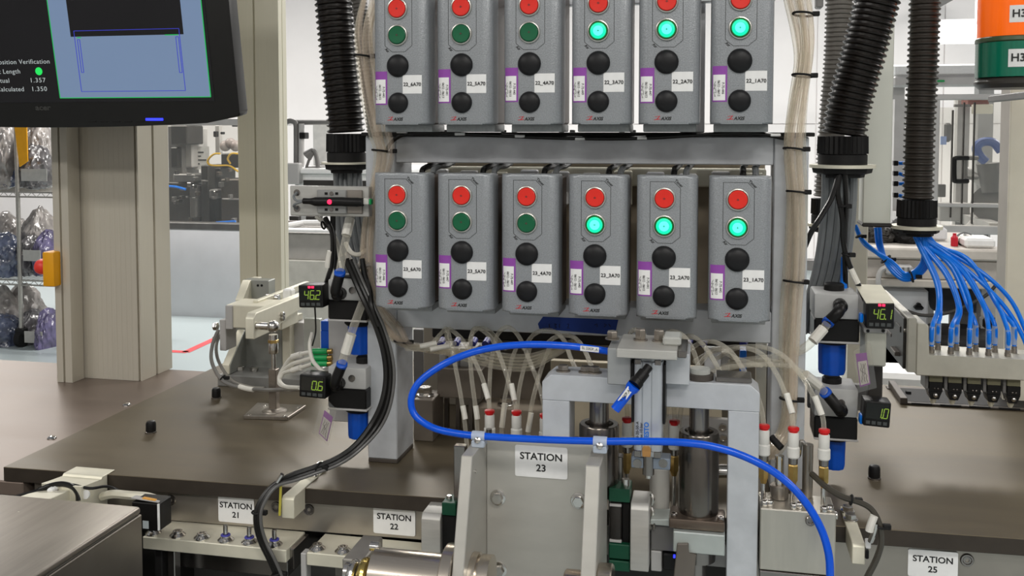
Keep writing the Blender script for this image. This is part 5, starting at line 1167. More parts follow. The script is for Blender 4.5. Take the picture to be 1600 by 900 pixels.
for i, u in enumerate((240, 278, 316, 353, 390, 429)):
    nozzle(u, 858 + i * 2, yl0 + .012, zl + .0002, i >= 3, ('low steel nozzle, %s from the left on station 21 ledge' if i < 3 else 'steel nozzle with upright pin, %s from the left on station 21 ledge') % ('first', 'second', 'third', 'fourth', 'fifth', 'sixth')[i])
xm0 = at(479, 878, yl0).x; xm1 = at(690, 890, yl0).x; zl2 = zl
t = thing('nozzle_ledge', 'cream ledge under station 22 beside the chromed roller', 'ledge', ((xm0 + xm1) / 2, -.04, zl2 - .018))
obj('shelf', MB().box(xm0, xm1, yl0, -.006, zl2 - .017, zl2, .001), CREAM, t)
obj('wall_bracket', MB().box(xm0 + .02, xm1, -.022, .09, zl2 - .05, zl2 - .018, .001), STEEL_D, t)
nozzle(496, 868, yl0 + .012, zl2 + .0002, False, 'low steel nozzle, left one on the station 22 ledge'); nozzle(536, 871, yl0 + .012, zl2 + .0002, False, 'low steel nozzle, right one on the station 22 ledge')
lone('ledge_post', MB().box(at(467, 880, yl0).x, at(476, 880, yl0).x, yl0 + .005, yl0 + .02, .60, zl - .004, .001), LTGREY, 'slim grey upright between the two cream ledges', 'post')
lone('machine_door', MB().box(at(235, 890, -.02).x, at(700, 890, -.02).x, .092, .097, .15, zl - .052, .002), mat('machine_door_dark', (.09, .085, .08, 1), .5), 'dark machine front panel below the ledges', 'panel')
for k, u in enumerate((242, 262)): lone('lower_bar', MB().box(at(u, 890, -.055).x, at(u + 11, 890, -.055).x, -.055, -.04, .55, zl - .018, .001), (BLACKM, STEEL_D)[k], ('black upright bar under station 21 ledge', 'dark steel upright bar under station 21 ledge')[k], 'bar')

# steel cover box in the corner
zc = at(222, 790, -.15).z
q0, q1 = at(222, 790, -.15), at(45, 900, -.15)
p0, p1 = atz(222, 790, zc), atz(45, 900, zc); pb = atz(75, 779, zc)
xe = p0.x
t = thing('steel_cover', 'brushed steel cover box in the lower left corner', 'cover', (xe - .3, -.35, 0))
yb0 = atz(150, 784, zc).y
obj('top', MB().box(xe - .9, xe, -.75, yb0, zc - .010, zc, .0045, 3), STEEL_BR, t)
obj('side', MB().box(xe - .004, xe, -.75, yb0, .25, zc - .0104, .001), STEEL_BR, t)
obj('back', MB().box(xe - .9, xe - .0045, yb0 - .004, yb0, .25, zc - .0042, .001), STEEL_BR, t)
obj('foot', MB().box(xe - .85, xe - .05, -.7, yb0 - .05, 0, .25), DKGREY, t)
# sensor amplifier box behind its corner
t = thing('laser_sensor', 'black laser sensor head with yellow warning label by the steel cover', 'sensor', at(235, 832, -.09))
ys = -.095
obj('body', front(MB(), 206, 786, 248, 829, ys, .030, .001), BLACK, t)
obj('trim', MB().prism([at(205, 779, ys), at(248, 786, ys), at(254, 780, ys + .03), at(212, 775, ys + .03)], (0, 0, .0012)), LTGREY, t)
obj('warning_label', MB().prism([at(222, 781, ys + .004), at(243, 784.5, ys + .004), at(247, 781, ys + .022), at(226, 778, ys + .022)], (0, 0, .0022)), YELLOW, t)
obj('edge_stripe', front(MB(), 246, 788, 248.5, 829, ys - .0006, .002), WHITE, t); obj('window', front(MB(), 223, 814, 232, 826, ys - .0006, .002), mat('pale_window', (.5, .56, .58, 1), .3), t)
text('lettering', 'SENSOR', .006, WHITE, t, at(251, 806, ys + .015) + Vector((.004, 0, 0)), (math.pi / 2, math.radians(-90), math.pi / 2))
obj('bracket', MB().tube([at(160, 776, -.05), at(178, 772, -.055), at(205, 774, -.06), at(230, 776, -.055), at(252, 783, -.05)], .006, 8, 5), CREAM, t)
# rail block with cable clamp
t = thing('clamp_block', 'cream stepped block clamped on the table edge above the steel cover', 'block', at(130, 780, -.06))
yk = -.085
xk0, xk1 = at(99, 741, -.04).x, at(160, 745, -.04).x
obj('step', MB().prism([(xk0, yk, TABLE - .065), (xk0, yk, at(100, 758, yk).z), (xk0, -.042, at(118, 746, -.042).z), (xk0, -.040, at(118, 741, -.04).z), (xk0, -.012, at(118, 741, -.04).z), (xk0, -.012, TABLE + .0004), (xk0, yfront(xk0) - .001, TABLE + .0004), (xk0, yfront(xk0) - .001, TABLE - .065)], (xk1 - xk0, 0, 0), .001), CREAM, t)
obj('slide_bar', MB().prism([at(-40, 800, -.20), at(30, 800, -.20), at(112, 764, -.08), at(70, 762, -.08)], (0, 0, -.02), .001), CREAM, t)
obj('clamp_tab', front(front(MB(), 72, 764, 80, 778, -.10, .01, .002), 82, 758, 87, 768, -.09, .01, .002), WHITE, t)
for u, v in ((37, 796), (88, 771)): obj('screw', MB().lathe(at(u, v, -.13 if u < 50 else -.09), (0, 0, 1), [(.0055, 0), (.0055, .003), (.003, .005)], 14), STEEL, t)
obj('side_screw', MB().lathe(at(135, 772, -.078), (0, -1, 0), [(.006, 0), (.006, .003), (.003, .003)], 14), WHITE, t)
cable('black_cable', 'black cable looping over the cream clamp block', [(-10, 790, -.16), (20, 779, -.13), (55, 769, -.10), (75, 760, -.09), (95, 756, -.085), (112, 760, -.083), (121, 770, -.083), (123, 782, -.085)], .0036, RUBBER)
cable('black_cable', 'thin black cable along the clamp block toward the sensor', [(60, 764, -.10), (82, 757, -.088), (110, 757, -.08), (140, 763, -.078), (165, 760, -.06), (182, 765, -.05), (194, 773, -.05)], .0020, RUBBER)
cable('silver_cable', 'silver wrapped cable entering from the left frame edge', [(-30, 806, -.18), (-5, 792, -.17), (18, 786, -.165)], .0042, STEEL)
# ================================================================== station 23: roller bracket in front
YB = -.07
br = thing('roller_bracket', 'grey aluminium bracket with two gusset plates carrying the station 23 sign', 'bracket', at(850, 900, YB))
ZLOW = .78
xg0 = at(760, 700, YB).x; xg1 = at(948, 700, YB).x
zt23 = at(850, 690, YB).z
def dY(u0, u1): return deeper(u0, YB, u1)
obj('back_plate', MB().box(xg0 + .0002, xg1 - .012, YB, YB + .008, ZLOW, zt23, .0008), PLATE, br)
def gus(xin, w, yt, ym, ybm, m, zcap):
    # outline in (Y, z); sloping front edge
    z1 = zcap; pts = [(YB + .008, z1), (yt, z1), (ybm, ZLOW + .02), (ybm, ZLOW), (YB + .008, ZLOW)]
    return MB().prism([(xin, y, z) for y, z in pts], (w, 0, 0), .0010)
y1 = deeper(760, YB, 738); y2 = deeper(760, YB, 708)
obj('gusset', gus(xg0 - .0135, .0135, y1, 0, y2 - .006, PLATE, zt23), PLATE, br)
y1r = deeper(948, YB, 939); y2r = deeper(948, YB, 922)
obj('gusset', gus(xg1 - .0165, .0165, y1, 0, y2 - .006, PLATE, zt23 - .001), PLATE, br)
for u, v in ((778, 777), (904, 782), (780, 890)):
    c = at(u, v, YB)
    obj('bolt', MB().lathe((c.x, YB - .0001, c.z), (0, -1, 0), [(.0098, 0), (.0098, .0014), (.0088, .0018)], 24).hexnut((c.x, YB - .0018, c.z), (0, -1, 0), .0072, .0055), STEEL, br)
for u, v in ((752, 723), (756, 726)):
    pass
obj('dowel_pin', MB().cyl((xg0 + .0001, y1 + .012, zt23 - .022), (xg0 + .0015, y1 + .012, zt23 - .022), .002, seg=12), STEEL, br)
station_sign(805, 700, 887, 743, YB - .0003, '23', 'white sign reading STATION 23 on the front bracket')

# rollers on the bracket axle
ax_y = -.155
def rollz(v, u=640): return at(u, v, ax_y).z
rr_ = thing('roller', 'chromed roller shaft left of the station 23 bracket', 'roller', at(640, 900, ax_y))
z_ax = rollz(903)
def lx(u): return at(u, 880, ax_y).x
R = lambda px: px * px_len(640, 880, ax_y)
xgl = xg0 - .0135
obj('barrel', MB().lathe((lx(584), ax_y, z_ax), (1, 0, 0), [(R(36), 0), (R(40), R(2)), (R(40), xgl - lx(584) - R(20))], 40), CHROME, rr_)
obj('flange', MB().lathe((xgl - R(20), ax_y, z_ax), (1, 0, 0), [(R(54), .0002), (R(56), R(2)), (R(56), R(17)), (R(54), R(19))], 40), CHROME, rr_)
obj('journal', MB().lathe((lx(575), ax_y + .01, z_ax + R(38)), (1, 0, 0), [(R(7), 0), (R(7), R(14))], 20), STEEL, rr_)
obj('end_ring', MB().torus((lx(573), ax_y - .005, z_ax - R(3)), (1, 0, 0), R(22), R(8), 30, 10), mat('gold_ring', (.55, .42, .14, 1), .22, .95), rr_)
obj('end_ring', MB().torus((lx(556), ax_y - .005, z_ax - R(6)), (1, 0, 0), R(22), R(7), 30, 10), STEEL, rr_)
obj('axle', MB().cyl((lx(540), ax_y, z_ax), (xgl, ax_y, z_ax), R(14), seg=24), STEEL, rr_)
obj('inner_bush', MB().lathe((xg0 + .0003, ax_y + .012, z_ax), (1, 0, 0), [(R(40), 0), (R(40), R(10)), (R(33), R(10.5)), (R(33), R(14)), (R(38), R(14.5)), (R(38), R(30)), (R(30), R(31))], 36), CHROME, rr_)
lone('pillow_block', MB().box(lx(527), lx(560), -.14, -.07, ZLOW, at(545, 874, -.14).z, .0015), mat('grey_bronze_block', (.33, .31, .28, 1), .4, .6), 'grey block carrying the left end of the chromed roller', 'block')
rr2 = thing('roller', 'chromed roller shaft right of the station 23 bracket', 'roller', at(990, 895, ax_y))
xr1 = xg1
z2 = at(990, 903, ax_y).z
def lx2(u): return at(u, 890, ax_y).x
obj('inner_end', MB().lathe((xg1 - .0165 - R(30), ax_y + .012, z_ax), (1, 0, 0), [(R(26), 0), (R(28), R(2)), (R(28), R(29))], 32), mat('bronze_chrome', (.42, .34, .26, 1), .2, .95), rr2)
obj('flange', MB().lathe((xg1 + .0003, ax_y, z_ax), (1, 0, 0), [(R(46), 0), (R(48), R(2)), (R(48), R(19)), (R(46), R(21))], 36), CHROME, rr2)
obj('barrel', MB().lathe((xg1 + R(22), ax_y, z_ax), (1, 0, 0), [(R(24), 0), (R(24), R(96)), (R(20), R(98))], 32), CHROME, rr2)

# slides either side of the bracket
def slide(us, vs, Y, label, mirror):
    """grey cheek block with bevelled front edge and a green holder beside it"""
    u0, u1 = us; t = thing('slide_unit', label, 'slide', at((u0 + u1) / 2, vs[3], Y), 'slide units beside the front bracket')
    x0, x1 = at(u0, vs[1], Y).x, at(u1, vs[1], Y).x; z1 = at((u0 + u1) / 2, vs[1], Y).z; z0 = at((u0 + u1) / 2, vs[3], Y).z
    ztp = at((u0 + u1) / 2, vs[0], Y + .006).z
    obj('cheek', MB().prism([(x0, Y, z0), (x0, Y, z1), (x0, Y + .006, ztp), (x0, Y + .045, ztp), (x0, Y + .045, z0)], (x1 - x0, 0, 0), .0008), ALU_MILL, t)
    return t, x0, x1, z0, z1, ztp
t, x0, x1, z0, z1, ztp = slide((985, 1014), (785, 797, 0, 893), -.062, 'grey slide block with green holder right of the bracket', False)
y = -.058; gx0 = at(951, 780, y).x
for v0, v1, m, n_ in ((764, 785, GREENPCB, 'green_holder'), (851, 874, GREENPCB, 'green_holder'), (877, 893, GREENPCB, 'green_holder'), (785, 851, BLACK, 'dark_roller'),):
    if n_ == 'dark_roller': obj(n_, front(MB(), 952, v0, 971, v1, y + .004, .03, .004, 2), DKGREY, t); obj('guide', front(MB(), 972, v0, 984, v1, y + .008, .03, .001), BLACK, t)
    else: obj(n_, front(MB(), 951, v0, 984, v1, y, .034, .001), m, t)
for v in (790, 846): obj('bright_edge', front(MB(), 952, v - 2, 971, v + 2, y + .002, .004, .0005), LTGREY, t)
for u in (955, 962): obj('screw', screw_geo(MB(), at(u, 764, y + .012), (0, 0, 1), .0035), STEEL, t)
obj('pin', MB().cyl(at(977, 764, y + .012), at(977, 748, y + .012), .0048, seg=14), STEEL, t)
t, x0, x1, z0, z1, ztp = slide((658, 688), (801, 812, 0, 893), -.055, 'grey slide block with green holder left of the bracket', True)
obj('green_holder', front(MB(), 690, 786, 712, 806, -.05, .03, .001), GREENPCB, t); obj('dark_roller', front(MB(), 689, 806, 712, 860, -.046, .028, .001), BLACKM, t)
c = at(702, 786, -.035); obj('screw', MB().lathe((c.x, c.y, c.z), (0, 0, 1), [(.004, 0), (.004, .006), (.003, .010), (.001, .010)], 12), STEEL, t)
lone('slide_rail', MB().box(at(709, 800, -.04).x, at(727, 800, -.04).x, -.04, -.028, at(715, 880, -.04).z, at(715, 697, -.04).z, .001), STEEL_D, 'dark slotted rail behind the left gusset plate', 'rail')
o = bpy.data.objects['slide_rail']
lone('slide_rail', MB().box(at(948, 800, -.05).x, at(970, 800, -.05).x, -.03, -.015, at(955, 880, -.03).z, at(955, 713, -.03).z, .001), STEEL_D, 'dark slotted rail behind the right gusset plate', 'rail')
lone('needle_post', MB().cyl((at(764, 700, .015).x, .015, TABLE + .0002), at(764, 670, .015), .004, seg=12), STEEL_D, 'thin dark post behind the blue hose at the left gusset', 'post')

# ================================================================== press portal with guide columns and cylinder
YP, DP = -.058, .046
po = thing('press_portal', 'blue grey press portal beam on two legs in front of the frame', 'press', at(1010, 900, YP))
def pz(v, u): return at(u, v, YP).z
xL0, xL1 = at(847, 640, YP).x, at(890, 640, YP).x
xR0, xR1 = at(1138, 640, YP).x, at(1187, 640, YP).x
zb0, zb1 = pz(637, 1060), pz(596, 1060)
ch = .009
obj('beam', MB().prism([(xL0, YP, zb0), (xL0, YP, zb1 - ch), (xL0 + ch * 1.2, YP, zb1), (xR1 - ch * 1.2, YP, zb1), (xR1, YP, zb1 - ch), (xR1, YP, zb0)], (0, DP, 0), .0008), ALU, po)
obj('leg', MB().box(xL0 + .0003, xL1, YP + .0004, YP + DP - .001, .80, zb0 - .0003, .0008), ALU, po)
obj('leg', MB().box(xR0, xR1 - .0003, YP + .0004, YP + DP - .001, .62, zb0 - .0003, .0008), ALU, po)
yg_ = YP + DP / 2
def gcol(u, label, vtop, vb0, vb1, full):
    c = at(u, 700, yg_); s = px_len(u, 700, yg_); t = thing('guide_column', label, 'guide', (c.x, yg_, at(u, vb1, yg_).z), 'guide columns under the press portal')
    z = lambda v: at(u, v, yg_).z
    obj('rod', MB().cyl((c.x, yg_, z(vb1) - (.05 if full else 0)), (c.x, yg_, zb0 - .0005), 15 * s, seg=28), STEEL_D, t)
    obj('bushing', MB().lathe((c.x, yg_, z(vb1)), (0, 0, 1), [(30.5 * s, 0), (30.5 * s, z(vb0) - z(vb1) - .002), (29 * s, z(vb0) - z(vb1)), (22 * s, z(vb0) - z(vb1)), (20 * s, z(vb0) - z(vb1) - .004), (15.2 * s, z(vb0) - z(vb1) - .004)], 36, True, False), mat('ground_bushing', (.175, .158, .14, 1), .22, .95, .12, 60, (1, 1, .06)), t)
    if full:
        obj('flange', MB().box(c.x - 43 * s, c.x + 40 * s, yg_ - .030, yg_ + .012, z(814), z(798), .0025, 2), mat('bronze_flange', (.16, .125, .10, 1), .35, .8), t)
        for dx in (-36, 34): obj('bolt', screw_geo(MB(), (c.x + dx * s, yg_ - .022, z(798)), (0, 0, 1), .0042), STEEL_D, t)
        obj('clamp_block', MB().box(c.x - 36 * s, c.x + 40 * s, yg_ - .036, yg_ + .010, z(846), z(814) - .0005, .0012), mat('pale_grey_aluminium', (.48, .52, .50, 1), .42, .5), t)
        obj('lower_bushing', MB().cyl((c.x, yg_, z(872)), (c.x, yg_, z(846) - .0005), 27 * s, seg=32), STEEL_D, t)
        obj('lower_rod', MB().cyl((c.x, yg_, z(930)), (c.x, yg_, z(872) - .0005), 13 * s, seg=24), STEEL_D, t)
    return t
gcol(1092, 'polished guide column with ribbed bushing right of the cylinder', 640, 673, 798, True)
gcol(936, 'polished guide column behind the bracket left of the cylinder', 630, 661, 770, False)

# blocks round the right guide column
lone('arm_plate', MB().prism([at(1016, 812, -.045), at(1056, 812, -.045), at(1056, 824, -.045), at(1016, 820, -.045)], (0, .035, 0), .001), mat('pale_grey_aluminium', (.5, .5, .5, 1)), 'pale grey arm plate joining the slide to the clamp block', 'plate')
lone('carriage_block', front(MB(), 1017, 822, 1055, 861, -.04, .03, .001), MDGREY, 'dark grey carriage block under the arm plate', 'block')
lone('grey_block', front(MB(), 1017, 861.5, 1034, 893, -.042, .03, .001), LTGREY, 'light grey foot block under the dark carriage block', 'block')
t = thing('limit_switch', 'black limit switch beside the lower guide rod', 'switch', at(1045, 890, -.045))
obj('body', front(MB(), 1035, 866, 1056, 892, -.045, .03, .002), BLACK, t); obj('lamp', front(MB(), 1052, 868, 1055, 872, -.047, .003), LED_B, t)
lone('slanted_plate', MB().prism([at(1058, 850, -.075), at(1076, 850, -.075), at(1076, 866, -.075), at(1088, 868, -.075), at(1084, 905, -.075), at(1052, 905, -.075)], (0, .012, 0), .001), mat('brown_grey_plate', (.17, .15, .13, 1), .45, .5), 'brown grey slanted plate under the clamp block', 'plate')
lone('white_lower_block', front(MB(), 1104, 850, 1136, 886, -.012, .01, .001), LTGREY, 'pale block behind the lower bushing', 'block')
t = thing('linkage', 'small chrome linkage screws on the slide block', 'linkage', at(1020, 840, -.04))
for v in (772, 793, 815): obj('link', MB().tube([at(1018, v, -.03), at(1020, v + 8, -.032), at(1018, v + 16, -.03)], .0026, 8, 4), STEEL, t)
for u in (1016, 1022): obj('bright_pin', front(MB(), u - 2, 818, u + 2, 829, -.046, .005, .001), STEEL, t)
lone('white_roller', MB().lathe(at(1030, 815, .004), (0, 0, 1), [(.011, 0), (.0125, .003), (.0125, .070), (.010, .073)], 24), mat('white_nylon', (.62, .60, .56, 1), .5), 'white nylon roller standing behind the slide block', 'roller')

# pneumatic cylinder
YC_ = -.098
cy_ = thing('air_cylinder', 'silver grey pneumatic cylinder hanging at the middle of the press portal', 'cylinder', at(1013, 750, YC_))
def czz(v): return at(1013, v, YC_).z
x0, x1 = at(990, 640, YC_).x, at(1035, 640, YC_).x; w = x1 - x0; r = w * .18; dpt = w * .92
def rrect(x0, x1, y0, y1, r, n=4):
    out = []
    for cx, cy2, a0 in ((x1 - r, y1 - r, 0), (x0 + r, y1 - r, 90), (x0 + r, y0 + r, 180), (x1 - r, y0 + r, 270)):
        for k in range(n + 1): a_ = math.radians(a0 + 90 * k / n); out.append((cx + r * math.cos(a_), cy2 + r * math.sin(a_)))
    return out
prof = rrect(x0, x1, YC_, YC_ + dpt, r)
# two narrow grooves in the front
gx = [x0 + w * .30, x0 + w * .62]
front_idx = [i for i, p in enumerate(prof) if abs(p[1] - YC_) < 1e-6]
extra = []
for g in gx: extra += [(g - .0007, YC_), (g - .0007, YC_ + .0018), (g + .0007, YC_ + .0018), (g + .0007, YC_)]
i0 = max(front_idx[0], 0)
prof2 = prof[:front_idx[0] + 1] + extra + prof[front_idx[0] + 1:]
CYL = mat('anodised_cylinder', (.53, .555, .59, 1), .35, .5, .03, 60)
obj('barrel', MB().prism([(x, y, czz(705)) for x, y in prof2], (0, 0, czz(566) - czz(705))), CYL, cy_)
for v0, v1 in ((566, 560), (715, 705)):
    obj('end_cap', MB().prism([(x, y, czz(v0)) for x, y in rrect(x0 + .001, x1 - .001, YC_ + .001, YC_ + dpt - .001, r)], (0, 0, czz(v1) - czz(v0)), .001), mat('cap_grey', (.40, .42, .44, 1), .4, .5), cy_)
for fx_ in (.03, .72):
    obj('tie_bolt', MB().box(x0 + w * fx_, x0 + w * (fx_ + .24), YC_ - .0008, YC_ + .006, czz(715), czz(705), .0006), STEEL_D, cy_); obj('tie_bolt', MB().box(x0 + w * fx_, x0 + w * (fx_ + .22), YC_ - .0008, YC_ + .006, czz(570), czz(562), .0006), STEEL_D, cy_)
obj('yellow_plug', MB().prism([(x + (0), YC_ - .001, z) for x, z in ((x0 + w * .32, czz(714)), (x0 + w * .6, czz(714)), (x0 + w * .62, czz(702)), (x0 + w * .56, czz(697)), (x0 + w * .36, czz(697)), (x0 + w * .3, czz(702)))], (0, .003, 0), .0006), mat('ochre_plug', rgb(190, 140, 80), .5), cy_)
text('printed_mark', 'FESTO', .0075, mat('print_blue', rgb(30, 110, 200), .5), cy_, (x0 + w * .46, YC_ - .0004, czz(674)), (math.pi / 2, math.radians(-90), 0), bold=.03)
for k, s_ in enumerate(('ADN-20-50-A', 'p max 10 bar')): text('printed_mark', s_, .0048, INK, cy_, (x0 + w * (.14 + k * .13), YC_ - .0004, czz(678)), (math.pi / 2, math.radians(-90), 0), bold=.0)
pc_ = (x0 + w * .5, YC_ + dpt / 2)
obj('piston_rod', MB().cyl((pc_[0], pc_[1], czz(748)), (pc_[0], pc_[1], czz(715)), .0068, seg=20), STEEL_D, cy_)
obj('rod_tip', MB().cyl((pc_[0], pc_[1], czz(754)), (pc_[0], pc_[1], czz(748) - .0001), .0035, seg=14), STEEL, cy_)
mb = MB(); front(mb, 986, 715.5, 1047, 733, YC_ + .012, .022, .001)
obj('mount_plate', mb, mat('blue_grey_plate', (.26, .30, .36, 1), .4, .5), cy_)
for u in (996, 1036): obj('mount_hole', MB().lathe(at(u, 724, YC_ + .0118), (0, -1, 0), [(.0052, 0), (.0052, .0008), (.0038, .0008)], 18), STEEL_D, cy_)
obj('side_gap', MB().box(x0 - .0030, x0 - .0004, YC_ + .004, YP - .0005, zb0 - .01, zb1 + .028), BLACK, cy_)
obj('side_gap', MB().box(x1 + .0004, x1 + .0030, YC_ + .004, YP - .0005, zb0 - .01, zb1 + .028), BLACK, cy_)

# clamp stack on top of the portal
ck = thing('cylinder_clamp', 'stacked aluminium clamp plates with bolts on the portal above the cylinder', 'clamp', at(1010, 597, YP))
zc1 = at(1010, 547, -.112).z; zc0 = at(1010, 562, -.112).z
obj('top_plate', MB().box(at(963, 555, -.112).x, at(1058, 555, -.112).x, -.112, -.030, zc0 + .0004, zc1, .001), ALU_MILL, ck)
obj('side_block', MB().box(at(949, 575, -.09).x, at(986, 575, -.09).x, -.09, -.018, zb1 + .0003, zc0 + .006, .001).move(Matrix()), mat('dull_aluminium', (.40, .41, .41, 1), .45, .5), ck)
obj('side_block', MB().box(at(1038, 580, -.075).x, at(1077, 580, -.075).x, -.075, -.018, zb1 + .0003, zc0 - .0002, .001), ALU, ck)
obj('end_stop', MB().box(at(1058.5, 555, -.105).x, at(1073, 555, -.1).x, -.105, -.04, zc0 + .002, zc1 - .001, .001), STEEL_D, ck)
for u, v, h in ((957, 533, .008), (1001, 533, .012), (1030, 533, .012)):
    c = at(u, v, -.06); obj('bolt', MB().lathe((c.x, -.062, zc1), (0, 0, 1), [(.0085, 0), (.0085, .0015), (.0066, .0018)], 18).hexnut((c.x, -.062, zc1 + .0018), (0, 0, 1), .0066, h), STEEL_BR, ck)
obj('clear_cover', MB().box(at(1035, 535, -.09).x, at(1064, 535, -.09).x, -.085, -.05, zc1 + .0003, zc1 + .010, .002), POLY, ck)
# bolts and plate on the portal's top
for u in (880, 915, 929):
    c = at(u, 583, YP + .02); lone('portal_bolt', MB().lathe((c.x, c.y, zb1), (0, 0, 1), [(.009, 0), (.009, .0015), (.0068, .0018)], 18).hexnut((c.x, c.y, zb1 + .0018), (0, 0, 1), .0068, .006), STEEL_BR, {880: 'hex bolt on the left end of the portal beam', 915: 'hex bolt on the portal beam, middle of the left three', 929: 'hex bolt on the portal beam nearest the cylinder clamp'}[u], 'bolt', 'bolts on the portal beam')

# blue connector with label hanging from the cylinder
pb = thing('cable_plug', 'blue sensor plug with white tag pointing down from the cylinder', 'plug', at(963, 640, -.13))
yp_ = -.125
a_, b_, c_, d_ = at(1014, 573, yp_ + .018), at(991, 602, yp_), at(987, 607, yp_), at(961, 640, yp_ - .004)
obj('plug_body', MB().tube([a_, a_.lerp(b_, .3), a_.lerp(b_, .32), a_.lerp(b_, .75), a_.lerp(b_, .78), b_], lambda s: (.0050, .0050, .0068, .0068, .0080, .0078)[min(5, int(round(s * 5)))], 14, smooth=False), BLACK, pb)
obj('blue_hose', MB().tube([b_, c_, c_.lerp(d_, .15), d_], lambda s: .0080 if s < .4 else .0056, 14, smooth=False), BLUE, pb)
dd = (d_ - c_).normalized()
def tagplate(p, q, w, off):
    n = Vector((-(q - p).z, 0, (q - p).x)).normalized() * w / 2; o = Vector((0, -off, 0))
    return MB().prism([p - n + o, p + n + o, q + n + o, q - n + o], (0, .0006, 0))
obj('tag', tagplate(at(986, 604, yp_), at(970, 626, yp_), .0070, .0068), WHITE, pb)
ang = math.atan2((at(987, 603, yp_) - at(968, 628, yp_)).z, (at(987, 603, yp_) - at(968, 628, yp_)).x)
text('lettering', 'SL 23CP_A', .0040, INK, pb, (at(987, 603, yp_) + at(968, 628, yp_)) / 2 + Vector((0, -.0076, 0)), (math.pi / 2, -ang, 0), bold=.01, sx=.9)

# the big blue hose
bh = thing('blue_hose', 'long glossy blue air hose looping across the front of station 23', 'hose', at(745, 681, -.10))
H = [(951, 549, -.05), (925, 545, -.055), (880, 540, -.06), (820, 538.5, -.065), (760, 545, -.07), (705, 563, -.08), (660, 592, -.085), (643, 620, -.09), (648, 648, -.092), (676, 668, -.095), (715, 677.5, -.10), (760, 682, -.105), (840, 686.5, -.105), (938, 689.5, -.11), (1000, 689.5, -.118), (1060, 691, -.122), (1110, 697, -.124), (1160, 712, -.125), (1210, 738, -.128), (1250, 774, -.13), (1280, 820, -.132), (1294, 862, -.134), (1297, 900, -.134), (1296, 940, -.13)]
obj('hose', MB().tube(tpath(H), .0043, 14, 6), BLUE, bh)
tg = tagplate(at(907, 543, -.065), at(936, 546.5, -.065), .0058, 0)
o = obj('tag', tagplate(at(907, 543.5, -.061), at(936, 546.5, -.061), .0062, .0015), WHITE, bh)
text('lettering', 'SL 23CP_A', .0042, INK, bh, at(921.5, 545, -.0635) + Vector((0, -.0003, 0)), (math.pi / 2, math.radians(5), 0), bold=.0)
CLIP = see_through('nylon_clip', (.55, .62, .72, 1), .3, .25)
for u, v, Y, lab in ((748, 681, -.104, 'clear nylon clip with screw holding the blue hose, left gusset'), (938, 689.5, -.11, 'clear nylon clip with screw holding the blue hose, right gusset')):
    c = at(u, v, Y); t = thing('hose_clip', lab, 'clip', c, 'clips on the blue hose')
    obj('loop', MB().lathe((c.x - .008, c.y, c.z), (1, .0, 0), [(.0056, 0), (.0058, .001), (.0058, .015), (.0056, .016)], 20, False, False), CLIP, t)
    obj('tab', MB().box(c.x - .008, c.x + .008, c.y - .006, c.y + .012, c.z - .0130, c.z - .0045, .0015), CLIP, t)
    obj('screw', MB().lathe((c.x, c.y - .0055, c.z - .0035), (0, -1, .3), [(.0040, 0), (.0038, .0015), (.0015, .0028)], 14), STEEL, t)

# ================================================================== dispensing fittings and the steel manifold
zm1 = at(1250, 799, -.062).z; zm0 = at(1250, 896, -.062).z
mf = thing('manifold_block', 'bright brushed steel manifold block at the right of the portal leg', 'block', at(1250, 896, -.062))
xm_0, xm_1 = xR1 + .002, at(1306, 840, -.062).x
obj('block', MB().box(xm_0, xm_1, -.062, -.008, zm0, zm1, .0012), mat('bright_brushed_block', (.55, .52, .46, 1), .36, .85, .06, 14, (6, 1, 1), rvar=.05), mf)
obj('ledge', MB().box(xm_0, xm_1 - .002, -.064, -.010, zm0 - .012, zm0 - .0005, .001), STEEL_D, mf)
c = at(1266, 813, -.062); obj('screw', screw_geo(MB(), (c.x, -.062, c.z), (0, -1, 0), .0058, .004), STEEL_D, mf)
c = at(1307, 812, -.04); obj('side_screw', screw_geo(MB(), (xm_1, -.04, zm1 - .010), (1, 0, 0), .005, .004), STEEL, mf)
def fitting(u, vt, Y, zbase, label, sc=1.0, brass=True, vbot=None):
    c = at(u, vt, Y); s = px_len(u, vt, Y) * sc; t = thing('valve_fitting', label, 'fitting', (c.x, Y, zbase), 'push in fittings with red collars')
    x, y, z = c.x, Y, c.z
    obj('red_collar', MB().lathe((x, y, z - 8 * s), (0, 0, 1), [(6.5 * s, 0), (6.5 * s, 2 * s), (8.5 * s, 3 * s), (8.5 * s, 7 * s), (6 * s, 8 * s), (4 * s, 8 * s)], 20), REDFIT, t)
    obj('upper_body', MB().lathe((x, y, z - 30 * s), (0, 0, 1), [(8 * s, 0), (8.3 * s, 1 * s), (8.3 * s, 20 * s), (7.3 * s, 22 * s)], 22), WHITEFIT, t)
    obj('lower_body', MB().lathe((x, y, z - 48 * s), (0, 0, 1), [(8.2 * s, 0), (9.6 * s, 2 * s), (9.6 * s, 16 * s), (8.2 * s, 18 * s)], 22), WHITEFIT, t)
    obj('thread', MB().lathe((x, y, z - 58 * s), (0, 0, 1), [(6.5 * s, 0), (7.2 * s, 1 * s), (7.2 * s, 10 * s)], 16), STEEL_D, t)
    if brass: obj('brass_body', MB().lathe((x, y, z - 92 * s), (0, 0, 1), [(4.5 * s, 0), (6 * s, 6 * s), (8 * s, 10 * s), (8 * s, 32 * s), (6.5 * s, 34 * s)], 6), BRASS, t)
    obj('needle', MB().lathe((x, y, zbase), (0, 0, 1), [(3.6 * s, 0), (3.6 * s, max(.004, z - (92 if brass else 58) * s - zbase))], 14), STEEL, t)
    return x, y, z
ff = {}
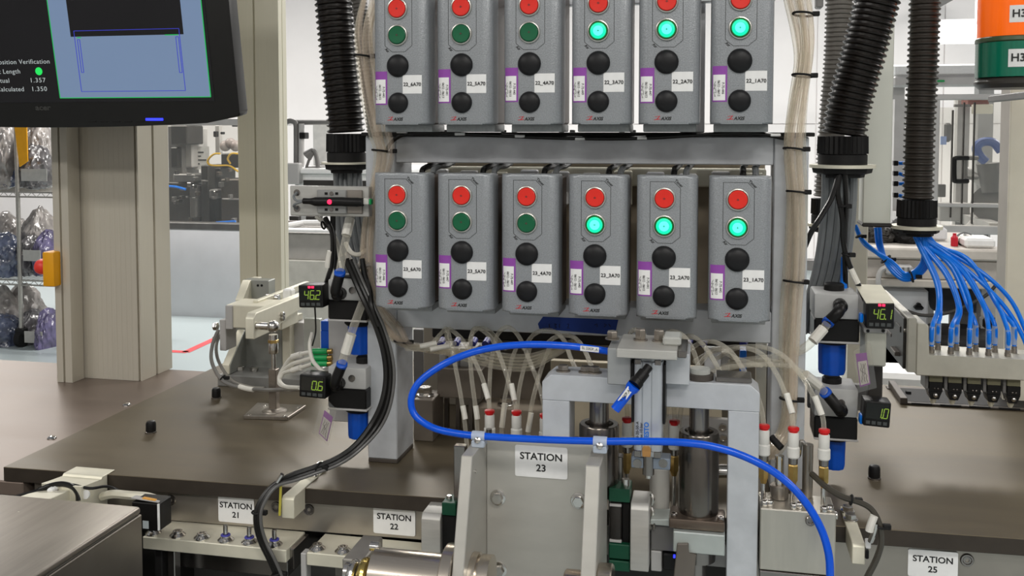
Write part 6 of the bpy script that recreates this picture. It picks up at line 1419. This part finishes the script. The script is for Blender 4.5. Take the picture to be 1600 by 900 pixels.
for k, (u, vt, Y) in enumerate(((1194, 663, -.035), (1240, 667, -.036), (1288, 670, -.038))):
    ff[u] = fitting(u, vt, Y, zm1 + .0003, ('white push in fitting with red collar beside the portal leg', 'white push in fitting with red collar, middle of three on the steel manifold', 'white push in fitting with red collar on the right end of the manifold')[k])
for k, (u, vt, Y) in enumerate(((980, 652, .012), (1054, 656, .012))):
    ff[u] = fitting(u, vt, Y, TABLE + .0003, ('white and brass fitting with red collar left of the cylinder', 'white and brass fitting with red collar right of the cylinder')[k], .95)
for k, (u, vt, Y) in enumerate(((765, 640, .03), (807, 641, .03))):
    ff[u] = fitting(u, vt, Y, TABLE + .0003, ('white fitting with red collar left behind the blue hose', 'white fitting with red collar second behind the blue hose')[k], .92, False)
ff[851] = fitting(851, 646, .02, TABLE + .0003, 'white fitting with red collar half hidden behind the left portal leg', .92, False)
# screws and posts on the manifold top
def mtop(u, Y): return at(u, 790, Y).x
for u, Y, lab in ((1195, -.052, 'first'), (1203, -.050, 'second'), (1240, -.054, 'third'), (1249, -.05, 'fourth'), (1288, -.056, 'fifth'), (1297, -.052, 'sixth')):
    lone('clamp_screw', screw_geo(MB(), (mtop(u, Y), Y, zm1 + .0002), (0, 0, 1), .0046, .0055), STEEL, f'small bright screw on top of the steel manifold, {lab} from left', 'screw')
t = thing('standpipe', 'steel standpipe in a round socket between two manifold fittings', 'pipe', (mtop(1217, -.025), -.025, zm1))
x = mtop(1217, -.025); obj('socket', MB().cyl((x, -.025, zm1 + .0002), (x, -.025, zm1 + .017), .0108, seg=24, bev=.001), STEEL_BR, t); obj('pipe', MB().cyl((x, -.025, zm1 + .0172), (x, -.025, zm1 + .052), .0052, seg=18), STEEL, t)
t = thing('standpipe', 'steel standpipe with bent side tube behind the middle fitting', 'pipe', (mtop(1261, -.015), -.015, zm1))
x = mtop(1261, -.015); obj('pipe', MB().cyl((x, -.015, zm1 + .0002), (x, -.015, zm1 + .065), .0062, seg=18), STEEL_BR, t)
obj('bent_tube', MB().tube([(x - .001, -.0155, zm1 + .060), (x - .008, -.0155, zm1 + .068), at(1248, 712, -.016), at(1245, 690, -.012)], .0026, 10, 5), STEEL, t)
lone('clamp_bar', MB().cyl(at(1205, 683, -.02), at(1221, 700, -.03), .0042, seg=14), BLACKM, 'short black tie bar across the lower end of the right tube bundle', 'clip')

# ================================================================== looping clear tubes under the lower beam
def sl(pts): return tpath(pts)
groups = 'clear tubes looping under the lower beam'
def loop(label, pix, sleeve=None, r=.0030): clear_hose(label, tpath(pix), r, tpath(sleeve) if sleeve else None, groups)
A = .06
loop('clear tube arching from the bundle to the first sleeve at left', [(668, 545, .12), (690, 520, .09), (698, 514, .08), (703, 530, .07), (712, 575, .06), (721, 625, .05), (726, 660, .045), (730, 700, .04)], [(723, 634, .049), (727, 655, .046)])
loop('clear tube looping over to the fitting behind the blue hose at left', [(700, 540, .12), (698, 518, .09), (706, 516, .08), (727, 537, .07), (747, 575, .055), (758, 605, .045), (764, 630, .034), (765, 644, .03)], [(756, 600, .047), (763, 624, .036)])
loop('clear tube arching down to the second sleeve at left', [(790, 545, .12), (765, 518, .09), (748, 513, .08), (735, 530, .07), (736, 580, .06), (742, 630, .05), (745, 660, .045), (747, 700, .04)], [(743, 634, .049), (746, 655, .046)])
loop('clear tube looping over to the second fitting behind blue hose', [(735, 550, .12), (738, 518, .09), (750, 514, .08), (770, 532, .07), (786, 570, .055), (797, 605, .045), (805, 632, .034), (807, 645, .03)], [(799, 600, .046), (804, 626, .036)])
loop('clear tube arching from the middle to the left portal leg', [(775, 560, .12), (776, 526, .09), (793, 511, .08), (812, 528, .07), (830, 570, .055), (843, 605, .045), (850, 635, .03), (851, 650, .02)])
loop('clear tube crossing down between the two left fittings', [(775, 540, .12), (768, 560, .10), (765, 600, .08), (764, 660, .07), (764, 700, .065)])
loop('clear tube slanting down with a sleeve right of the first fitting', [(806, 545, .12), (799, 565, .10), (793, 600, .08), (786, 640, .07), (783, 690, .065)], [(789, 630, .075), (784, 668, .069)])
loop('clear tube slanting down behind the second fitting', [(828, 545, .12), (820, 570, .10), (811, 610, .08), (806, 660, .07), (804, 700, .065)])
loop('clear tube slanting down with a sleeve left of the portal leg', [(860, 540, .12), (848, 570, .10), (836, 610, .08), (828, 650, .07), (824, 695, .065)], [(830, 645, .072), (825, 675, .067)])
loop('clear tube arching under the blue tape to the portal', [(818, 545, .12), (835, 522, .09), (860, 516, .08), (880, 530, .06), (892, 560, .03), (902, 582, -.02), (905, 588, -.03)])
loop('clear tube arching beside the blue hose tag to the portal', [(850, 540, .12), (870, 526, .09), (895, 526, .07), (912, 545, .03), (925, 575, -.02), (928, 586, -.03)])
loop('clear tube arch directly left of the cylinder clamp bolts', [(978, 545, .09), (984, 522, .05), (992, 515, .03), (1004, 520, .01), (1010, 532, .0)])
loop('clear tube arch over the right side of the cylinder clamp', [(1035, 545, .09), (1040, 522, .05), (1054, 518, .03), (1070, 527, .01), (1082, 545, 0), (1092, 575, -.01), (1094, 590, -.03)])
loop('clear tube arching down onto the portal beam, right of the clamp', [(1060, 535, .09), (1074, 525, .06), (1090, 530, .04), (1107, 550, .02), (1122, 575, 0), (1131, 589, -.03)])
loop('clear tube running down to the fitting beside the portal leg', [(1068, 555, .10), (1090, 538, .06), (1115, 534, .03), (1140, 548, .01), (1160, 575, -.01), (1178, 605, -.02), (1190, 640, -.03), (1194, 668, -.035)])
loop('clear tube arching to the middle manifold fitting', [(1085, 565, .10), (1112, 550, .07), (1150, 542, .04), (1188, 552, .015), (1212, 582, 0), (1227, 615, -.02), (1237, 645, -.032), (1240, 672, -.036)], [(1229, 615, -.022), (1238, 646, -.033)])
loop('clear tube arching to the right end manifold fitting', [(1120, 560, .10), (1150, 544, .06), (1190, 542, .03), (1225, 557, .0), (1254, 590, -.02), (1274, 625, -.03), (1285, 650, -.036), (1288, 675, -.038)], [(1273, 619, -.031), (1284, 648, -.036)])
loop('short clear tube crossing behind the right arches', [(1088, 575, .06), (1104, 556, .05), (1120, 545, .05), (1150, 560, .06), (1190, 572, .08)])
loop('clear tube drooping behind the right arches', [(1100, 585, .06), (1130, 575, .05), (1165, 571, .05), (1200, 570, .06), (1235, 572, .03)])
loop('thin clear tube under the portal right of the cylinder', [(1046, 620, .0), (1042, 640, .005), (1040, 665, .01), (1041, 690, .02)])
loop('clear tube dropping to the fitting right of the cylinder', [(1052, 600, .02), (1053, 630, .015), (1054, 648, .012), (1054, 662, .012)])
loop('thin clear tube under the portal beside the right guide rod', [(1068, 615, .0), (1064, 640, .005), (1061, 665, .01), (1062, 690, .02)])
loop('clear tube dropping to the fitting left of the cylinder', [(978, 600, .02), (979, 630, .015), (980, 645, .012), (980, 658, .012)])
for k, dv in enumerate((0, 5, 10, 15, 20)):
    loop(f'clear tube of the sagging coil under the lower beam, {pos_l[k]} from the top', [(632, 537 + k * .6, .09), (690, 543 + dv * .4, .13), (745, 546 + dv, .15), (785, 555 + dv, .14), (825, 556 + dv, .13), (862, 546 + dv * .6, .13), (900, 530 + dv * .2, .14)], None, .0034)
for k, (pix, lab) in enumerate((([(632, 541, .088), (652, 541, .09), (680, 535, .1), (700, 528, .11)], 'upper'), ([(634, 545, .088), (664, 546, .09), (695, 541, .1), (712, 536, .11)], 'lower'))):
    loop(f'{lab} short clear tube with a white sleeve leaving the left bundle', pix, [(656, 541.5, .088), (682, 536, .098)] if k == 0 else [(672, 546, .089), (704, 540, .102)])

# ================================================================== machinery behind the fittings
TBR = mat('bronze_grey_casting', (.20, .17, .14, 1), .5, .4, .1, 30)
md = thing('valve_manifold', 'grey valve blocks on a bronze coloured base behind the clear tubes', 'manifold', atz(712, 690, TABLE))
obj('base', MB().box(at(683, 590, .24).x, at(752, 590, .24).x, .24, .34, at(710, 622, .24).z, at(710, 577, .24).z, .001), TBR, md)
for u0, u1 in ((686, 697), (700, 717), (718, 739)): obj('valve_body', front(MB(), u0, 545, u1, 577, .26, .05, .002), LTGREY, md)
for u in (694, 712, 732): obj('leg', MB().box(at(u, 650, .27).x, at(u + 6, 650, .27).x, .27, .28, TABLE, at(u, 622, .27).z), STEEL_D, md)
obj('end_cap', front(MB(), 741, 560, 758, 592, .30, .04, .002), LTGREY, md)
lone('hex_block', MB().box(at(646, 640, .20).x, at(676, 640, .20).x, .20, .26, TABLE + .0003, at(660, 625, .20).z, .001), TBR, 'bronze block with hex bolt beside the left post foot', 'block')
c = at(663, 622, .22); lone('hex_bolt', MB().lathe((c.x, .225, at(660, 625, .20).z), (0, 0, 1), [(.014, 0), (.014, .002), (.012, .003)], 18).hexnut((c.x, .225, at(660, 625, .20).z + .003), (0, 0, 1), .0105, .011), STEEL, 'large hex bolt on the bronze block by the left post', 'bolt')
t = thing('rear_bracket', 'bronze bracket with hex bolt in the middle behind the tubes', 'bracket', atz(800, 690, TABLE))
obj('slab', MB().box(at(742, 640, .25).x, at(850, 640, .25).x, .25, .33, TABLE + .0003, at(800, 640, .25).z, .001), mat('tan_casting', (.33, .28, .22, 1), .5, .4), t)
obj('rear_wall', front(MB(), 765, 578, 842, 640, .31, .03, .001), mat('dark_tan', (.22, .19, .16, 1), .5, .4), t)
c = at(790, 632, .27); zb9 = at(800, 640, .25).z; obj('hex_bolt', MB().lathe((c.x, .275, zb9), (0, 0, 1), [(.014, 0), (.014, .002), (.012, .003)], 18).hexnut((c.x, .275, zb9 + .003), (0, 0, 1), .0105, .011), STEEL, t)
obj('pale_strip', front(MB(), 680, 538, 760, 545, .30, .02, .001), LTGREY, t)
lone('upright_profile', front(front(front(MB(), 646, 515, 661, 640, .42, .05, .001), 662, 515, 676, 630, .46, .05, .001), 646, 560, 676, 566, .43, .03), MDGREY, 'grey upright profile behind the left frame post', 'post')
cp = thing('backing_sheet', 'cream plate standing behind the press portal', 'plate', atz(1000, 690, TABLE))
yr = .27
obj('plate', MB().box(at(860, 640, yr).x, at(1128, 640, yr).x, yr, yr + .015, TABLE + .0003, at(1000, 570, yr).z, .001), mat('cream_back_plate', (.62, .55, .42, 1), .5, .1), cp)
obj('lower_strip', MB().box(at(1030, 640, yr).x, at(1190, 640, yr).x, yr - .012, yr - .0005, TABLE + .0003, at(1100, 650, yr).z, .001), LTGREY, cp)
for u, v in ((1129, 667), (1130, 684)): obj('screw', screw_geo(MB(), at(u, v, yr - .012), (0, -1, 0), .006), STEEL, cp)
obj('tube_spigot', MB().cyl(at(1122, 736, .04), at(1142, 736, .04), .0085, seg=18), STEEL, cp)
lone('dark_valve_bank', front(front(MB(), 675, 516, 960, 534, .34, .06, .002), 1080, 530, 1206, 545, .34, .05, .002), BLACKM, 'black valve bank just under the lower beam behind the tubes', 'valve')
for k, u in enumerate((692, 716, 742, 762, 1078, 1102, 1165)):
    lone('blue_collet', MB().cyl(at(u, 531, .30), at(u - 4, 538, .28), .0055, seg=14), mat('dark_blue_collet', rgb(40, 45, 130), .4), f'small dark blue collet under the lower beam, {("first", "second", "third", "fourth", "fifth", "sixth", "seventh")[k]} from left', 'fitting')
for k, (u0, v0, u1, v1, Y, m) in enumerate(((1100, 548, 1126, 588, .14, GUARD), (1180, 535, 1196, 690, .24, CREAM), (1196, 540, 1207, 690, .30, MDGREY), (1127, 552, 1140, 590, .16, LTGREY), (1156, 548, 1166, 590, .2, BLUE_T))):
    lone('rear_block', MB().box(at(u0, v1, Y).x, at(u1, v1, Y).x, Y, Y + .03, (TABLE + .0003) if v1 > 600 else at((u0 + u1) / 2, v1, Y).z, at((u0 + u1) / 2, v0, Y).z, .001), m, ('white valve block behind the right arches', 'cream upright profile left of the right frame post', 'grey upright profile beside the right frame post', 'pale grey valve block behind the right arches', 'slim blue air line upright behind right arches')[k], 'block')
lone('portal_pad', MB().box(at(1118, 590, -.05).x, at(1175, 590, -.05).x, -.052, -.016, zb1 + .0003, zb1 + .006, .001), STEEL_D, 'dark steel pad on the right end of the portal beam', 'plate')
t = thing('tube_manifold', 'clear acrylic tube junction on the portal beam right of the clamp', 'manifold', at(1096, 590, -.045)); c = at(1094, 588, -.045)
obj('base', MB().cyl((c.x, -.04, zb1 + .0002), (c.x, -.04, zb1 + .007), .016, seg=20), BROWNBLK, t); obj('cap', MB().cyl((c.x, -.04, zb1 + .0072), (c.x, -.04, zb1 + .013), .012, seg=20), POLY, t)
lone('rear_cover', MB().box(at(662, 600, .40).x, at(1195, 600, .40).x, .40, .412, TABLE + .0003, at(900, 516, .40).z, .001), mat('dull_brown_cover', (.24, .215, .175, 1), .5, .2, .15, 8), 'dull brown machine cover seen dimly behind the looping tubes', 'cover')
# ================================================================== stack light, upper right
YS = .30
sp = px_len(1590, 90, YS); ctr = at(1600, 90, YS); cx = at(1601, 90, YS).x; cyy = YS + 58 * sp
st = thing('stack_light', 'stack light with orange lens over a green lens, upper right corner', 'stack light', (cx, cyy, at(1600, 136, YS).z))
def sz(v): return at(1600, v, YS).z
Rr = 58 * sp
def ring_(v0, v1, r0, r1, m, n_, b=.002): obj(n_, MB().lathe((cx, cyy, sz(v0)), (0, 0, 1), [(r0 - b, 0), (r0, b), (r1, sz(v1) - sz(v0) - b), (r1 - b, sz(v1) - sz(v0))], 48), m, st)
ring_(136, 119, Rr, Rr * 1.01, mat('stack_base', (.045, .04, .035, 1), .35), 'base', .006)
def lens_(v0, v1, r, m, n_):
    mb = MB(); lo, hi = [], []; n = 96
    for k in range(n):
        a_ = 2 * math.pi * k / n; q = r * (1.0 if k % 2 else .988); lo.append(mb.bm.verts.new((cx + q * math.cos(a_), cyy + q * math.sin(a_), sz(v0)))); hi.append(mb.bm.verts.new((cx + q * math.cos(a_), cyy + q * math.sin(a_), sz(v1))))
    mb.bm.faces.new(lo[::-1]); mb.bm.faces.new(hi)
    for k in range(n): mb.bm.faces.new((lo[k], lo[(k + 1) % n], hi[(k + 1) % n], hi[k]))
    return obj(n_, mb, m, st)
lens_(118.5, 63, Rr * .975, GREENLENS, 'green_lens'); ring_(62.5, 54, Rr * 1.0, Rr * .99, mat('olive_ring', (.06, .09, .04, 1), .35), 'divider_ring', .0015)
lens_(53.5, -20, Rr * .945, ORANGE, 'orange_lens'); ring_(-20.5, -40, Rr * .99, Rr * .97, BLACKM, 'top_cap')
for (v0, v1, r, num) in ((34, 7, Rr * .952, 'H3'), (104, 76, Rr * .982, 'H3')):
    mb = MB(); a0, a1, n = math.radians(247), math.radians(300), 10; lo, hi = [], []
    for k in range(n + 1):
        a_ = a0 + (a1 - a0) * k / n; lo.append(mb.bm.verts.new((cx + r * math.cos(a_), cyy + r * math.sin(a_), sz(v0)))); hi.append(mb.bm.verts.new((cx + r * math.cos(a_), cyy + r * math.sin(a_), sz(v1))))
    for k in range(n): mb.bm.faces.new((lo[k], lo[k + 1], hi[k + 1], hi[k]))
    l_ = obj('label', mb, WHITE, st)
    a_ = math.radians(259); text('lettering', num, (sz(v1) - sz(v0)) * .62, INK, l_, (cx + (r + .001) * math.cos(a_) + .002, cyy + (r + .001) * math.sin(a_), (sz(v0) + sz(v1)) / 2), (math.pi / 2, 0, math.radians(-11)), bold=.02)
obj('bracket', MB().box(cx + Rr * .75, cx + Rr * .95, cyy, at(1600, 200, .63).y + .01, sz(150), sz(137), .002), MDGREY, st)

# ================================================================== gauge bracket and toothed side plate
t = thing('gauge_housing', 'grey bracket box under the 46.1 gauge', 'bracket', at(1365, 573, .12))
obj('box', front(MB(), 1352, 515, 1385, 573, .12, .05, .002), mat('putty_grey', (.38, .38, .33, 1), .5, .1), t); obj('lip', front(MB(), 1350, 512, 1386, 521, .117, .05, .0015), LTGREY, t)
for u in (1356, 1380): obj('screw_hole', MB().lathe(at(u, 517, .1168), (0, -1, 0), [(.0022, 0), (.0022, .0006)], 10), BLACK, t)
obj('post', MB().box(at(1356, 600, .15).x, at(1378, 600, .15).x, .145, .16, at(1365, 645, .14).z, at(1365, 573, .14).z, .001), DKGREY, t); obj('crossbar', MB().box(at(1262, 600, .20).x, at(1372, 600, .20).x, .196, .208, at(1330, 640, .2).z, at(1330, 600, .2).z, .001), MDGREY, t)
obj('rear_plate', front(MB(), 1340, 448, 1380, 520, .2, .02, .001), LTGREY, t)
for v0, v1, lab in ((490, 505, 'upper'), (648, 664, 'lower')):
    lone('blue_collet', front(MB(), 1343, v0, 1350, v1, .11, .014, .003, 2), BLUE_T, f'bright blue push collet beside the {lab} right regulator', 'fitting')
YR = .30
sp_ = thing('side_plate', 'putty coloured side plate at the left end of the dispensing rail', 'plate', at(1424, 582, YR))
xs0, xs1 = at(1418, 540, YR).x, at(1432, 540, YR).x
def rzz(v): return at(1424, v, YR).z
yb9 = deeper(1418, YR, 1372)
PUT = mat('putty_aluminium', (.40, .385, .33, 1), .45, .3)
obj('plate', MB().prism([(xs0, YR, rzz(582)), (xs0, YR, rzz(497)), (xs0, yb9, rzz(497)), (xs0, yb9, rzz(560)), (xs0, YR + .06, rzz(582))], (xs1 - xs0, 0, 0), .001), PUT, sp_)
rq = random.Random(9)
for k in range(9):
    y = rq.uniform(YR + .03, yb9 - .06); z = rq.uniform(rzz(575), rzz(512)); obj('tooling_lug', MB().box(xs0 - rq.uniform(.004, .012), xs0 - .0003, y, y + rq.uniform(.02, .04), z, z + rq.uniform(.006, .016), .001), rq.choice((DKGREY, MDGREY, BROWNBLK)), sp_)
obj('dark_backing', MB().box(xs0 - .004, xs0 - .0002, YR + .012, yb9 - .02, rzz(580), rzz(500), .001), DKGREY, sp_)
c = at(1414, 519, YR + .02); obj('screw', screw_geo(MB(), (xs0, YR + .015, rzz(519)), (-1, 0, 0), .004), STEEL, sp_)

# rail with dispensing heads
rl_ = thing('dispensing_rail', 'putty coloured L shaped rail carrying blue tubes and dispensing heads', 'rail', at(1520, 600, YR))
xr0 = at(1432, 540, YR).x + .0003; xr1 = .62
zt0, zt1, zb_ = rzz(505), at(1500, 558, YR).z, at(1500, 590, YR).z
xk = at(1451, 540, YR).x
obj('bar', MB().prism([(xr0, YR, zb_), (xr0, YR, zt0), (xk - .004, YR, zt0), (xk, YR, zt0 - .004), (xk, YR, zt1), (xr1, YR, zt1), (xr1, YR, zb_)], (0, .07, 0), .0012), mat('rail_putty', (.50, .48, .41, 1), .45, .3), rl_)
obj('support_post', MB().box(.575, .615, YR + .02, YR + .06, TABLE + .0003, zb_ - .0003, .001), MDGREY, rl_)
pos5 = ('first', 'second', 'third', 'fourth', 'fifth')
HX = [1461, 1491, 1521, 1552, 1583]
yh = YR + .012
for i, u in enumerate(HX):
    dv = (u - 1461) * .055
    t = thing('dispenser', f'black and bronze dispensing head under the rail, {pos5[i]} from left', 'dispenser', at(u, 632 + dv, yh), 'dispensing heads under the rail')
    F = lambda u0, v0, u1, v1, y, d, b=.0008: MB().box(at(u0, v1, y).x, at(u1, v1, y).x, y, y + d, at(u, v1 + dv, y).z, at(u, v0 + dv, y).z, b)
    zt_head = zb_ - .0003
    obj('label_block', MB().box(at(u - 9, 590, yh).x, at(u + 12, 590, yh).x, yh, yh + .03, at(u, 597 + dv, yh).z, zt_head, .0006), mat('olive_board', (.19, .18, .11, 1), .5), t)
    obj('side_plate', MB().box(at(u - 15, 590, yh).x, at(u - 9.5, 590, yh).x, yh + .002, yh + .034, at(u, 609 + dv, yh).z, zt_head, .0006), MDGREY, t)
    obj('body', F(u - 9.5, 597, u + 12, 612, yh, .03), BLACK, t)
    mb = MB(); a_ = at(u, 612 + dv, yh); s = px_len(u, 612, yh)
    mb.prism([(a_.x - 9.5 * s, yh, a_.z), (a_.x + 11 * s, yh, a_.z), (a_.x + 8 * s, yh, a_.z - 4 * s), (a_.x + 6 * s, yh, a_.z - 12 * s), (a_.x - 6 * s, yh, a_.z - 12 * s), (a_.x - 8 * s, yh, a_.z - 5 * s)], (0, .025, 0), .0006)
    obj('nose', mb, BLACK, t)
    obj('ball_screw', MB().ball((a_.x + .5 * s, yh - .001, a_.z - 5 * s), 4 * s, 12), STEEL, t)
    for dx in (-1, 4): obj('rivet', MB().ball((a_.x + dx * s, yh, a_.z + 5 * s), 1.7 * s, 8), STEEL_D, t)
    obj('tip', MB().lathe((a_.x - .5 * s, yh + .01, a_.z - 21 * s), (0, 0, 1), [(2.5 * s, 0), (4.5 * s, 4 * s), (5 * s, 8.5 * s)], 14), CREAM, t)
# blue tubes fan out from the straight conduit
ci = at(1434, 368, KY)
TS = [(1455, 560), (1465, 553), (1485, 562), (1494, 554), (1514, 563), (1524, 556), (1544, 564), (1554, 557), (1574, 566), (1584, 559)]
ordi = ('first', 'second', 'third', 'fourth', 'fifth', 'sixth', 'seventh', 'eighth', 'ninth', 'tenth')
mids = [[(1462, 440), (1466, 480)], [(1466, 440), (1469, 490)], [(1478, 430), (1497, 480)], [(1482, 430), (1500, 480)], [(1490, 415), (1515, 470)], [(1488, 420), (1513, 480)], [(1500, 420), (1535, 475)], [(1506, 420), (1540, 480)], [(1512, 405), (1555, 470)], [(1516, 408), (1560, 480)]]
for i, (u, v) in enumerate(TS):
    Yt = YR + (.02 if i % 2 == 0 else .045)
    c = at(u, v, Yt); zr = zt1
    t = thing('tube_fitting', f'small steel tube fitting on the dispensing rail, {ordi[i]} from left', 'fitting', (c.x, Yt, zr), 'tube fittings on the dispensing rail')
    s = px_len(u, v, Yt)
    obj('body', MB().lathe((c.x, Yt, zr + .0002), (0, 0, 1), [(4.6 * s, 0), (4.6 * s, 5 * s), (4 * s, 5.5 * s), (4 * s, 10 * s), (3 * s, 11 * s)], 14), STEEL_BR, t)
    zc_ = zr + 11 * s; (m1, m2) = mids[i]
    pts = [Vector((ci.x + (i - 4.5) * .0022, KY + .004 * (i % 3 - 1), ci.z + .01)), at(1436 + i * 3.2, 384, KY), at(m1[0], m1[1], KY - .02), at(m2[0], m2[1], .36), Vector((c.x + (m2[0] - u) * .05 * s, Yt, zc_ + 30 * s)), Vector((c.x, Yt, zc_))]
    t = thing('blue_tube', f'blue air tube from the straight conduit to the rail, {ordi[i]} from left', 'tube', (c.x, Yt, zc_), 'blue tubes fanning to the dispensing rail')
    obj('tube', MB().tube(pts, .0033, 10, 8), BLUE_T, t)
    obj('sleeve', MB().tube([pts[-2], (pts[-2] + pts[-1]) / 2, pts[-1] + Vector((0, 0, .002))], .0041, 10, 3), see_through('sleeve_clear', (.45, .55, .7, 1), .4, .2) if 'sleeve_clear' not in MATS else MATS['sleeve_clear'], t)
for k, (pm, lab) in enumerate((([(1440, 369, KY), (1490, 398, KY - .01), (1540, 430, .37), (1580, 470, .36), (1604, 520, .35), (1620, 560, .34)], 'blue tube leaving toward the right edge, upper one'), ([(1440, 370, KY), (1486, 402, KY - .01), (1532, 440, .37), (1572, 482, .36), (1600, 530, .35), (1612, 570, .34)], 'blue tube leaving toward the right edge, lower one'))):
    lone('blue_tube', MB().tube(tpath(pm), .0033, 10, 8), BLUE_T, lab, 'tube')
# bundle looping back up to the left
tb_ = thing('blue_tube_bundle', 'tied bundle of blue tubes hanging in a loop left of the straight conduit', 'tube bundle', at(1410, 430, .42))
for i in range(4):
    o = (i - 1.5) * 3.2
    end = [(1338, 356, .48), (1336, 352, .48), (1369, 356, .48), (1374, 356, .48)][i]
    mid = [(1352, 382, .47), (1350, 378, .47), (1373, 385, .47), (1377, 384, .47)][i]
    obj('tube', MB().tube(tpath([(1446 + o, 362, KY), (1448 + o, 385, .40), (1446 + o, 410, .41), (1432 + o * .8, 427 + o * .5, .42), (1412, 432 + o, .43), (1390 - o * .4, 412 + o * .8, .44), mid, end]), .0036, 10, 8), BLUE_T, tb_)
for u, v, ax in ((1447, 387, (0, 0, 1)), (1424, 432, (1, 0, .3)), (1384, 405, (.6, 0, -.7)), (1342, 369, (.5, 0, -1))):
    obj('cable_tie', ringtie(MB(), at(u, v, .415 if u > 1400 else .45), ax, .0088 if u > 1350 else .005, .0015), BLACKM, tb_)
for k, v in enumerate((255, 271, 287, 305)):
    t = thing('trunk_fitting', f'black push in fitting with blue tube on the wiring trunk, {pos5[k]} from top', 'fitting', at(1400, v, .46), 'fittings on the wiring trunk')
    obj('body', front(MB(), 1396.5, v - 4, 1404, v + 4, .45, .012, .001), BLACK, t); obj('tube', MB().tube(tpath([(1404, v, .456), (1410, v + (2 if k % 2 else 0), .456), (1420, v + (5 if k % 2 else 0), .46), (1432, v + 6, .47)]), .0030, 8, 4), BLUE_T, t)
# trough on the table under the heads
tr = thing('drip_trough', 'dark bronze trough on the table under the dispensing heads', 'trough', atz(1500, 640, TABLE))
yt_ = .565
obj('wall', MB().box(at(1418, 640, yt_).x, xr1 + .05, yt_, yt_ + .01, TABLE + .0003, at(1500, 634, yt_).z, .0008), BROWNBLK, tr)
obj('floor', MB().box(at(1418, 640, yt_).x, xr1 + .05, yt_ + .0102, yt_ + .10, TABLE + .0003, TABLE + .004), BLACKM, tr)
obj('wall', MB().box(at(1402, 640, yt_).x, xr1 + .05, yt_ + .1002, yt_ + .12, TABLE + .0003, at(1500, 613, yt_ + .1).z, .0008), BROWNBLK, tr)
obj('end_wall', MB().box(at(1418, 640, yt_).x - .012, at(1418, 640, yt_).x - .0003, yt_, yt_ + .12, TABLE + .0003, TABLE + .012, .0008), BROWNBLK, tr)
for k in range(6):
    x = at(1424, 640, yt_).x + k * .047; obj('slot', MB().box(x, x + .034, yt_ - .0004, yt_ + .004, TABLE + .004, at(1500, 634, yt_).z - .002), BLACKM, tr)
obj('knob', front(MB(), 1416, 612, 1424, 619, yt_ + .06, .01, .001), BLACKM, tr)

# right-hand arm bracket over the table edge
t = thing('arm_bracket', 'cream arm bracket over the table edge right of the manifold', 'bracket', at(1345, 850, -.06))
yA = -.058
xa, xb = at(1332, 850, yA).x, at(1352, 850, yA).x
zt1_, zbm_ = at(1342, 852, yA).z, at(1342, 882, yA).z
zt1_ = max(zt1_, TABLE + .004)
obj('arm', MB().prism([(xa, yA, zbm_), (xa, yA, zt1_ - .004), (xa, yA + .004, zt1_), (xa, .055, zt1_), (xa, .055, TABLE + .0003), (xa, yfront(xa) - .0008, TABLE + .0003), (xa, yfront(xa) - .0008, zbm_)], (xb - xa, 0, 0), .0008), CREAM, t)
for y in (.012, .038): obj('hex_bolt', MB().lathe(((xa + xb) / 2, y, zt1_), (0, 0, 1), [(.0088, 0), (.0088, .0015), (.008, .0018)], 18).hexnut(((xa + xb) / 2, y, zt1_ + .0018), (0, 0, 1), .0068, .006), STEEL, t)
obj('clip', front(MB(), 1353, 846, 1361, 858, yA - .004, .01, .001), WHITE, t)
obj('clip_foil', MB().tube([at(1360, 846, -.07), at(1366, 830, -.075), at(1368, 818, -.075)], .0032, 8, 3), STEEL, t)
obj('dark_latch', front(MB(), 1352, 860, 1358, 874, yA - .001, .01, .001), BLACK, t)
